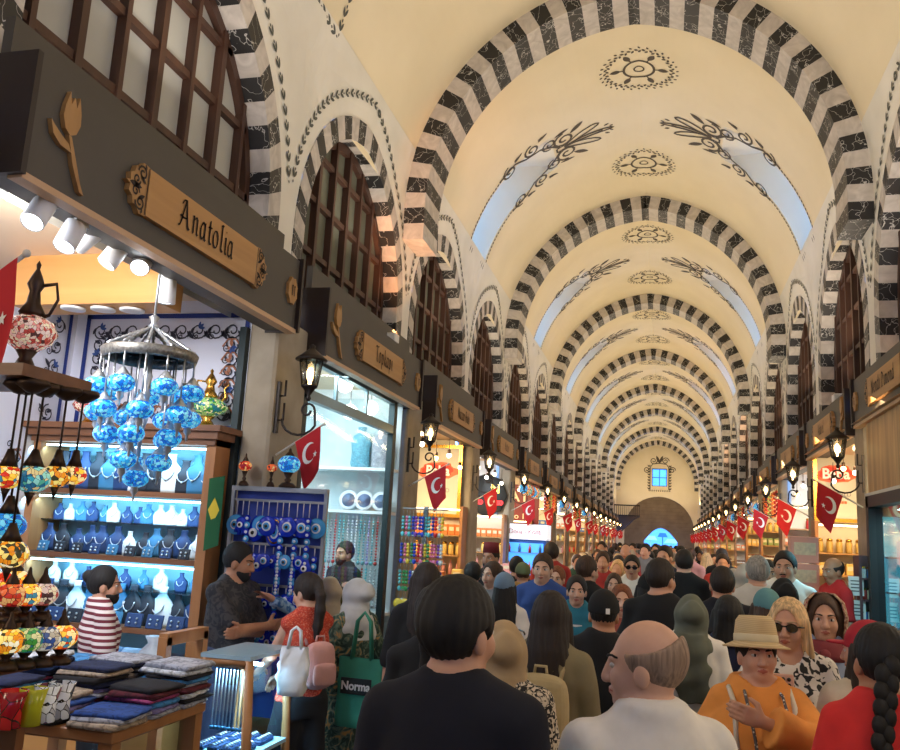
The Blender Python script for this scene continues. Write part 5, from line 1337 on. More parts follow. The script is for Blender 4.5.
for j, c in enumerate(RC):
    if j < 2 or c > YE-3: continue
    y0, y1 = c-1.28, c+1.3; warm = j % 3 != 1
    room(1, y0, y1, 1.4, 3.0, SHOPWARM if warm else SHOPW)
    pal = PALS[(j*2+3) % 6] if j != 3 else PALS[3]
    if j > 2: shop_unit(1, y1-.02, j-2, 1.84, 2.62, pal, None, 2.05 if j == 3 else 2.4, ('jar', 'box', 'tray', 'box'))
    if j > 2: counter_unit(1, y0+.15, y1-.3, j-2, PALS[(j+2) % 6])
    if j > 2: hangings(1, y0, y1, j-2)
    shop_lamp(1, 2.2, c-.3, 2.99, 'white ceiling lamp in the %s shop on the right' % ORD[j-2], warm)
    area('shop_light', (2.15, c-.2, 2.9), (1.9, c+.5, .5), .5, 95 if j < 5 else 80, (255, 222, 172) if warm else (236, 244, 255), 1.6)
for side, a, b in ((1, -.2, 2.7), (1, 3.1, 6.1), (-1, -.5, 2.05)):   # unseen shops beside and behind the camera, lamps added to brighten the people
    room(side, a, b, 1.4, 3.05, SHOPW); x = (XL-.3) if side < 0 else XR+.3
    shop_lamp(side, x, (a+b)/2, 3.04, ('white ceiling lamp in the shop beside the camera on the %s, y %d' % ('left' if side < 0 else 'right', 0))[:-5].rstrip(', y') if a != 3.1 else 'white ceiling lamp in the nearest shop on the right, out of the frame', True)
    area('shop_light', (x, (a+b)/2, 2.9), (-x*.1, (a+b)/2, .9), .5, 30, (255, 234, 204), 1.6)
# fourth and fifth shop on the left: round dark sign, jars, red sign, drinks fridge
y4 = LC[3]+1.24
root = empty('round_sign', (-3.02, y4, 2.45), 'round black sign with gold N and red lettering behind the flag', 'sign')
m = MB(); m.lathe([(0, 0), (.36, 0), (.38, .02), (.36, .04), (0, .04)], (0, 0, 0), 8, M=Matrix.Rotation(PI/2, 4, 'X')); m.build('board', mat('sign_black', (34, 36, 34), .5), root)
text_mesh('lettering', 'N', .22, GOLD, root, TM(.16, -.05, .1), .002, 1.0, .004)
for x in (-.16, .2): text_mesh('red_lettering', 'ezo', .15, emis('neon_red', (255, 40, 40), 2.0), root, TM(x, -.05, -.12), .002, 1.0, .006)
y5 = LC[4]+1.2
root = empty('red_sign', (-2.95, y5, 2.42), 'dark red sign with pale lettering above the drinks fridge', 'sign')
m = MB(); m.bx(-.42, .42, -.04, 0, -.42, .42); m.build('board', mat('sign_maroon', (112, 24, 28), .5), root)
text_mesh('lettering', 'AT', .3, mat('letter_cream', (236, 220, 190), .6), root, TM(0, -.045, .16), .002, 1.1, .004); text_mesh('lettering', 'No 17', .16, mat('letter_cream', (236, 220, 190), .6), root, TM(0, -.045, -.24), .002, 1.1)
p0 = atd(526, 550, LC[3]+1.45); 
FG = empty('drinks_fridge', (p0.x-.02, LC[3]+1.45, 0), 'blue lit drinks fridge with white header on the left of the hall', 'fridge')
m = MB(); m.bx(-.36, .36, 0, .5, 0, 1.72); m.build('cabinet', mat('fridge_blue', (40, 90, 170), .4), FG)
m = MB(); m.bx(-.38, .38, -.03, .5, 1.72, 1.98); m.build('header', emis('fridge_header', (226, 230, 236), .9), FG)
text_mesh('lettering', 'Dona - Konb', .12, mat('letter_red', (170, 40, 60), .6), FG, TM(0, -.035, 1.85), .002, .9)
m = MB(); m.bx(-.32, .32, -.012, -.002, .12, 1.66); m.build('lit_back', emis('fridge_glow', (70, 150, 240), 1.6), FG)
for z in (.5, .85, 1.2, 1.5): m = MB(); m.bx(-.32, .32, -.06, -.012, z-.01, z); m.build('fridge_shelf', STEEL, FG)
for r, z in enumerate((.5, .85, 1.2, 1.5)):
    for i in range(7):
        if z == 1.5 and i % 2: continue
        k = ('white', 'blue', 'orange', 'red')[(i+r) % 4]; o = goods('bottle', k); o.location = (FG.location.x-.27+.09*i, LC[3]+1.415, z); o.scale = (.7, .7, .65)
        tag(o, '%s bottle in the blue lit fridge on the %s shelf' % (k, ORD[3-r]), 'bottle', 'bottles in the fridge, %s row' % ORD[3-r])
# right side, first shop: striped wood panel over a dark framed cold case
m = MB()
WP = two_tone('striped_wood', (132, 98, 60), (196, 156, 102), 'wood', 16, .5, axis=2, rough=.5)
root = empty('wood_panel', (1.84, 7.95, 2.62), 'striped honey wood wall panel at the right edge under the sign board', 'wood panel')
m.bx(-.02, .04, -1.2, .62, -.32, .355); m.build('panel_boards', WP, root)
m = MB(); m.bx(-.05, .04, -1.2, .64, -.36, -.31); m.build('white_ledge', mat('ledge', (206, 204, 196), .5), root)
p0 = atx(884, 520, 1.80)
CC = empty('cold_case', (1.84, 7.6, 0), 'dark framed glass cold case glowing turquoise at the right edge', 'cold case')
m = MB(); m.bx(-.06, .1, .82, .92, 0, 2.28); m.build('frame_post', mat('case_dark', (34, 30, 30), .5), CC)
m = MB(); m.bx(-.06, .1, -1.2, .92, 2.18, 2.28); m.build('frame_head', mat('case_dark', (34, 30, 30), .5), CC)
m = MB(); m.quad((.0, -1.2, .3), (.0, .82, .3), (.0, .82, 2.18), (.0, -1.2, 2.18)); m.build('glass_door', glass('cold_glass', (190, 236, 244), .3), CC)
m = MB(); m.bx(.36, .4, -1.2, .9, .3, 2.2); m.build('back_panel', mat('cold_back', (150, 200, 206), .6), CC)
m = MB(); m.bx(.05, .36, .78, .8, .3, 2.1); m.build('side_light', emis('cold_light', (120, 226, 244), 2.2), CC)
for z in (1.75, 1.45, 1.15, .85): m = MB(); m.bx(.05, .36, -1.2, .8, z-.015, z); m.build('shelf', mat('case_shelf', (180, 214, 236), .4), CC)
m = MB(); m.bx(-.06, .06, -1.2, .92, 0, .3); m.build('plinth', mat('case_dark', (34, 30, 30), .5), CC)
area('case_light', (1.98, 7.6, 2.14), (2.1, 7.6, 0), .15, 30, (150, 235, 255), 1.4)
for r, z in enumerate((1.75, 1.45, 1.15, .85)):
    for i in range(5):
        o = goods('box', ('white', 'blue', 'cream', 'white')[(i+r) % 4]); o.location = (2.06, 7.2+.24*i, z)
        tag(o, '%s box, %s along the %s shelf of the turquoise cold case' % (('white', 'blue', 'cream', 'white')[(i+r) % 4], ORD[i], ORD[r]), 'box', 'boxes in the cold case')
# spice rack, pink box stack and price cards of the right-hand poster shop
RK = empty('spice_rack', (1.87, 8.69, 0), 'narrow dark rack of packets in front of the right-hand pillar', 'rack')
m = MB(); m.bx(-.14, .14, .12, .14, 0, 1.75); m.build('rack_back', mat('rack_brown', (92, 58, 62), .6), RK)
for e in (-1, 1): m = MB(); m.bx(e*.14-.01, e*.14+.01, -.12, .14, 0, 1.75); m.build('rack_side', mat('rack_brown', (92, 58, 62), .6), RK)
for r, z in enumerate((1.55, 1.36, 1.17, .98)):
    m = MB(); m.bx(-.13, .13, -.12, .12, z-.015, z); m.build('rack_shelf', mat('rack_brown', (92, 58, 62), .6), RK)
    for i in range(5):
        k = ('white', 'red', 'blue', 'cream')[(i*2+r) % 4]; o = goods('jar', k); o.scale = (.42, .42, .6); o.location = (1.87-.10+.05*i, 8.69-.03, z)
        tag(o, '%s packet, %s from the left on the %s shelf of the dark rack' % (k, ORD[i], ORD[r]), 'packet', 'packets on the dark rack')
for i in range(4):
    m = MB(); m.box((0, 0, .13), (.26, .2, .255), bev=.006); o = m.build('pink_box', mat('pink_card', (226, 168, 150), .6)); m = MB(); m.box((0, -.102, .14), (.2, .004, .12)); m.build('box_label', GM['cream'], o)
    o.location = (1.34, 9.20, .86+.262*i); tag(o, 'large pink gift box, %s from the bottom of the stack beside the red shirt man' % ORD[i], 'box', 'pink gift boxes in a stack')
st_ = MB(); st_.bx(-.22, .22, -.14, .14, 0, .86); tag(st_.build('display_plinth', OAKV, loc=(1.34, 9.20, 0)), 'wooden plinth under the stack of pink boxes', 'plinth')
for i, (px, py) in enumerate(((856, 586), (842, 606), (858, 610))):
    p = atd(px, py, 8.6); m = MB(); m.box((0, 0, 0), (.13, .006, .17)); o = m.build('price_card', mat('card_white', (232, 230, 224), .6), loc=p); q = MB(); [q.bx(-.045, .045-.02*(k % 2), -.005, -.004, .04-.03*k, .05-.03*k) for k in range(4)]; q.build('printed_lines', mat('card_ink', (90, 90, 90), .7), o)
    q = MB(); q.cyl((0, .01, -.05), (0, .01, -p.z), .006, 6); q.build('card_stand', STEEL, o)
    tag(o, ('upper white price card in front of the red shirt man', 'lower left white price card in front of the red shirt man', 'lower right white price card in front of the red shirt man')[i], 'price card')

# small floodlights on top of the sign boards
for i, (x, y, z, tx, ty, tz, pw, lb) in enumerate(((-2.6, 7.75, 3.585, -2.98, 8.62, 4.9, 50, 'small floodlight on top of the Topkapi sign board'), (1.9, 10.3, 3.47, 1.98, 11.6, 5.0, 6, 'white floodlight on top of the sign board over the framed poster shop'), (1.9, 22.0, 3.325, 2.0, 23.2, 4.9, 40, 'floodlight glowing orange up a striped window far on the right'), (1.9, 28.3, 3.275, 2.0, 29.5, 4.9, 40, 'farthest floodlight glowing orange up a striped window on the right'))):
    root = empty('floodlight', (x, y, z), lb, 'floodlight', 'floodlights on the sign boards')
    m = MB(); m.box((0, 0, .02), (.1, .14, .09), bev=.01); m.cyl((0, 0, -.02), (0, 0, -.06 if x > 0 else -.04), .012, 8); m.build('lamp_body', mat('white_metal', (226, 226, 226), .4), root)
    m = MB(); m.box((0, .072, .03), (.085, .006, .07)); m.build('lens', emis('flood_lens', (255, 190, 120), 3.0), root)
    l = bpy.data.lights.new('flood', 'SPOT'); l.energy = pw*4; l.color = (1.0, .42, .16) if pw > 10 else (1, .9, .75); l.spot_size = 1.0; l.spot_blend = .6; l.shadow_soft_size = .04
    o = bpy.data.objects.new('flood', l); C.objects.link(o); o.location = (x, y+.1, z+.04); o.rotation_euler = (Vector((tx, ty, tz))-Vector(o.location)).to_track_quat('-Z', 'Y').to_euler()

area('end_wall_fill', (-.4, 49.5, 3.3), (-.3, 53.4, 2.8), .5, 50, (255, 214, 160))  # unseen fill added to brighten the end wall
# ------------------------------------------------------------------ people: smooth-blended body fields turned into one surface
f32 = np.float32
def axis(lo, hi, h, fines=(), hf=None):
    pts = [lo]
    while pts[-1] < hi:
        p = pts[-1]; st = h
        for a, b in fines:
            if a-h*.5 <= p <= b: st = hf
        pts.append(p+st)
    return np.array(pts, dtype=f32)
class Field:
    def __init__(s, X, Y, Z):
        s.X, s.Y, s.Z = X, Y, Z; s.F = np.full((len(X), len(Y), len(Z)), 1.0, dtype=f32)
    def box(s, lo, hi):
        r = []
        for A, a, b in ((s.X, lo[0], hi[0]), (s.Y, lo[1], hi[1]), (s.Z, lo[2], hi[2])):
            i, j = np.searchsorted(A, a), np.searchsorted(A, b)
            r.append(slice(max(0, i-1), min(len(A), j+1)))
        return r
    def grid(s, sl): return s.X[sl[0]][:, None, None], s.Y[sl[1]][None, :, None], s.Z[sl[2]][None, None, :]
    def put(s, sl, d, k, mode='u'):
        if d.size == 0: return
        A = s.F[sl[0], sl[1], sl[2]]
        if mode == 'u':
            if k > 0: h = np.maximum(k-np.abs(A-d), 0)/k; s.F[sl[0], sl[1], sl[2]] = np.minimum(A, d)-h*h*(k*.25)
            else: s.F[sl[0], sl[1], sl[2]] = np.minimum(A, d)
        else:
            d = -d
            if k > 0: h = np.maximum(k-np.abs(A-d), 0)/k; s.F[sl[0], sl[1], sl[2]] = np.maximum(A, d)+h*h*(k*.25)
            else: s.F[sl[0], sl[1], sl[2]] = np.maximum(A, d)
    def cone(s, a, b, ra, rb, k=.02, cut=False, mode='u', flat=1.0):
        a, b = np.array(a, dtype=f32), np.array(b, dtype=f32); m = max(ra, rb)+max(k, .02)+.02
        sl = s.box(np.minimum(a, b)-m, np.maximum(a, b)+m); x, y, z = s.grid(sl)
        ab = b-a; L2 = float(ab@ab)+1e-9
        px, py, pz = x-a[0], y-a[1], z-a[2]
        tt = (px*ab[0]+py*ab[1]+pz*ab[2])/L2; t = np.clip(tt, 0, 1)
        d = np.sqrt((px-t*ab[0])**2+(py-t*ab[1])**2+(pz-t*ab[2])**2)-(ra+(rb-ra)*t)
        if cut: d = np.maximum(d, (tt-1)*math.sqrt(L2))
        s.put(sl, d.astype(f32), k, mode)
    def ell(s, c, r, k=.02, mode='u', fr=None):
        """fr = (3x3 rotation, pivot): the ellipsoid is given in the unrotated head frame"""
        c, r = np.array(c, dtype=f32), np.array(r, dtype=f32)
        if fr is not None:
            Rm, pv = fr; cw = Rm@(c-pv)+pv; m = float(r.max())+max(k, .02)+.015; lo, hi = cw-m, cw+m
        else: m = r+max(k, .02)+.015; lo, hi = c-m, c+m
        sl = s.box(lo, hi); x, y, z = s.grid(sl)
        if fr is not None:
            qx, qy, qz = x-cw[0], y-cw[1], z-cw[2]; T = Rm.T
            x, y, z = (T[0, 0]*qx+T[0, 1]*qy+T[0, 2]*qz)/r[0], (T[1, 0]*qx+T[1, 1]*qy+T[1, 2]*qz)/r[1], (T[2, 0]*qx+T[2, 1]*qy+T[2, 2]*qz)/r[2]
        else: x, y, z = (x-c[0])/r[0], (y-c[1])/r[1], (z-c[2])/r[2]
        k0 = np.sqrt(x*x+y*y+z*z); k1 = np.sqrt((x/r[0])**2+(y/r[1])**2+(z/r[2])**2)+1e-6
        d = k0*(k0-1)/k1
        s.put(sl, d.astype(f32), k, mode)
    def loft(s, secs, k=.03, p=2.3, mode='u'):
        """secs: (z, cx, cy, a, b) from low to high; a stack of rounded cross sections"""
        S_ = np.array(secs, dtype=f32); zz = S_[:, 0]; am = S_[:, 3].max()+.06; bm_ = S_[:, 4].max()+.06
        sl = s.box((S_[:, 1].min()-am, S_[:, 2].min()-bm_, zz[0]-.04), (S_[:, 1].max()+am, S_[:, 2].max()+bm_, zz[-1]+.04)); x, y, z = s.grid(sl)
        Zv = s.Z[sl[2]]; I = [np.interp(Zv, zz, S_[:, i]).astype(f32)[None, None, :] for i in (1, 2, 3, 4)]
        q = (np.abs((x-I[0])/I[2])**p+np.abs((y-I[1])/I[3])**p)**(1/p)
        d = (q-1)*np.minimum(I[2], I[3]); d = np.maximum(d, np.maximum(zz[0]-z, z-zz[-1]))
        s.put(sl, d.astype(f32), k, mode)
    def wrinkle(s, amp, seed, fz=26):
        r = random.Random(seed); x, y, z = s.X[:, None, None], s.Y[None, :, None], s.Z[None, None, :]
        d = np.zeros_like(s.F)
        for i in range(3):
            a, b, c, ph = r.uniform(-14, 14), r.uniform(-14, 14), r.uniform(.5, 1)*fz, r.uniform(0, 6)
            d += np.sin(a*x+b*y+c*z+ph+1.5*np.sin(7*x+5*z+ph)).astype(f32)
        s.F += d*(amp/2.2)
    def strands(s, amp, fq=150):
        x, y, z = s.X[:, None, None], s.Y[None, :, None], s.Z[None, None, :]
        a = np.arctan2(x, -(y+.01)); amp = amp*np.clip((.03-y)/.06, 0, 1); s.F += (amp*(np.sin(a*fq*.12+3*np.sin(9*z))+.7*np.sin(a*fq*.27+5*z+2*np.sin(14*z)))).astype(f32)
    def mesh(s):
        F = s.F; neg = F < 0
        nx, ny, nz = F.shape
        cnt = np.zeros((nx-1, ny-1, nz-1), dtype=np.int8)
        for i in (0, 1):
            for j in (0, 1):
                for k in (0, 1): cnt += neg[i:nx-1+i, j:ny-1+j, k:nz-1+k]
        act = (cnt > 0) & (cnt < 8); ci, cj, ck = np.nonzero(act)
        idx = -np.ones(act.shape, dtype=np.int64); idx[ci, cj, ck] = np.arange(len(ci))
        P = np.zeros((len(ci), 3)); W = np.zeros(len(ci)); A = (s.X, s.Y, s.Z)
        for ax in range(3):
            o1, o2 = [q for q in range(3) if q != ax]
            for u in (0, 1):
                for v in (0, 1):
                    off = [0, 0, 0]; off[o1] = u; off[o2] = v
                    g = [ci+off[0], cj+off[1], ck+off[2]]; h = [q.copy() for q in g]; h[ax] = h[ax]+1
                    f0, f1 = F[g[0], g[1], g[2]], F[h[0], h[1], h[2]]; cr = (f0 < 0) != (f1 < 0)
                    t = np.where(cr, f0/np.where(cr, f0-f1, 1), 0)
                    p = np.stack([A[q][g[q]] for q in range(3)], 1).astype(float)
                    p[:, ax] += t*(A[ax][h[ax]]-A[ax][g[ax]])
                    P[cr] += p[cr]; W[cr] += 1
        P /= np.maximum(W, 1)[:, None]
        Q = []
        for ax in range(3):
            o1, o2 = (ax+1) % 3, (ax+2) % 3
            sl0 = [slice(None)]*3; sl1 = [slice(None)]*3; sl0[ax] = slice(0, -1); sl1[ax] = slice(1, None)
            a, b = neg[tuple(sl0)], neg[tuple(sl1)]; e = np.array(np.nonzero(a != b)); flip = a[tuple(e)]
            ok = (e[o1] > 0) & (e[o2] > 0) & (e[o1] < F.shape[o1]-1) & (e[o2] < F.shape[o2]-1); e = e[:, ok]; flip = flip[ok]
            c = []
            for d1, d2 in ((-1, -1), (0, -1), (0, 0), (-1, 0)):
                q = [e[0].copy(), e[1].copy(), e[2].copy()]; q[o1] = q[o1]+d1; q[o2] = q[o2]+d2; c.append(idx[q[0], q[1], q[2]])
            c = np.stack(c, 1); c[~flip] = c[~flip][:, ::-1]; Q.append(c)
        Q = np.concatenate(Q); Q = Q[(Q >= 0).all(1)]
        return P, Q
def np_mesh(name, P, Q, mats, midx=None):
    me = bpy.data.meshes.new(name); nv, nf = len(P), len(Q)
    me.vertices.add(nv); me.vertices.foreach_set('co', P.astype(f32).ravel()); me.loops.add(nf*4); me.loops.foreach_set('vertex_index', Q.astype(np.int32).ravel())
    me.polygons.add(nf); me.polygons.foreach_set('loop_start', np.arange(0, nf*4, 4, dtype=np.int32)); me.polygons.foreach_set('loop_total', np.full(nf, 4, dtype=np.int32))
    for m in (mats if isinstance(mats, (list, tuple)) else [mats]): me.materials.append(m)
    me.polygons.foreach_set('use_smooth', np.ones(nf, dtype=bool))
    if midx is not None: me.polygons.foreach_set('material_index', midx.astype(np.int32))
    me.update(calc_edges=True); me.validate()
    o = bpy.data.objects.new(name, me); C.objects.link(o); return o

SKINS = {'light': (204, 152, 124), 'fair': (214, 166, 140), 'tan': (184, 130, 98), 'olive': (176, 124, 94)}
def skin_mat(t): return mat('skin_'+t, SKINS[t], .5, noise=.08, nscale=30)
def lip_mat(t): c = SKINS[t]; return mat('lips_'+t, (int(c[0]*.82), int(c[1]*.58), int(c[2]*.58)), .45)
HAIRC = {'black': (20, 17, 16), 'dark': (36, 26, 21), 'brown': (66, 44, 30), 'blonde': (204, 170, 124), 'grey': (140, 136, 130), 'ginger': (120, 66, 36), 'stubble': (140, 116, 98)}
def hair_mat(h):
    c = HAIRC[h]; return two_tone('hair_'+h, tuple(int(v*.7) for v in c), tuple(min(255, int(v*1.25)) for v in c), 'wood', 90, .5, axis=2, rough=.7)
def rotm(yaw, pitch, roll=0):
    return np.array(Matrix.Rotation(yaw, 3, 'Z') @ Matrix.Rotation(pitch, 3, 'X') @ Matrix.Rotation(roll, 3, 'Y'), dtype=f32)
def ik(S, T, l1, l2, pole):
    S, T = Vector(S), Vector(T); d = T-S; L = min(d.length, (l1+l2)*.995); d.normalize(); T = S+d*L
    a = (l1*l1-l2*l2+L*L)/(2*L); h = math.sqrt(max(0, l1*l1-a*a)); p = Vector(pole); p = p-d*p.dot(d)
    p = p.normalized() if p.length > 1e-6 else Vector((0, -1, 0))
    return S+d*a+p*h, T
def person(label, x, y, rz, H=1.65, sex='m', skin='light', hair=('short', 'black'), top=None, bottom=None, head=(0, 0), armL=None, armR=None, face=True, q=1.0,
           stout=0.0, beard=None, hijab=None, stride=.06, hands=False, group=None, lean=0.0, hatfn=None, extra=None, wr=.008, cap=None):
    """origin between the feet, local +Y is the way the person faces; built at 1.72 m and scaled to H"""
    root = empty('person', (x, y, 0), label, 'person', group, rz); sc_ = H/1.72; root.scale = (sc_, sc_, sc_)
    fem = sex == 'f'; sw = .146 if fem else .168; st = stout
    hp = np.array((0, -.01, 1.5), dtype=f32); Rm = rotm(head[0], head[1]); fr = (Rm, hp)
    hy = .0
    # joints
    SH = {s: (s*sw, -.012, 1.405) for s in (-1, 1)}
    J = {}
    for s, A in ((-1, armL), (1, armR)):
        A = A or {}
        T = A.get('hand', (s*(sw+.085+st*.5), .05, .84)); pole = A.get('pole', (s*.7, -1, 0))
        el, wrist = ik(SH[s], T, .275, .25, pole); J[s] = (el, wrist, A)
    sd = stride
    LEG = {-1: ((-.088, 0, .9), (-.09, sd*.9+.02, .49), (-.092, sd, .085)), 1: ((.088, 0, .9), (.09, -sd*.3+.02, .49), (.092, -sd, .085))}
    hb = .0065*q; cb = .017*q if q < 1.5 else .022
    fx, fy, fz = [(-.095, .095)], [(-.12, .125)], [(1.44, 1.74)]
    if hands:
        for s in (-1, 1):
            w = J[s][1]
            if hands == 'both' or hands == s:
                fx.append((w.x-.1, w.x+.1)); fy.append((w.y-.1, w.y+.12)); fz.append((w.z-.1, w.z+.1))
    xs = [J[s][i] for s in (-1, 1) for i in (0, 1)]
    lo = (min(-.3-st, min(p.x for p in xs)-.13), min(-.28-st, min(p.y for p in xs)-.13)); hi = (max(.3+st, max(p.x for p in xs)+.13), max(.28+st, max(p.y for p in xs)+.16))
    X = axis(lo[0], hi[0], cb, fx, hb); Y = axis(lo[1], hi[1], cb, fy, hb); Z = axis(-.02, 1.76, cb, fz, hb)
    # ---- body
    B = Field(X, Y, Z)
    tor = [(.82, 0, -.005, .155, .10), (.93, 0, -.01, (.172 if fem else .163), .108), (1.07, 0, 0, (.128 if fem else .148), .092), (1.2, 0, .0, .148 if fem else .165, .104), (1.32, 0, 0, .15 if fem else .172, .108), (1.405, 0, -.01, .118 if fem else .135, .09), (1.475, 0, -.024, .07, .062), (1.515, 0, -.028, .052, .048)]
    tor = [(z, a, b+st*.3 if z < 1.3 else b, c+st*(1 if z < 1.35 else .5), d+st*(1.1 if z < 1.3 else .5)) for z, a, b, c, d in tor]
    B.loft(tor, .03)
    if fem:
        for s in (-1, 1): B.ell((s*.068, .075+st*.6, 1.265), (.066+st*.3, .06, .062), .04)
    for s in (-1, 1):
        B.cone((s*.045, -.022, 1.458), (s*sw*.97, -.012, 1.405), .048, .048 if not fem else .042, .04)
        el, wrist, A = J[s]; ar = 1-.14*fem+st*.8
        B.cone(SH[s], el, .047*ar, .039*ar, .02); B.cone(el, wrist, .041*ar, .027*ar, .015)
        h, k, a = LEG[s]
        B.cone(h, k, .088+st*.3, .058, .03); B.cone(k, a, .056, .036, .02); B.ell((a[0]+s*.006, a[1]+.055, .038), (.045, .115, .042), .03)
        # hand: palm, four fingers, thumb
        d = (wrist-el).normalized(); n = Vector(A.get('palm', (-s*1.0, .15, 0))); n = (n-d*n.dot(d)).normalized(); side = d.cross(n)
        if side.dot(Vector(A.get('thumb', (0, 1, .2)))) < 0: side = -side
        curl = A.get('curl', .5); dd = (d+Vector(A.get('bend', (0, 0, 0)))).normalized(); dd = dd-n*0
        c = wrist+dd*.05
        B.cone(wrist, wrist+dd*.03, .024, .026, .012)
        for f in range(4):
            off = side*(.027-.018*f); base = wrist+dd*.078+off; L = (.072, .08, .075, .06)[f]
            B.cone(wrist+dd*.03+off*.7, base, .0155, .0125, .012)
            p = base; dirn = dd
            for sgm in range(3):
                dirn = (dirn+n*curl*(.75 if sgm else .4)).normalized(); p2 = p+dirn*L*(.46, .31, .23)[sgm]
                B.cone(p, p2, .0098-.0008*sgm, .0092-.0008*sgm, .005); p = p2
        tb = wrist+dd*.022+side*.026; t1 = tb+(dd*.5+side*.75+n*.3).normalized()*.036; t2 = t1+(dd*.8+side*.25+n*(.3+curl*.4)).normalized()*.034
        B.cone(tb, t1, .0145, .0115, .01); B.cone(t1, t2, .0115, .0095, .006)
    nr = .05 if fem else .058
    pvw = lambda p: Rm@(np.array(p, dtype=f32)-hp)+hp
    B.cone((0, -.022, 1.42), pvw((0, -.012, 1.545)), nr+.006+st*.1, nr-.002, .03)
    B.ell((0, -.014, 1.622), (.073, .092, .095), .02, fr=fr); B.ell((0, .02, 1.572), (.056+st*.12, .068, .083), .03, fr=fr); B.ell((0, .058, 1.512), (.025, .024, .02), .025, fr=fr)
    if face:
        for s in (-1, 1):
            B.ell((s*.036, .058, 1.568), (.024, .022, .026), .02, fr=fr); B.ell((s*.031, .093, 1.602), (.019, .013, .0105), .012, 's', fr=fr)
            B.ell((s*.012, .095, 1.563), (.0095, .010, .008), .008, fr=fr)
        B.ell((0, .078, 1.620), (.046, .014, .009), .016, fr=fr)
        for t in (0, .25, .5, .75, 1): B.ell((0, .086+.017*t, 1.603-.038*t), (.0085+.004*t, .012, .012), .010, fr=fr)
        B.ell((0, .0835, 1.5405), (.023, .011, .0058), .006, fr=fr); B.ell((0, .082, 1.531), (.02, .012, .007), .006, fr=fr)
    for s in (-1, 1): B.ell((s*.075, -.004, 1.584), (.011, .02, .031), .008, fr=fr)
    P, Qd = B.mesh(); mi = np.zeros(len(Qd)); cen = P[Qd].mean(1)
    if face:
        L = (cen-hp)@Rm+hp
        lip = (np.abs(L[:, 0]) < .023*(1)) & (L[:, 2] > 1.524) & (L[:, 2] < 1.5465) & (L[:, 1] > .079) & (np.abs(L[:, 2]-1.536) < .0105*(1-np.abs(L[:, 0])/.027))
        mi[lip] = 1
    body = np_mesh('body', P, Qd, [skin_mat(skin), lip_mat(skin)], mi); body.parent = root
    # ---- clothes
    def cloth(nm, build, m, amp=wr, seed=1, h=cb*.8, z0=.0, z1=1.58, hh=None):
        Fz = Field(axis(lo[0]-.06, hi[0]+.06, h), axis(lo[1]-.08, hi[1]+.06, h), axis(z0, z1, h)); build(Fz)
        if amp: Fz.wrinkle(amp, seed)
        P, Q_ = Fz.mesh()
        if len(P) == 0: return None
        o = np_mesh(nm, P, Q_, m); o.parent = root; return o
    t = top or {}
    if t.get('m'):
        hem = t.get('hem', .84); sl = t.get('sleeve', .5); lo_ = t.get('loose', .011); flare = t.get('flare', 0)
        def bt(Fz):
            secs = [(z, a, b, c+lo_+(flare*max(0, 1.1-z)), d+lo_+(flare*.7*max(0, 1.1-z))) for z, a, b, c, d in tor]
            zz = [q_[0] for q_ in secs]
            low = [np.interp(hem, zz, [q_[i] for q_ in secs]) for i in range(1, 5)]
            if hem < .82: low = [0, -.005, secs[0][3]+flare*(.82-hem), secs[0][4]+flare*.7*(.82-hem)]
            S2 = [(hem, *low)]+[q_ for q_ in secs if q_[0] > hem+.01]
            # straight fall of the cloth over the waist
            if not t.get('fitted'): S2 = [(z, a, b, max(c, .138+lo_ if fem else .152+lo_) if z < 1.2 else c, max(d, .1+lo_) if z < 1.2 else d) for z, a, b, c, d in S2]
            Fz.loft(S2, .03)
            if fem:
                for s in (-1, 1): Fz.ell((s*.066, .078+st*.6, 1.262), (.07+st*.3, .064, .07), .05)
            for s in (-1, 1):
                el, wrist, A = J[s]; ar = 1-.1*fem+st*.8
                Fz.cone((s*.045, -.022, 1.460), (s*sw*.97, -.012, 1.405), .064, .062 if not fem else .055, .035)
                w = lo_*.9+.004
                if sl > 0:
                    if sl <= .55: e2 = Vector(SH[s]).lerp(el, sl/.55); Fz.cone(SH[s], e2, .05*ar+w, (.05-.008*sl)*ar+w*1.25, .012, cut=True)
                    else:
                        Fz.cone(SH[s], el, .05*ar+w, .043*ar+w, .012); e2 = el.lerp(wrist, min(1, (sl-.5)/.5)); bell = t.get('bell', 0); Fz.cone(el, e2, .043*ar+w, (.032+bell)*ar+w, .02, cut=True)
            nk = t.get('neck', .062); Fz.ell((0, .022, 1.535 if not t.get('v') else 1.51), (nk+.004, nk+.022, .068 if not t.get('v') else .11), .008, 's')
            if t.get('collar'):
                Fz.cone((0, -.024, 1.44), (0, -.02, 1.525), .082, .07, .012, cut=True); Fz.ell((0, .014, 1.55), (.06, .078, .085), .004, 's')
        o = cloth(t.get('name', 'shirt'), bt, t['m'], t.get('wr', wr), len(label))
    b = bottom or {}
    if b.get('m'):
        wd = b.get('wide', .014)
        def bb(Fz):
            if b.get('skirt'):
                z0 = b['skirt']; Fz.loft([(z0, 0, 0, .2+wd, .17+wd), (.7, 0, 0, .185+wd*.5, .14), (.93, 0, -.01, .185, .122), (1.03, 0, 0, .15, .105)], .02)
            else:
                Fz.loft([(z, a, b_, c+.01, d+.01) for z, a, b_, c, d in tor if z < 1.1], .03)
                for s in (-1, 1):
                    h, k, a = LEG[s]; Fz.cone(h, k, .094+st*.3, .062+wd, .03); Fz.cone(k, (a[0], a[1], .03+b.get('up', 0)), .06+wd, .045+wd*1.6, .02, cut=True)
        cloth('skirt' if b.get('skirt') else 'trousers', bb, b['m'], .004, 5, h=cb, z1=1.12)
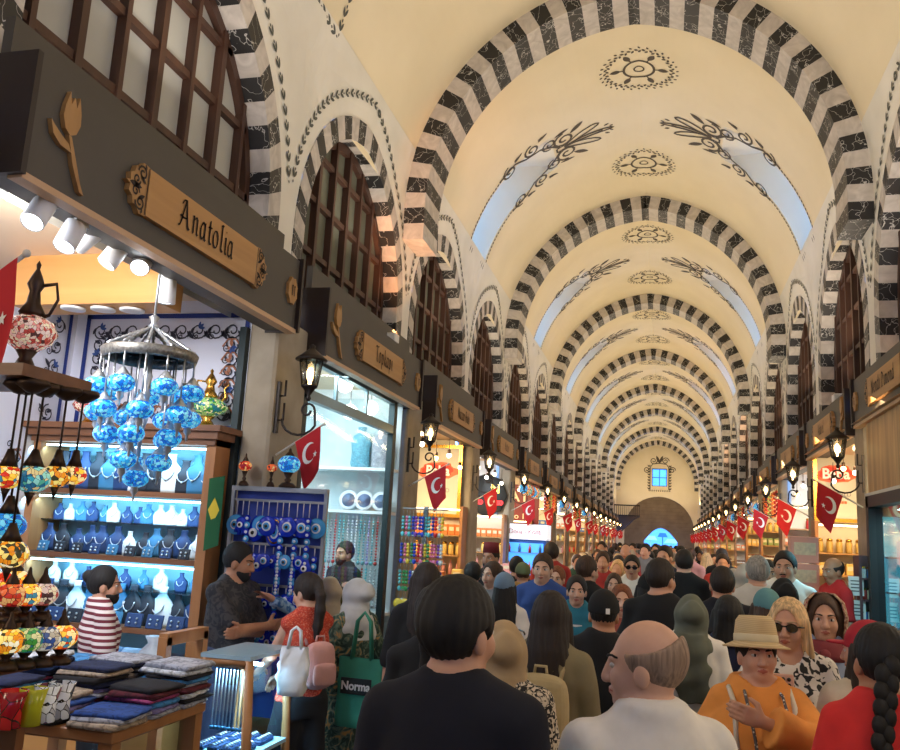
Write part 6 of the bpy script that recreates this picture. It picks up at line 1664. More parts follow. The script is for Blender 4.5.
    # ---- hair, scarves
    def headfield(nm, build, m, amp=.0, h=hb*1.05, z0=1.38, z1=1.78, ext=.16, yl=-.2, yh=.16):
        Fz = Field(axis(-ext, ext, h), axis(yl, yh, h), axis(z0, z1, h)); build(Fz)
        if amp: Fz.wrinkle(amp, 3, 60)
        if nm == 'hair': Fz.strands(.0016 if hs != 'balding' else .0003, 190)
        P, Q_ = Fz.mesh()
        if len(P) == 0: return None
        o = np_mesh(nm, P, Q_, m); o.parent = root; return o
    hs, hc = hair if hair else (None, None)
    if hs and not hijab:
        fl = lambda Fz, vol: (Fz.ell((0, -.018, 1.632), (.080+vol, .096+vol, .097+vol), .0, fr=fr))
        def hair_b(Fz):
            vol = {'short': .008, 'crop': .003, 'fade': .005, 'balding': .003}.get(hs, .008)
            if hs == 'thick': vol = .011
            if cap: vol = -.001
            fl(Fz, vol)
            if hs in ('long', 'longwavy', 'bob', 'half'):
                zl = {'long': 1.2, 'longwavy': 1.16, 'bob': 1.43, 'half': 1.3}[hs]
                Fz.loft([(zl, 0, -.085, .075, .03), (1.35, 0, -.085, .108, .045), (1.46, 0, -.062, .105, .07), (1.56, 0, -.035, .092, .085), (1.63, 0, -.02, .082, .088)], .02)
                for s in (-1, 1): Fz.cone(pvw((s*.078, .012, 1.62)), (s*.095, .02 if hs != 'half' else -.04, max(zl+.08, 1.36)), .022, .03, .02)
            if hs in ('pony', 'braid', 'bun'):
                pass
            # face opening
            if hs in ('short', 'thick', 'fade', 'crop', 'balding'): Fz.ell((0, .088, 1.578), (.088, .088, .094), .006, 's', fr=fr); Fz.ell((0, .075, 1.49), (.2, .15, .075), .01, 's', fr=fr); Fz.ell((0, -.02, 1.455), (.2, .2, .05), .01, 's', fr=fr)
            else: Fz.ell((0, .1, 1.575), (.064, .095, .112), .01, 's', fr=fr)
            if hs in ('short', 'thick', 'fade', 'crop', 'pony', 'bun', 'braid'):
                for s in (-1, 1): Fz.ell((s*.085, .004, 1.575), (.03, .03, .04), .008, 's', fr=fr)
                if hs in ('short', 'thick', 'fade'):
                    for s in (-1, 1): Fz.ell((s*.105, -.03, 1.535), (.04, .08, .045), .012, 's', fr=fr)
                Fz.ell((0, .02, 1.47), (.2, .2, .06 if hs not in ('pony', 'bun', 'braid') else .05), .01, 's', fr=fr)
            if hs == 'balding': Fz.ell((0, .02, 1.73), (.2, .13, .1), .01, 's', fr=fr)
            if hs == 'fade': Fz.ell((0, .11, 1.70), (.06, .03, .03), .004, 's', fr=fr)
            if hs == 'pony':
                Fz.ell((0, -.1, 1.655), (.03, .025, .03), .01, fr=fr); a = pvw((0, -.115, 1.65))
                for i, (dy, dz, r) in enumerate(((-.03, -.06, .032), (-.035, -.15, .034), (-.02, -.25, .03), (-.01, -.33, .018))):
                    b2 = np.array((0+.0*i, -.115+dy, 1.65+dz)); Fz.cone(a, b2, .024 if i == 0 else rr_, r, .02); a = b2; rr_ = r
            if hs == 'bun': Fz.ell((0, -.115, 1.66), (.042, .036, .04), .012, fr=fr)
            if hs == 'braid':
                pass
        z0 = {'long': 1.15, 'longwavy': 1.12, 'half': 1.25, 'pony': 1.26}.get(hs, 1.4)
        hm = hair_mat(hc); hair_o = headfield('hair', hair_b, hm, .001 if hs in ('long', 'longwavy', 'thick', 'pony', 'half', 'bob') else .0008, z0=z0)
        if hs == 'braid':
            m = MB(); zb = 1.6; n = 25
            for i in range(n):
                t_ = i/n; r = .029*(1-.4*t_); m.ball((.013*(-1)**i-.02-.10*t_, -.105-.035*math.sin(t_*2.5)-st*.4, zb-.026*i), r, 9, 7, (1, .8, 1.35))
            m.lathe([(.014, 0), (.02, -.05), (0, -.1)], (-.11, -.12-st*.4, zb-.026*n), 8); m.build('braid', hm, root)
    if beard:
        def be(Fz):
            Fz.ell((0, .025, 1.552), (.063, .074, .072), 0, fr=fr); Fz.ell((0, .06, 1.512), (.034, .032, .03), .02, fr=fr)
            Fz.ell((0, .07, 1.605), (.2, .2, .056), .012, 's', fr=fr); Fz.ell((0, -.07, 1.55), (.2, .085, .2), .01, 's', fr=fr); Fz.ell((0, .098, 1.537), (.021, .02, .0085), .003, 's', fr=fr); Fz.ell((0, .1, 1.574), (.016, .03, .022), .003, 's', fr=fr)
        headfield('beard', be, hair_mat(beard), .001, z0=1.44, z1=1.66)
    if hijab:
        def hj(Fz):
            Fz.ell((0, -.014, 1.615), (.091, .110, .104), 0, fr=fr); Fz.cone(pvw((0, -.008, 1.56)), (0, -.016, 1.46), .093, .098, .04)
            Fz.loft([(1.28, 0, -.005, .178, .13), (1.37, 0, -.01, .168, .122), (1.43, 0, -.014, .135, .106), (1.49, 0, -.012, .088, .088)] if not hijab.get('drape') else [(1.41, 0, -.012, .13, .11), (1.46, 0, -.012, .11, .10)], .06)
            if hijab.get('drape'): Fz.loft([(1.12, 0, -.135, .10, .02), (1.25, 0, -.14, .11, .035), (1.4, 0, -.11, .085, .05), (1.5, 0, -.08, .075, .05)], .03)
            if hijab.get('bun'): Fz.ell((0, -.12, 1.63), (.06, .045, .06), .04, fr=fr)
            Fz.ell((0, .118, 1.574), (.053, .085, .072), .008, 's', fr=fr); Fz.loft([(1.2, 0, -.005, .17, .105), (1.4, 0, -.01, .15, .09)], .0, mode='s')
        def hj2(Fz):
            hj(Fz)
            x, y, z = Fz.X[:, None, None], Fz.Y[None, :, None], Fz.Z[None, None, :]; a = np.arctan2(x, -y-.0)
            Fz.F += (.0035*np.sin(a*9+6*z+1.5*np.sin(11*z))*np.clip((1.56-z)/.12, 0, 1)+.003*np.sin(26*z+a*2.2)*np.clip(1-abs(z-1.5)/.16, 0, 1)).astype(f32)
        headfield('headscarf', hj2, hijab['m'], .0065, h=hb*1.2, z0=1.1 if hijab.get('drape') else 1.28, ext=.24, yl=-.24, yh=.2)
    HM = Matrix.Translation(Vector(hp)) @ Matrix([[float(v) for v in r] for r in Rm]).to_4x4() @ Matrix.Translation(-Vector(hp))
    if face and q < 1.6:
        for s in (-1, 1):
            m = MB(); m.ball(HM @ Vector((s*.0305, .0722, 1.6015)), .0125, 12, 10, (1.15, 1, .72)); m.mi = 1; m.ball(HM @ Vector((s*.0305, .0785, 1.6013)), .0072, 10, 8); m.build('eye', [mat('eye_sclera', (196, 186, 176), .4), mat('eye_iris', (40, 26, 18), .2)], root)
            bc_ = hc if hc in ('blonde', 'grey', 'brown', 'ginger') else 'dark'
            m = MB(); m.tube([HM @ Vector((s*(.013+.0125*i), .0945-.003*i-.0026*i*i, 1.6215+.0045*math.sin(i*1.0))) for i in range(4)], [.0035, .0048, .0045, .0025], 6); m.build('eyebrow', mat('brow_'+bc_, tuple(int(v*.8) for v in HAIRC[bc_]), .8), root)
    if cap:
        def cp(Fz):
            Fz.ell((0, -.016, 1.634), (.089, .107, .112), 0, fr=fr); Fz.ell((0, .0, 1.53), (.2, .2, .095), .006, 's', fr=fr)
            s = -1 if cap.get('back') else 1
            if not cap.get('fez') and not cap.get('nobrim'): Fz.ell((0, s*.12-.01, 1.632), (.066, .07, .008), .008, fr=fr)
        if cap.get('fez'):
            m = MB(); m.lathe([(.088, 1.655), (.075, 1.76), (0, 1.765)], (0, -.012, 0), 18); m.v = [tuple(HM @ Vector(p)) for p in m.v]; m.build('fez', cap['m'], root)
        else: headfield('cap', cp, cap['m'], 0, z0=1.56, yl=-.24, yh=.24)
        if cap.get('patch'):
            m = MB(); m.box(HM @ Vector((.03, -.118, 1.63)), (.022, .008, .03), M=HM.to_3x3().to_4x4()); m.build('cap_patch', WHT, root)
    if hatfn: hatfn(root, HM)
    if extra: extra(root, HM, J)
    return root
def sunglasses(root, HM, up=0.0, back=0.0):
    m = MB()
    for s in (-1, 1):
        pts = [Vector((s*.034+.027*math.cos(2*PI*i/14), .096+back-.004*abs(math.cos(2*PI*i/14)), 1.600+up+.021*math.sin(2*PI*i/14))) for i in range(14)]
        m.add([HM @ p for p in pts]+[HM @ (p+Vector((0, .006, 0))) for p in pts], [tuple(range(14)), tuple(range(14, 28))]+[(i, (i+1) % 14, 14+(i+1) % 14, 14+i) for i in range(14)])
        m.tube([HM @ Vector((s*.06, .092+back, 1.606+up)), HM @ Vector((s*.08, .03+back, 1.603+up)), HM @ Vector((s*.08, -.02+back, 1.598+up))], .0035, 5)
    m.tube([HM @ Vector((-.01, .1+back, 1.606+up)), HM @ Vector((.01, .1+back, 1.606+up))], .004, 5)
    return m.build('sunglasses', mat('lens_dark', (18, 16, 18), .08, coat=.5), root)
def scarf_half(root, HM, m_):
    """a loose scarf over the back of the head, tied under the chin"""
    m = MB(); n = 20
    sec = [(.0, 1.735, .02), (.05, 1.73, .035), (.09, 1.69, .03), (.105, 1.62, .02), (.10, 1.55, .01), (.085, 1.48, .03)]
    pr = []
    for a in range(n+1):
        t = -2.1+4.2*a/n
        for r, z, o in sec: pr.append(HM @ Vector((math.sin(t)*r*1.02, -math.cos(t)*r*1.12-.012, z)))
    k = len(sec); m.add(pr, [(i*k+j, (i+1)*k+j, (i+1)*k+j+1, i*k+j+1) for i in range(n) for j in range(k-1)], True)
    o = m.build('headscarf', m_, root); sl = o.modifiers.new('thick', 'SOLIDIFY'); sl.thickness = .008
    m = MB(); m.lathe([(.085, 1.50), (.10, 1.47), (.115, 1.43), (.12, 1.40), (.09, 1.41)], (0, .0, 0), 18); m.ball((0, .105, 1.43), .03, 10, 8); m.tube([(0, .11, 1.42), (.02, .13, 1.36), (.03, .125, 1.26)], [.02, .03, .02], 8); m.build('scarf_knot', clothm('wine', (126, 50, 56)), root)
# ------------------------------------------------------------------ the people
def pp(px, pytop, y, dz=0.0):
    r = ray(px, pytop); t = y/r.y; return r.x*t, y, CAMP.z+r.z*t-dz
def w2(root, p):   # a point of the person's own frame in the world
    s = root.scale[0]; a = root.rotation_euler[2]; p = Vector(p)*s
    return Vector((root.location[0]+p.x*math.cos(a)-p.y*math.sin(a), root.location[1]+p.x*math.sin(a)+p.y*math.cos(a), p.z))
def loc_of(root, w):  # world point -> the person's own frame
    s = root.scale[0]; return None
def rel(x, y, rz, H, w):
    dx, dy = w[0]-x, w[1]-y; s = H/1.72
    return ((dx*math.cos(rz)+dy*math.sin(rz))/s, (-dx*math.sin(rz)+dy*math.cos(rz))/s, w[2]/s)
def clothm(nm, c, n=.14): return mat('wear_'+nm, c, .88, noise=n, nscale=14)
JEANS = clothm('jeans', (52, 62, 92)); DARKP = clothm('dark_trousers', (26, 27, 34)); KHAKI = clothm('khaki', (140, 124, 98)); BLACKT = clothm('black', (14, 14, 18)); NAVYT = clothm('navy', (15, 17, 32))
WHITET = clothm('white', (236, 230, 222)); CREAMT = clothm('cream', (222, 212, 192))
def put(label, px, pt, y, rz, dz=0.0, **k):
    x, y, H = pp(px, pt, y, dz); k.setdefault('H', H); return person(label, x, y, rz, **k), x, y, H
PEOPLE = []
def P_(label, px, pt, y, rz, dz=0.0, **k):
    r, x, y, H = put(label, px, pt, y, rz, dz, **k); PEOPLE.append((x, y)); return r
# --- nearest row
P_('man in a plain navy t-shirt with thick black hair, nearest, seen from behind', 461, 577, 2.02, -.12, dz=.012, sex='m', skin='light', hair=('thick', 'black'), top={'m': NAVYT, 'sleeve': .5, 'loose': .014}, bottom={'m': DARKP}, head=(-.42, 0), q=.9, face=True, wr=.006)
P_('bald man in a white collared shirt looking left, nearest at the bottom centre', 648, 619, 2.2, .5, sex='m', skin='fair', hair=('balding', 'stubble'), top={'m': WHITET, 'sleeve': .5, 'collar': True, 'loose': .018, 'neck': .06}, bottom={'m': KHAKI}, head=(.95, -.03), q=.85, stout=.03, wr=.008)
ORN_COAT = two_tone('ornate_coat', (24, 22, 24), (206, 192, 172), 'noise', 34, .5, soft=.03, distort=2.2, detail=1, rough=.8)
def sg_up(root, HM, J): sunglasses(root, HM, .075, -.045)
P_('woman in a beige headscarf with sunglasses on top and black and cream ornate coat', 505, 611, 3.05, .1, dz=.03, sex='f', skin='fair', hair=None, hijab={'m': clothm('beige_scarf', (178, 152, 116)), 'bun': True}, top={'m': ORN_COAT, 'sleeve': 1, 'hem': .4, 'flare': .12, 'loose': .02}, bottom={'m': DARKP}, head=(.15, 0), extra=sg_up, stout=.02, q=1)
ol = P_('woman with long dark brown hair in an olive shirt carrying a cream backpack', 552, 590, 3.75, -.1, dz=.014, sex='f', skin='light', hair=('longwavy', 'dark'), top={'m': clothm('olive', (134, 124, 96)), 'sleeve': 1, 'loose': .02}, bottom={'m': KHAKI}, head=(.1, 0), q=1)
P_('boy in a black cap and black t-shirt seen from behind', 604, 597, 4.4, .0, dz=.015, sex='m', skin='tan', hair=('short', 'black'), cap={'m': BLACKT, 'nobrim': True, 'patch': True}, top={'m': BLACKT, 'sleeve': .5, 'loose': .02}, bottom={'m': DARKP}, q=1, H=1.50)
P_('woman in a grey green headscarf and white top seen from behind', 691, 588, 4.75, .05, dz=.03, sex='f', skin='light', hair=None, hijab={'m': clothm('sage_scarf', (104, 108, 94)), 'drape': True, 'bun': True}, top={'m': WHITET, 'sleeve': 1, 'loose': .02}, bottom={'m': KHAKI}, q=1)
# straw hat woman
STRAW = two_tone('straw', (190, 162, 116), (208, 182, 138), 'stripe', 130, .5, axis=2, rough=.8, soft=.3)
def straw(root, HM):
    m = MB(); m.lathe([(.145, 1.632), (.15, 1.637), (.12, 1.648), (.096, 1.66), (.094, 1.70), (.086, 1.75), (.07, 1.772), (.03, 1.765), (0, 1.762)], (0, -.008, 0), 28, sx=.98, sy=1.08); m.v = [tuple(HM @ Vector(p)) for p in m.v]; h = m.build('straw_hat', STRAW, root)
    m = MB(); m.lathe([(.0975, 1.66), (.0985, 1.662), (.0975, 1.69), (.0955, 1.692)], (0, -.008, 0), 28, sx=.98, sy=1.08); m.v = [tuple(HM @ Vector(p)) for p in m.v]; m.build('hat_band', clothm('band', (222, 206, 168)), h)
LAN = two_tone('lanyard_print', (226, 220, 210), (90, 84, 84), 'cell', 60, .28, soft=.05)
def lanyard(root, HM, J):
    for s in (-1, 1): m = MB(); m.tube([(s*.06, -.03, 1.485), (s*.078, .11, 1.452), (s*.078, .205, 1.385), (s*.066, .245, 1.29), (s*.05, .25, 1.15), (s*.04, .245, .98)], .007, 6); m.build('printed_lanyard', LAN, root)
    m = MB(); m.tube([(-.13, .02, 1.465), (-.125, .12, 1.41), (-.13, .2, 1.24)], .012, 6); m.build('bag_strap', CREAMT, root)
    m = MB(); m.tube([(.13, .02, 1.465), (.125, .12, 1.41), (.13, .2, 1.24)], .012, 6); m.build('bag_strap', CREAMT, root)
P_('woman in a straw hat and orange blouse facing the camera, hand on chest', 757, 620, 3.55, PI+.12, dz=.03, sex='f', skin='light', hair=('bun', 'dark'), top={'m': clothm('orange_blouse', (236, 152, 70)), 'sleeve': .92, 'bell': .035, 'loose': .022, 'neck': .066, 'collar': True}, bottom={'m': KHAKI}, head=(.05, .1), armL={'hand': (.04, .27, 1.37), 'palm': (0, -1, 0), 'curl': .5, 'pole': (-1, -.3, -.3), 'thumb': (0, 0, 1)}, armR={'hand': (.2, .14, .98), 'palm': (-1, 0, 0)}, hands=-1, stout=.075, hatfn=straw, extra=lanyard, q=.85)
# blonde woman with phone
LEO = two_tone('spotted_print', (28, 27, 30), (222, 214, 206), 'noise', 34, .47, soft=.02, distort=.6, detail=1.5, rough=.8)
bl_x, bl_y, bl_H = pp(788, 597, 4.0, .014)
blr = PI-.05
bl = P_('blonde woman in sunglasses and a spotted black and white blouse holding up a phone', 788, 597, 4.0, blr, dz=.014, sex='f', skin='light', hair=('long', 'blonde'), top={'m': LEO, 'sleeve': .9, 'loose': .022, 'v': True}, bottom={'m': DARKP}, head=(-.25, .0), armR={'hand': (.1, .26, 1.27), 'palm': (-.7, -.5, 0), 'curl': .6, 'pole': (1, -.2, -1), 'thumb': (0, 0, 1)}, armL={'hand': (-.02, .24, 1.24), 'palm': (.7, -.5, 0), 'curl': .6, 'pole': (-1, -.2, -1), 'thumb': (0, 0, 1)}, hands='both', extra=lambda r, h, j: sunglasses(r, h), stout=.02, q=.9)
p = w2(bl, (.05, .335, 1.34)); m = MB(); m.box((0, 0, 0), (.078, .012, .155), bev=.008); ph = m.build('mobile_phone', mat('phone_pink', (214, 168, 148), .35), loc=p); ph.rotation_euler = (.35, 0, blr)
m = MB(); [m.ball((-.02+.022*(i % 2), .008, .055-.022*(i//2)), .008, 8, 6) for i in range(3)]; m.build('camera_lens', mat('lens_dark', (18, 16, 18), .08), ph); m = MB(); m.box((0, -.0065, 0), (.07, .001, .145)); m.build('screen', mat('screen_dark', (30, 32, 40), .1), ph)
tag(ph, 'pale pink phone held up by the blonde woman in sunglasses', 'phone')
FSC = two_tone('floral_scarf', (120, 76, 60), (196, 164, 132), 'noise', 20, .5, soft=.05, distort=1.2, c3=(150, 60, 70), thr2=.62)
P_('woman in a floral headscarf and pale blue shirt looking at the camera', 824, 590, 4.5, PI-.2, dz=.03, sex='f', skin='light', hair=('half', 'brown'), hijab=None, top={'m': clothm('pale_blue', (142, 154, 180)), 'sleeve': 1, 'loose': .02, 'collar': True}, bottom={'m': JEANS}, head=(.05, .05), extra=lambda r, h, j: scarf_half(r, h, FSC), q=1)
P_('woman in a red t-shirt with a long black braid seen from behind', 878, 622, 3.0, .15, dz=.014, sex='f', skin='tan', hair=('braid', 'black'), top={'m': clothm('red', (222, 48, 46)), 'sleeve': .5, 'loose': .014}, bottom={'m': JEANS}, head=(.1, 0), stout=.04, q=.9)
P_('young woman in a red cap with long dark hair and cream jacket', 866, 617, 3.75, .2, dz=.03, sex='f', skin='light', hair=('long', 'dark'), cap={'m': clothm('red_cap', (176, 34, 52))}, top={'m': CREAMT, 'sleeve': 1, 'loose': .025}, bottom={'m': JEANS}, head=(.8, 0), q=1)
def strap(root, HM, J):
    m = MB(); m.tube([(-.13, -.1, 1.0), (-.02, -.13, 1.2), (.1, -.09, 1.41), (.115, .0, 1.435), (.1, .09, 1.38), (0, .13, 1.2), (-.12, .1, 1.0)], .018, 6); m.build('purple_strap', clothm('purple', (98, 74, 150)), root)
P_('person in a black top with a purple bag strap behind the navy t-shirt man', 436, 588, 3.4, .1, sex='f', skin='light', hair=('pony', 'black'), top={'m': BLACKT, 'sleeve': .6}, bottom={'m': DARKP}, extra=strap, q=1.2)
P_('woman with long straight dark hair and black top by the key ring stand', 427, 562, 4.9, .3, dz=.012, sex='f', skin='light', hair=('longwavy', 'dark'), top={'m': BLACKT, 'sleeve': .6, 'loose': .02}, bottom={'m': DARKP}, head=(.3, 0), q=1.1)
# --- shop on the left
STRP = two_tone('striped_knit', (112, 34, 50), (226, 216, 212), 'stripe', 26, .5, axis=2, soft=.03)
P_('man in a maroon and white striped shirt with a bun and beard', 108, 566, 4.35, -.75, dz=.008, sex='m', skin='light', hair=('bun', 'black'), beard='black', top={'m': STRP, 'sleeve': .5, 'loose': .016}, bottom={'m': DARKP}, head=(-.35, .02), q=1)
CAMO = two_tone('dark_camouflage', (34, 36, 42), (62, 58, 60), 'noise', 22, .5, soft=.04, distort=1.5)
sx, sy, sH = pp(239, 542, 4.95, .008)
sel = P_('bearded salesman with crossed arms in a dark patterned t-shirt', 239, 542, 4.95, -1.8, dz=.008, sex='m', skin='tan', hair=('fade', 'black'), beard='black', top={'m': CAMO, 'sleeve': .5, 'loose': .012}, bottom={'m': JEANS}, head=(.35, -.14), armL={'hand': (.10, .165, 1.17), 'palm': (0, -1, .1), 'curl': .4, 'pole': (-1, .1, -.7), 'thumb': (0, 0, 1)}, armR={'hand': (-.12, .2, 1.20), 'palm': (0, -1, .1), 'curl': .4, 'pole': (1, .1, -.7), 'thumb': (0, 0, 1)}, hands='both', stout=.015, q=1)
FLO = two_tone('floral_orange', (222, 200, 170), (206, 74, 44), 'cell', 24, .2, soft=.06, distort=.3, c3=(176, 52, 38), thr2=.5)
gx, gy, gH = pp(311, 572, 4.7, .012); grz = .95
gir = P_('young woman in an orange floral sleeveless top with dark ponytail', 311, 572, 4.7, grz, dz=.012, sex='f', skin='fair', hair=('pony', 'dark'), top={'m': FLO, 'sleeve': 0, 'hem': .92, 'fitted': True, 'loose': .014, 'neck': .06}, bottom={'m': DARKP, 'wide': .05}, head=(.35, -.2), armL={'hand': (-.12, .36, 1.06), 'palm': (.3, 0, -1), 'curl': .35, 'pole': (-.6, -1, -.6), 'thumb': (1, 0, 0)}, armR={'hand': (.02, .34, 1.0), 'palm': (-.3, 0, -1), 'curl': .5, 'pole': (.6, -1, -.6), 'thumb': (-1, 0, 0)}, hands='both', q=1)
def backpack(root, label, m_, w, h, d, z, yb=-.13, col2=None, scale=1.0):
    o = empty('backpack', w2(root, (0, yb, z)), label, 'backpack', None, root.rotation_euler[2]); o.scale = root.scale
    m = MB(); m.box((0, -d/2, 0), (w*1.06, d*1.1, h*1.06), bev=min(d*.42, .05)); b_ = m.build('bag_body', m_, o); sm_ = b_.modifiers.new('soft', 'SUBSURF'); sm_.levels = sm_.render_levels = 2
    m = MB(); m.box((0, -d-.012, -h*.16), (w*.8, .05, h*.5), bev=.022); b_ = m.build('front_pocket', m_, o); sm_ = b_.modifiers.new('soft', 'SUBSURF'); sm_.levels = sm_.render_levels = 2
    m = MB(); m.tube([(-.03, -d*.4, h/2-.005), (-.025, -d*.4, h/2+.035), (.025, -d*.4, h/2+.035), (.03, -d*.4, h/2-.005)], .008, 6); m.build('grab_handle', col2 or m_, o)
    for s in (-1, 1): m = MB(); m.tube([(s*w*.3, -.0, h*.42), (s*w*.36, .06, h/2+.085), (s*w*.42, .13, h/2+.06), (s*w*.46, .2, h*.3), (s*w*.46, .16, -.02), (s*w*.45, .02, -h*.4)], .011, 6); m.build('strap', col2 or m_, o)
    return o
backpack(gir, 'small dusty pink backpack on the floral top woman', clothm('dusty_pink', (196, 146, 140)), .22, .29, .12, 1.16)
backpack(ol, 'cream leather backpack on the woman in the olive shirt', clothm('cream_leather', (186, 168, 128)), .27, .34, .13, 1.2)
# white carrier bag hanging from the girl's hand, green tote
def soft_bag(name, w, h, d, m_, label, loc, rz, handles, seed, amp=.012):
    rr = random.Random(seed); o = empty(name, loc, label, 'bag', None, rz); m = MB(); n = 18; L = 9; vs = []
    for j in range(L):
        t = j/(L-1); f = .82+.3*math.sin(PI*min(1, t*1.1))*.6
        dd = d*(1-.75*t**2)
        for i in range(n):
            a = 2*PI*i/n; c, s = math.cos(a), math.sin(a); e = lambda v: math.copysign(abs(v)**.6, v)
            vs.append((e(c)*w/2*(f if name == 'carrier_bag' else 1)+rr.uniform(-amp, amp), e(s)*dd/2+rr.uniform(-amp, amp), -h+h*t))
    fs = [(j*n+i, j*n+(i+1) % n, (j+1)*n+(i+1) % n, (j+1)*n+i) for j in range(L-1) for i in range(n)]+[tuple(range(n-1, -1, -1))]
    m.add(vs, fs, True); m.build('bag_body', m_, o)
    for s in (-1, 1): m = MB(); m.tube([(-w*.22, s*d*.12, -.01), (-w*.15, s*.01, handles*.8), (0, 0, handles), (w*.15, s*.01, handles*.8), (w*.22, s*d*.12, -.01)], .009, 6); m.build('handle', m_, o)
    return o
hw = w2(gir, (.04, .40, .98)); q_ = atd(281, 640, hw.y)
soft_bag('carrier_bag', .16, .24, .12, mat('white_plastic', (222, 226, 232), .4, noise=.1, nscale=20), 'white plastic carrier bag hanging from the floral top woman hands', (atd(285, 640, 4.36).x+.06, 4.36, 1.12), .3, .1, 4)
GPAT = two_tone('green_pattern', (36, 58, 50), (92, 112, 96), 'noise', 14, .5, soft=.05, distort=2, c3=(190, 140, 80), thr2=.62)
wh = P_('woman in a white headscarf and green patterned coat beside the glass shop front', 357, 573, 5.2, 1.0, dz=.03, sex='f', skin='light', hair=None, hijab={'m': clothm('white_scarf', (206, 206, 206)), 'bun': True}, top={'m': GPAT, 'sleeve': 1, 'hem': .5, 'flare': .08, 'loose': .022}, bottom={'m': DARKP}, head=(.3, 0), armR={'hand': (.2, .16, .98), 'palm': (-1, 0, 0), 'curl': .8}, q=1.1)
tb = soft_bag('tote_bag', .28, .38, .11, clothm('tote_green', (64, 150, 124)), 'green tote bag with black Norma patch held by the woman in the white headscarf', (0, 0, 0), -.05, .26, 9, .006)
tb.location = atd(362, 658, 4.95)
m = MB(); m.box((0, -.066, -.15), (.19, .006, .09), bev=.002); pt_ = m.build('name_patch', mat('patch_black', (22, 26, 26), .6), tb); text_mesh('lettering', 'Norma', .065, WHT, pt_, TM(0, -.072, -.15), .001, .95, .002)
bx_, by_, bH = pp(329, 572, 5.5, .03); rh = atd(268, 597, 4.98)
RS = two_tone('blue_floral', (60, 110, 170), (150, 180, 210), 'noise', 22, .5, soft=.06, distort=1)
P_('woman in a beige headscarf reaching to the evil eye charms with a blue sleeve', 329, 572, 5.5, 1.35, dz=.03, sex='f', skin='light', hair=None, hijab={'m': clothm('sand_scarf', (176, 160, 140))}, top={'m': RS, 'sleeve': .95, 'hem': .75}, bottom={'m': DARKP}, armL={'hand': rel(bx_, by_, 1.35, bH, rh), 'palm': (0, 0, -1), 'curl': .2, 'pole': (-.5, -.3, -1), 'thumb': (1, 0, 0)}, hands=-1, q=1.2)
P_('bearded man in a black shirt standing behind the glass of the scarf shop', 345, 541, 7.85, PI-.5, dz=.01, sex='m', skin='light', hair=('short', 'black'), beard='black', top={'m': BLACKT, 'sleeve': .5}, bottom={'m': DARKP}, head=(.1, 0), stout=.03, q=1.1)
# --- middle distance
P_('man in a black t-shirt with short dark hair seen from behind in mid crowd', 661, 558, 5.4, -.25, dz=.01, sex='m', skin='light', hair=('fade', 'dark'), top={'m': BLACKT, 'sleeve': .5}, bottom={'m': JEANS}, head=(-.35, 0), stout=.03, q=1.2)
P_('man in a navy t-shirt with a small white print seen from behind', 722, 566, 6.0, .05, dz=.01, sex='m', skin='light', hair=('fade', 'dark'), top={'m': NAVYT, 'sleeve': .5, 'loose': .016}, bottom={'m': JEANS}, stout=.02, q=1.2, extra=lambda r, h, j: (lambda mm: mm.build('shirt_print', WHT, r))(MB().box((.04, -.136, 1.27), (.05, .006, .02))))
P_('black haired woman in dark blue seen from behind beside the sage headscarf', 728, 597, 5.0, .1, sex='f', skin='light', hair=('bob', 'black'), top={'m': clothm('deep_blue', (30, 36, 70)), 'sleeve': .6}, bottom={'m': DARKP}, q=1.3)
TEAL = clothm('teal', (42, 122, 146))
P_('woman in a turquoise jacket over a white top walking toward the camera', 577, 575, 6.4, PI+.1, dz=.012, sex='f', skin='fair', hair=('pony', 'dark'), top={'m': TEAL, 'sleeve': 1}, bottom={'m': JEANS}, extra=lambda r, h, j: (lambda mm: mm.build('white_front', WHITET, r))(MB().prism([(-.03, 0), (.03, 0), (.05, .42), (-.05, .42)], .01, (0, .118, .92), (1, 0, 0), (0, 0, 1))), q=1.1)
P_('tall man in a blue shirt facing the camera on the left of the crowd', 543, 553, 6.8, PI, dz=.012, sex='m', skin='fair', hair=('short', 'brown'), top={'m': clothm('royal_blue', (52, 82, 150)), 'sleeve': .5}, bottom={'m': JEANS}, q=1.1)
P_('fair woman with tied back hair beside the tall man in blue', 557, 566, 7.8, PI-.1, dz=.01, sex='f', skin='fair', hair=('bun', 'ginger'), top={'m': WHITET, 'sleeve': .5}, bottom={'m': JEANS}, q=1.2)
P_('man with cropped hair in a black t-shirt with a yellow emblem, side on', 588, 556, 7.0, -.7, dz=.006, sex='m', skin='light', hair=('fade', 'brown'), top={'m': BLACKT, 'sleeve': .5}, bottom={'m': DARKP}, extra=lambda r, h, j: (lambda mm: mm.build('yellow_emblem', mat('emblem_yellow', (206, 200, 60), .7), r))(MB().box((.0, .132, 1.22), (.1, .012, .12), M=Matrix.Rotation(.4, 4, 'Y'))), q=1.2)
P_('young woman with long brown hair facing the camera in the middle of the crowd', 614, 573, 8.4, PI, dz=.01, sex='f', skin='fair', hair=('long', 'brown'), top={'m': clothm('brown_top', (84, 62, 54)), 'sleeve': .6}, bottom={'m': JEANS}, q=1.3)
P_('older woman with light brown hair and coral top facing the camera', 622, 584, 6.1, PI+.1, dz=.012, sex='f', skin='fair', hair=('bob', 'ginger'), top={'m': clothm('coral', (150, 76, 62)), 'sleeve': .5}, bottom={'m': KHAKI}, q=1.2, stout=.02)
P_('man with sunglasses and a white shirt facing the camera in the crowd', 632, 555, 9.0, PI, dz=.01, sex='m', skin='light', hair=('short', 'black'), top={'m': WHITET, 'sleeve': .5, 'collar': True}, bottom={'m': JEANS}, extra=lambda r, h, j: sunglasses(r, h), q=1.3)
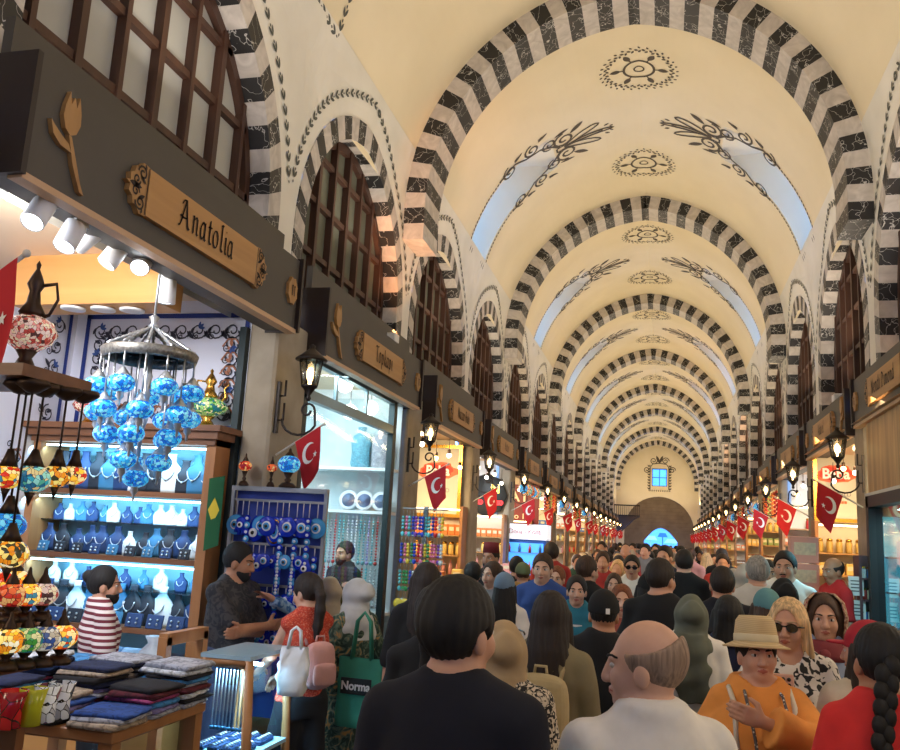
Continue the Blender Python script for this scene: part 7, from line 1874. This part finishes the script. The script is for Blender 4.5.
P_('woman in a slate grey top and black cap seen from behind', 648, 573, 6.7, .1, dz=.02, sex='f', skin='light', hair=('bob', 'black'), cap={'m': BLACKT, 'nobrim': True}, top={'m': clothm('slate', (70, 74, 82)), 'sleeve': .6}, bottom={'m': JEANS}, q=1.3)
P_('woman in a pale denim cap with long black hair on the left of the crowd', 505, 572, 6.3, .2, dz=.02, sex='f', skin='light', hair=('long', 'black'), cap={'m': clothm('denim', (110, 134, 160))}, top={'m': WHITET, 'sleeve': .5}, bottom={'m': JEANS}, head=(-.3, 0), q=1.2)
P_('woman with brown hair in a grey top behind the navy t-shirt man', 492, 561, 7.2, PI-.5, dz=.012, sex='f', skin='fair', hair=('bun', 'brown'), top={'m': clothm('grey_top', (120, 120, 126)), 'sleeve': .5}, bottom={'m': JEANS}, q=1.2)
P_('man in a yellow t-shirt and olive cap on the left of the crowd', 523, 562, 8.5, .3, dz=.02, sex='m', skin='light', hair=('short', 'brown'), cap={'m': clothm('olive_cap', (104, 112, 74)), 'nobrim': True}, top={'m': clothm('mustard', (206, 160, 86)), 'sleeve': .5}, bottom={'m': JEANS}, q=1.3)
P_('vendor in a dark red fez and black waistcoat in front of the yellow shelves', 491, 541, 8.3, PI-.3, dz=.05, sex='m', skin='olive', hair=('short', 'black'), beard='black', cap={'m': clothm('fez_red', (120, 36, 40)), 'fez': True}, top={'m': BLACKT, 'sleeve': .6}, bottom={'m': DARKP}, q=1.2)
P_('man in a dark shirt seen from behind in front of the drinks fridge', 517, 556, 8.9, .2, dz=.01, sex='m', skin='light', hair=('short', 'black'), top={'m': clothm('charcoal', (44, 46, 50)), 'sleeve': .5}, bottom={'m': DARKP}, q=1.3)
P_('black haired man with only his head showing beside the fez vendor', 473, 562, 7.7, .3, dz=.01, sex='m', skin='light', hair=('thick', 'black'), top={'m': clothm('charcoal', (44, 46, 50)), 'sleeve': .5}, bottom={'m': DARKP}, q=1.3)
# right side
P_('grey haired man in a pale grey shirt seen from behind on the right', 757, 556, 6.9, .1, dz=.008, sex='m', skin='light', hair=('short', 'grey'), top={'m': clothm('pale_grey', (206, 200, 190)), 'sleeve': .5}, bottom={'m': KHAKI}, stout=.03, q=1.2)
P_('moustached dark haired man in a white t-shirt facing the camera on the right', 785, 551, 7.4, PI-.1, dz=.01, sex='m', skin='light', hair=('short', 'dark'), top={'m': WHITET, 'sleeve': .5}, bottom={'m': JEANS}, head=(-.2, 0), stout=.04, q=1.1, extra=lambda r, h, j: (lambda mm: mm.build('moustache', mat('brow_dark', (30, 22, 18), .8), r))(MB().tube([h @ Vector((x_, .098-abs(x_)*.25, 1.552-abs(x_)*.2)) for x_ in (-.026, -.012, 0, .012, .026)], [.003, .006, .006, .006, .003], 6)))
P_('woman in a black headscarf seen from behind on the right', 783, 573, 6.2, .1, dz=.03, sex='f', skin='light', hair=None, hijab={'m': BLACKT, 'bun': True}, top={'m': BLACKT, 'sleeve': 1, 'hem': .3, 'flare': .08}, bottom={'m': DARKP}, q=1.2)
P_('woman with brown hair and a pale teal headband scarf seen from behind', 766, 588, 5.5, .2, dz=.02, sex='f', skin='light', hair=('bob', 'brown'), cap={'m': clothm('teal_band', (92, 140, 146)), 'nobrim': True}, top={'m': clothm('sand', (176, 158, 124)), 'sleeve': .6}, bottom={'m': JEANS}, q=1.2)
P_('balding vendor in a red polo shirt behind the counter on the right', 833, 557, 8.7, 1.9, dz=.006, sex='m', skin='tan', hair=('balding', 'dark'), top={'m': clothm('red_polo', (186, 32, 34)), 'sleeve': .5, 'collar': True}, bottom={'m': DARKP}, q=1.1, head=(.2, -.1))
P_('man with a beard in a pale shirt looking out between the two men in white', 768, 560, 8.6, PI, dz=.01, sex='m', skin='tan', hair=('short', 'dark'), beard='dark', top={'m': CREAMT, 'sleeve': .5}, bottom={'m': JEANS}, q=1.3)
# --- the crowd beyond
rw = random.Random(3); VAR = []
VD = [('m', ('short', 'black'), 'black hair'), ('m', ('fade', 'dark'), 'cropped hair'), ('f', ('long', 'dark'), 'long dark hair'), ('f', ('pony', 'brown'), 'a brown ponytail'), ('f', ('bob', 'blonde'), 'blonde hair'), ('m', ('balding', 'grey'), 'a balding head'), ('f', None, 'a headscarf'), ('m', ('short', 'brown'), 'brown hair'), ('f', ('bun', 'black'), 'a dark bun'), ('m', ('thick', 'dark'), 'thick dark hair')]
TC = [('black', (24, 24, 28)), ('white', (216, 210, 200)), ('navy', (32, 38, 66)), ('grey', (120, 120, 124)), ('beige', (186, 166, 136)), ('red', (166, 48, 46)), ('blue', (70, 104, 160)), ('olive', (104, 104, 74)), ('pink', (196, 140, 136)), ('dark green', (44, 72, 58))]
SCF = ['scarf_c0', 'scarf_c1', 'scarf_c2']
for i, (sx_, hr, hd) in enumerate(VD):
    o = person('x', 0, 0, 0, 1.66, sx_, ('light', 'fair', 'tan')[i % 3], hr, {'m': clothm('crowd', (90, 90, 90)), 'sleeve': .5 if i % 2 else .8}, {'m': (JEANS, DARKP, KHAKI)[i % 3]}, hijab={'m': clothm('crowd_scarf', (190, 176, 160))} if hr is None else None, q=1.75, armL={'hand': (-.22, .12, .88)} if i % 2 else None)
    VAR.append((o, hd, [False]))
def crowd_one(x, y, rz):
    i = rw.randrange(len(VAR)); o, hd, used = VAR[i]; cn, cc = TC[rw.choice([0, 0, 0, 1, 1, 2, 2, 3, 3, 4, 5, 6, 7, 8, 9])]
    h = rw.uniform(1.56, 1.76) if i in (0, 1, 5, 7, 9) else rw.uniform(1.5, 1.66)
    if not used[0]: r = o; used[0] = True
    else: r = dup(o)
    r.location = (x, y, 0); r.rotation_euler = (0, 0, rz); r.scale = (h/1.72,)*3
    for ch in r.children:
        if ch.name.startswith('shirt'): slot_mat(ch, 0, clothm('crowd_'+cn.replace(' ', '_'), cc))
    zone = 'middle' if y < 16 else ('far' if y < 30 else 'farthest')
    lb = 'person with %s and %s top %s in the %s crowd' % (hd, cn, 'walking away' if abs(rz) < 1.5 else 'coming nearer', zone)
    tag(r, lb, 'person', lb)
yy = 7.6
while yy < 50:
    n = 4 if yy < 14 else 5
    for i in range(n):
        if rw.random() < (.22 if yy < 30 else .12): continue
        x = -1.65+2.75*(i+.5)/n+rw.uniform(-.15, .15); y = yy+rw.uniform(-.25, .25)
        if any(abs(x-a)+abs(y-b)*.8 < .56 for a, b in PEOPLE): continue
        PEOPLE.append((x, y)); crowd_one(x, y, rw.choice([0, 0, 0, PI, PI])+rw.uniform(-.4, .4))
    yy += .78
for o, hd, used in VAR:
    if not used[0]:
        for ch in list(o.children): bpy.data.objects.remove(ch)
        bpy.data.objects.remove(o)
# ------------------------------------------------------------------ lights
UP = 28
for k, c in enumerate(WC):
    if c < -6 or c > 52: continue
    far = max(0.0, min(1.0, (c-5)/14))
    col = (255, int(242-9*far), int(227-36*far))
    area('uplight', (XL+.55, c, 3.95), (XA+.5, c, 7.9), .35, UP, col, 1.2)
    area('uplight', (XR-.45, c, 3.85), (XA-.5, c, 7.9), .35, UP, col, 1.2)
sc.view_settings.view_transform = 'Standard'; sc.view_settings.look = 'None'; sc.view_settings.gamma = 1; sc.view_settings.exposure = 0
sc.view_settings.use_curve_mapping = False
cy_ = sc.cycles
cy_.use_denoising = True; cy_.max_bounces = 8; cy_.diffuse_bounces = 4; cy_.glossy_bounces = 3; cy_.transparent_max_bounces = 12; cy_.transmission_bounces = 4
cy_.caustics_reflective = False; cy_.caustics_refractive = False; cy_.sample_clamp_indirect = 6; cy_.use_light_tree = True
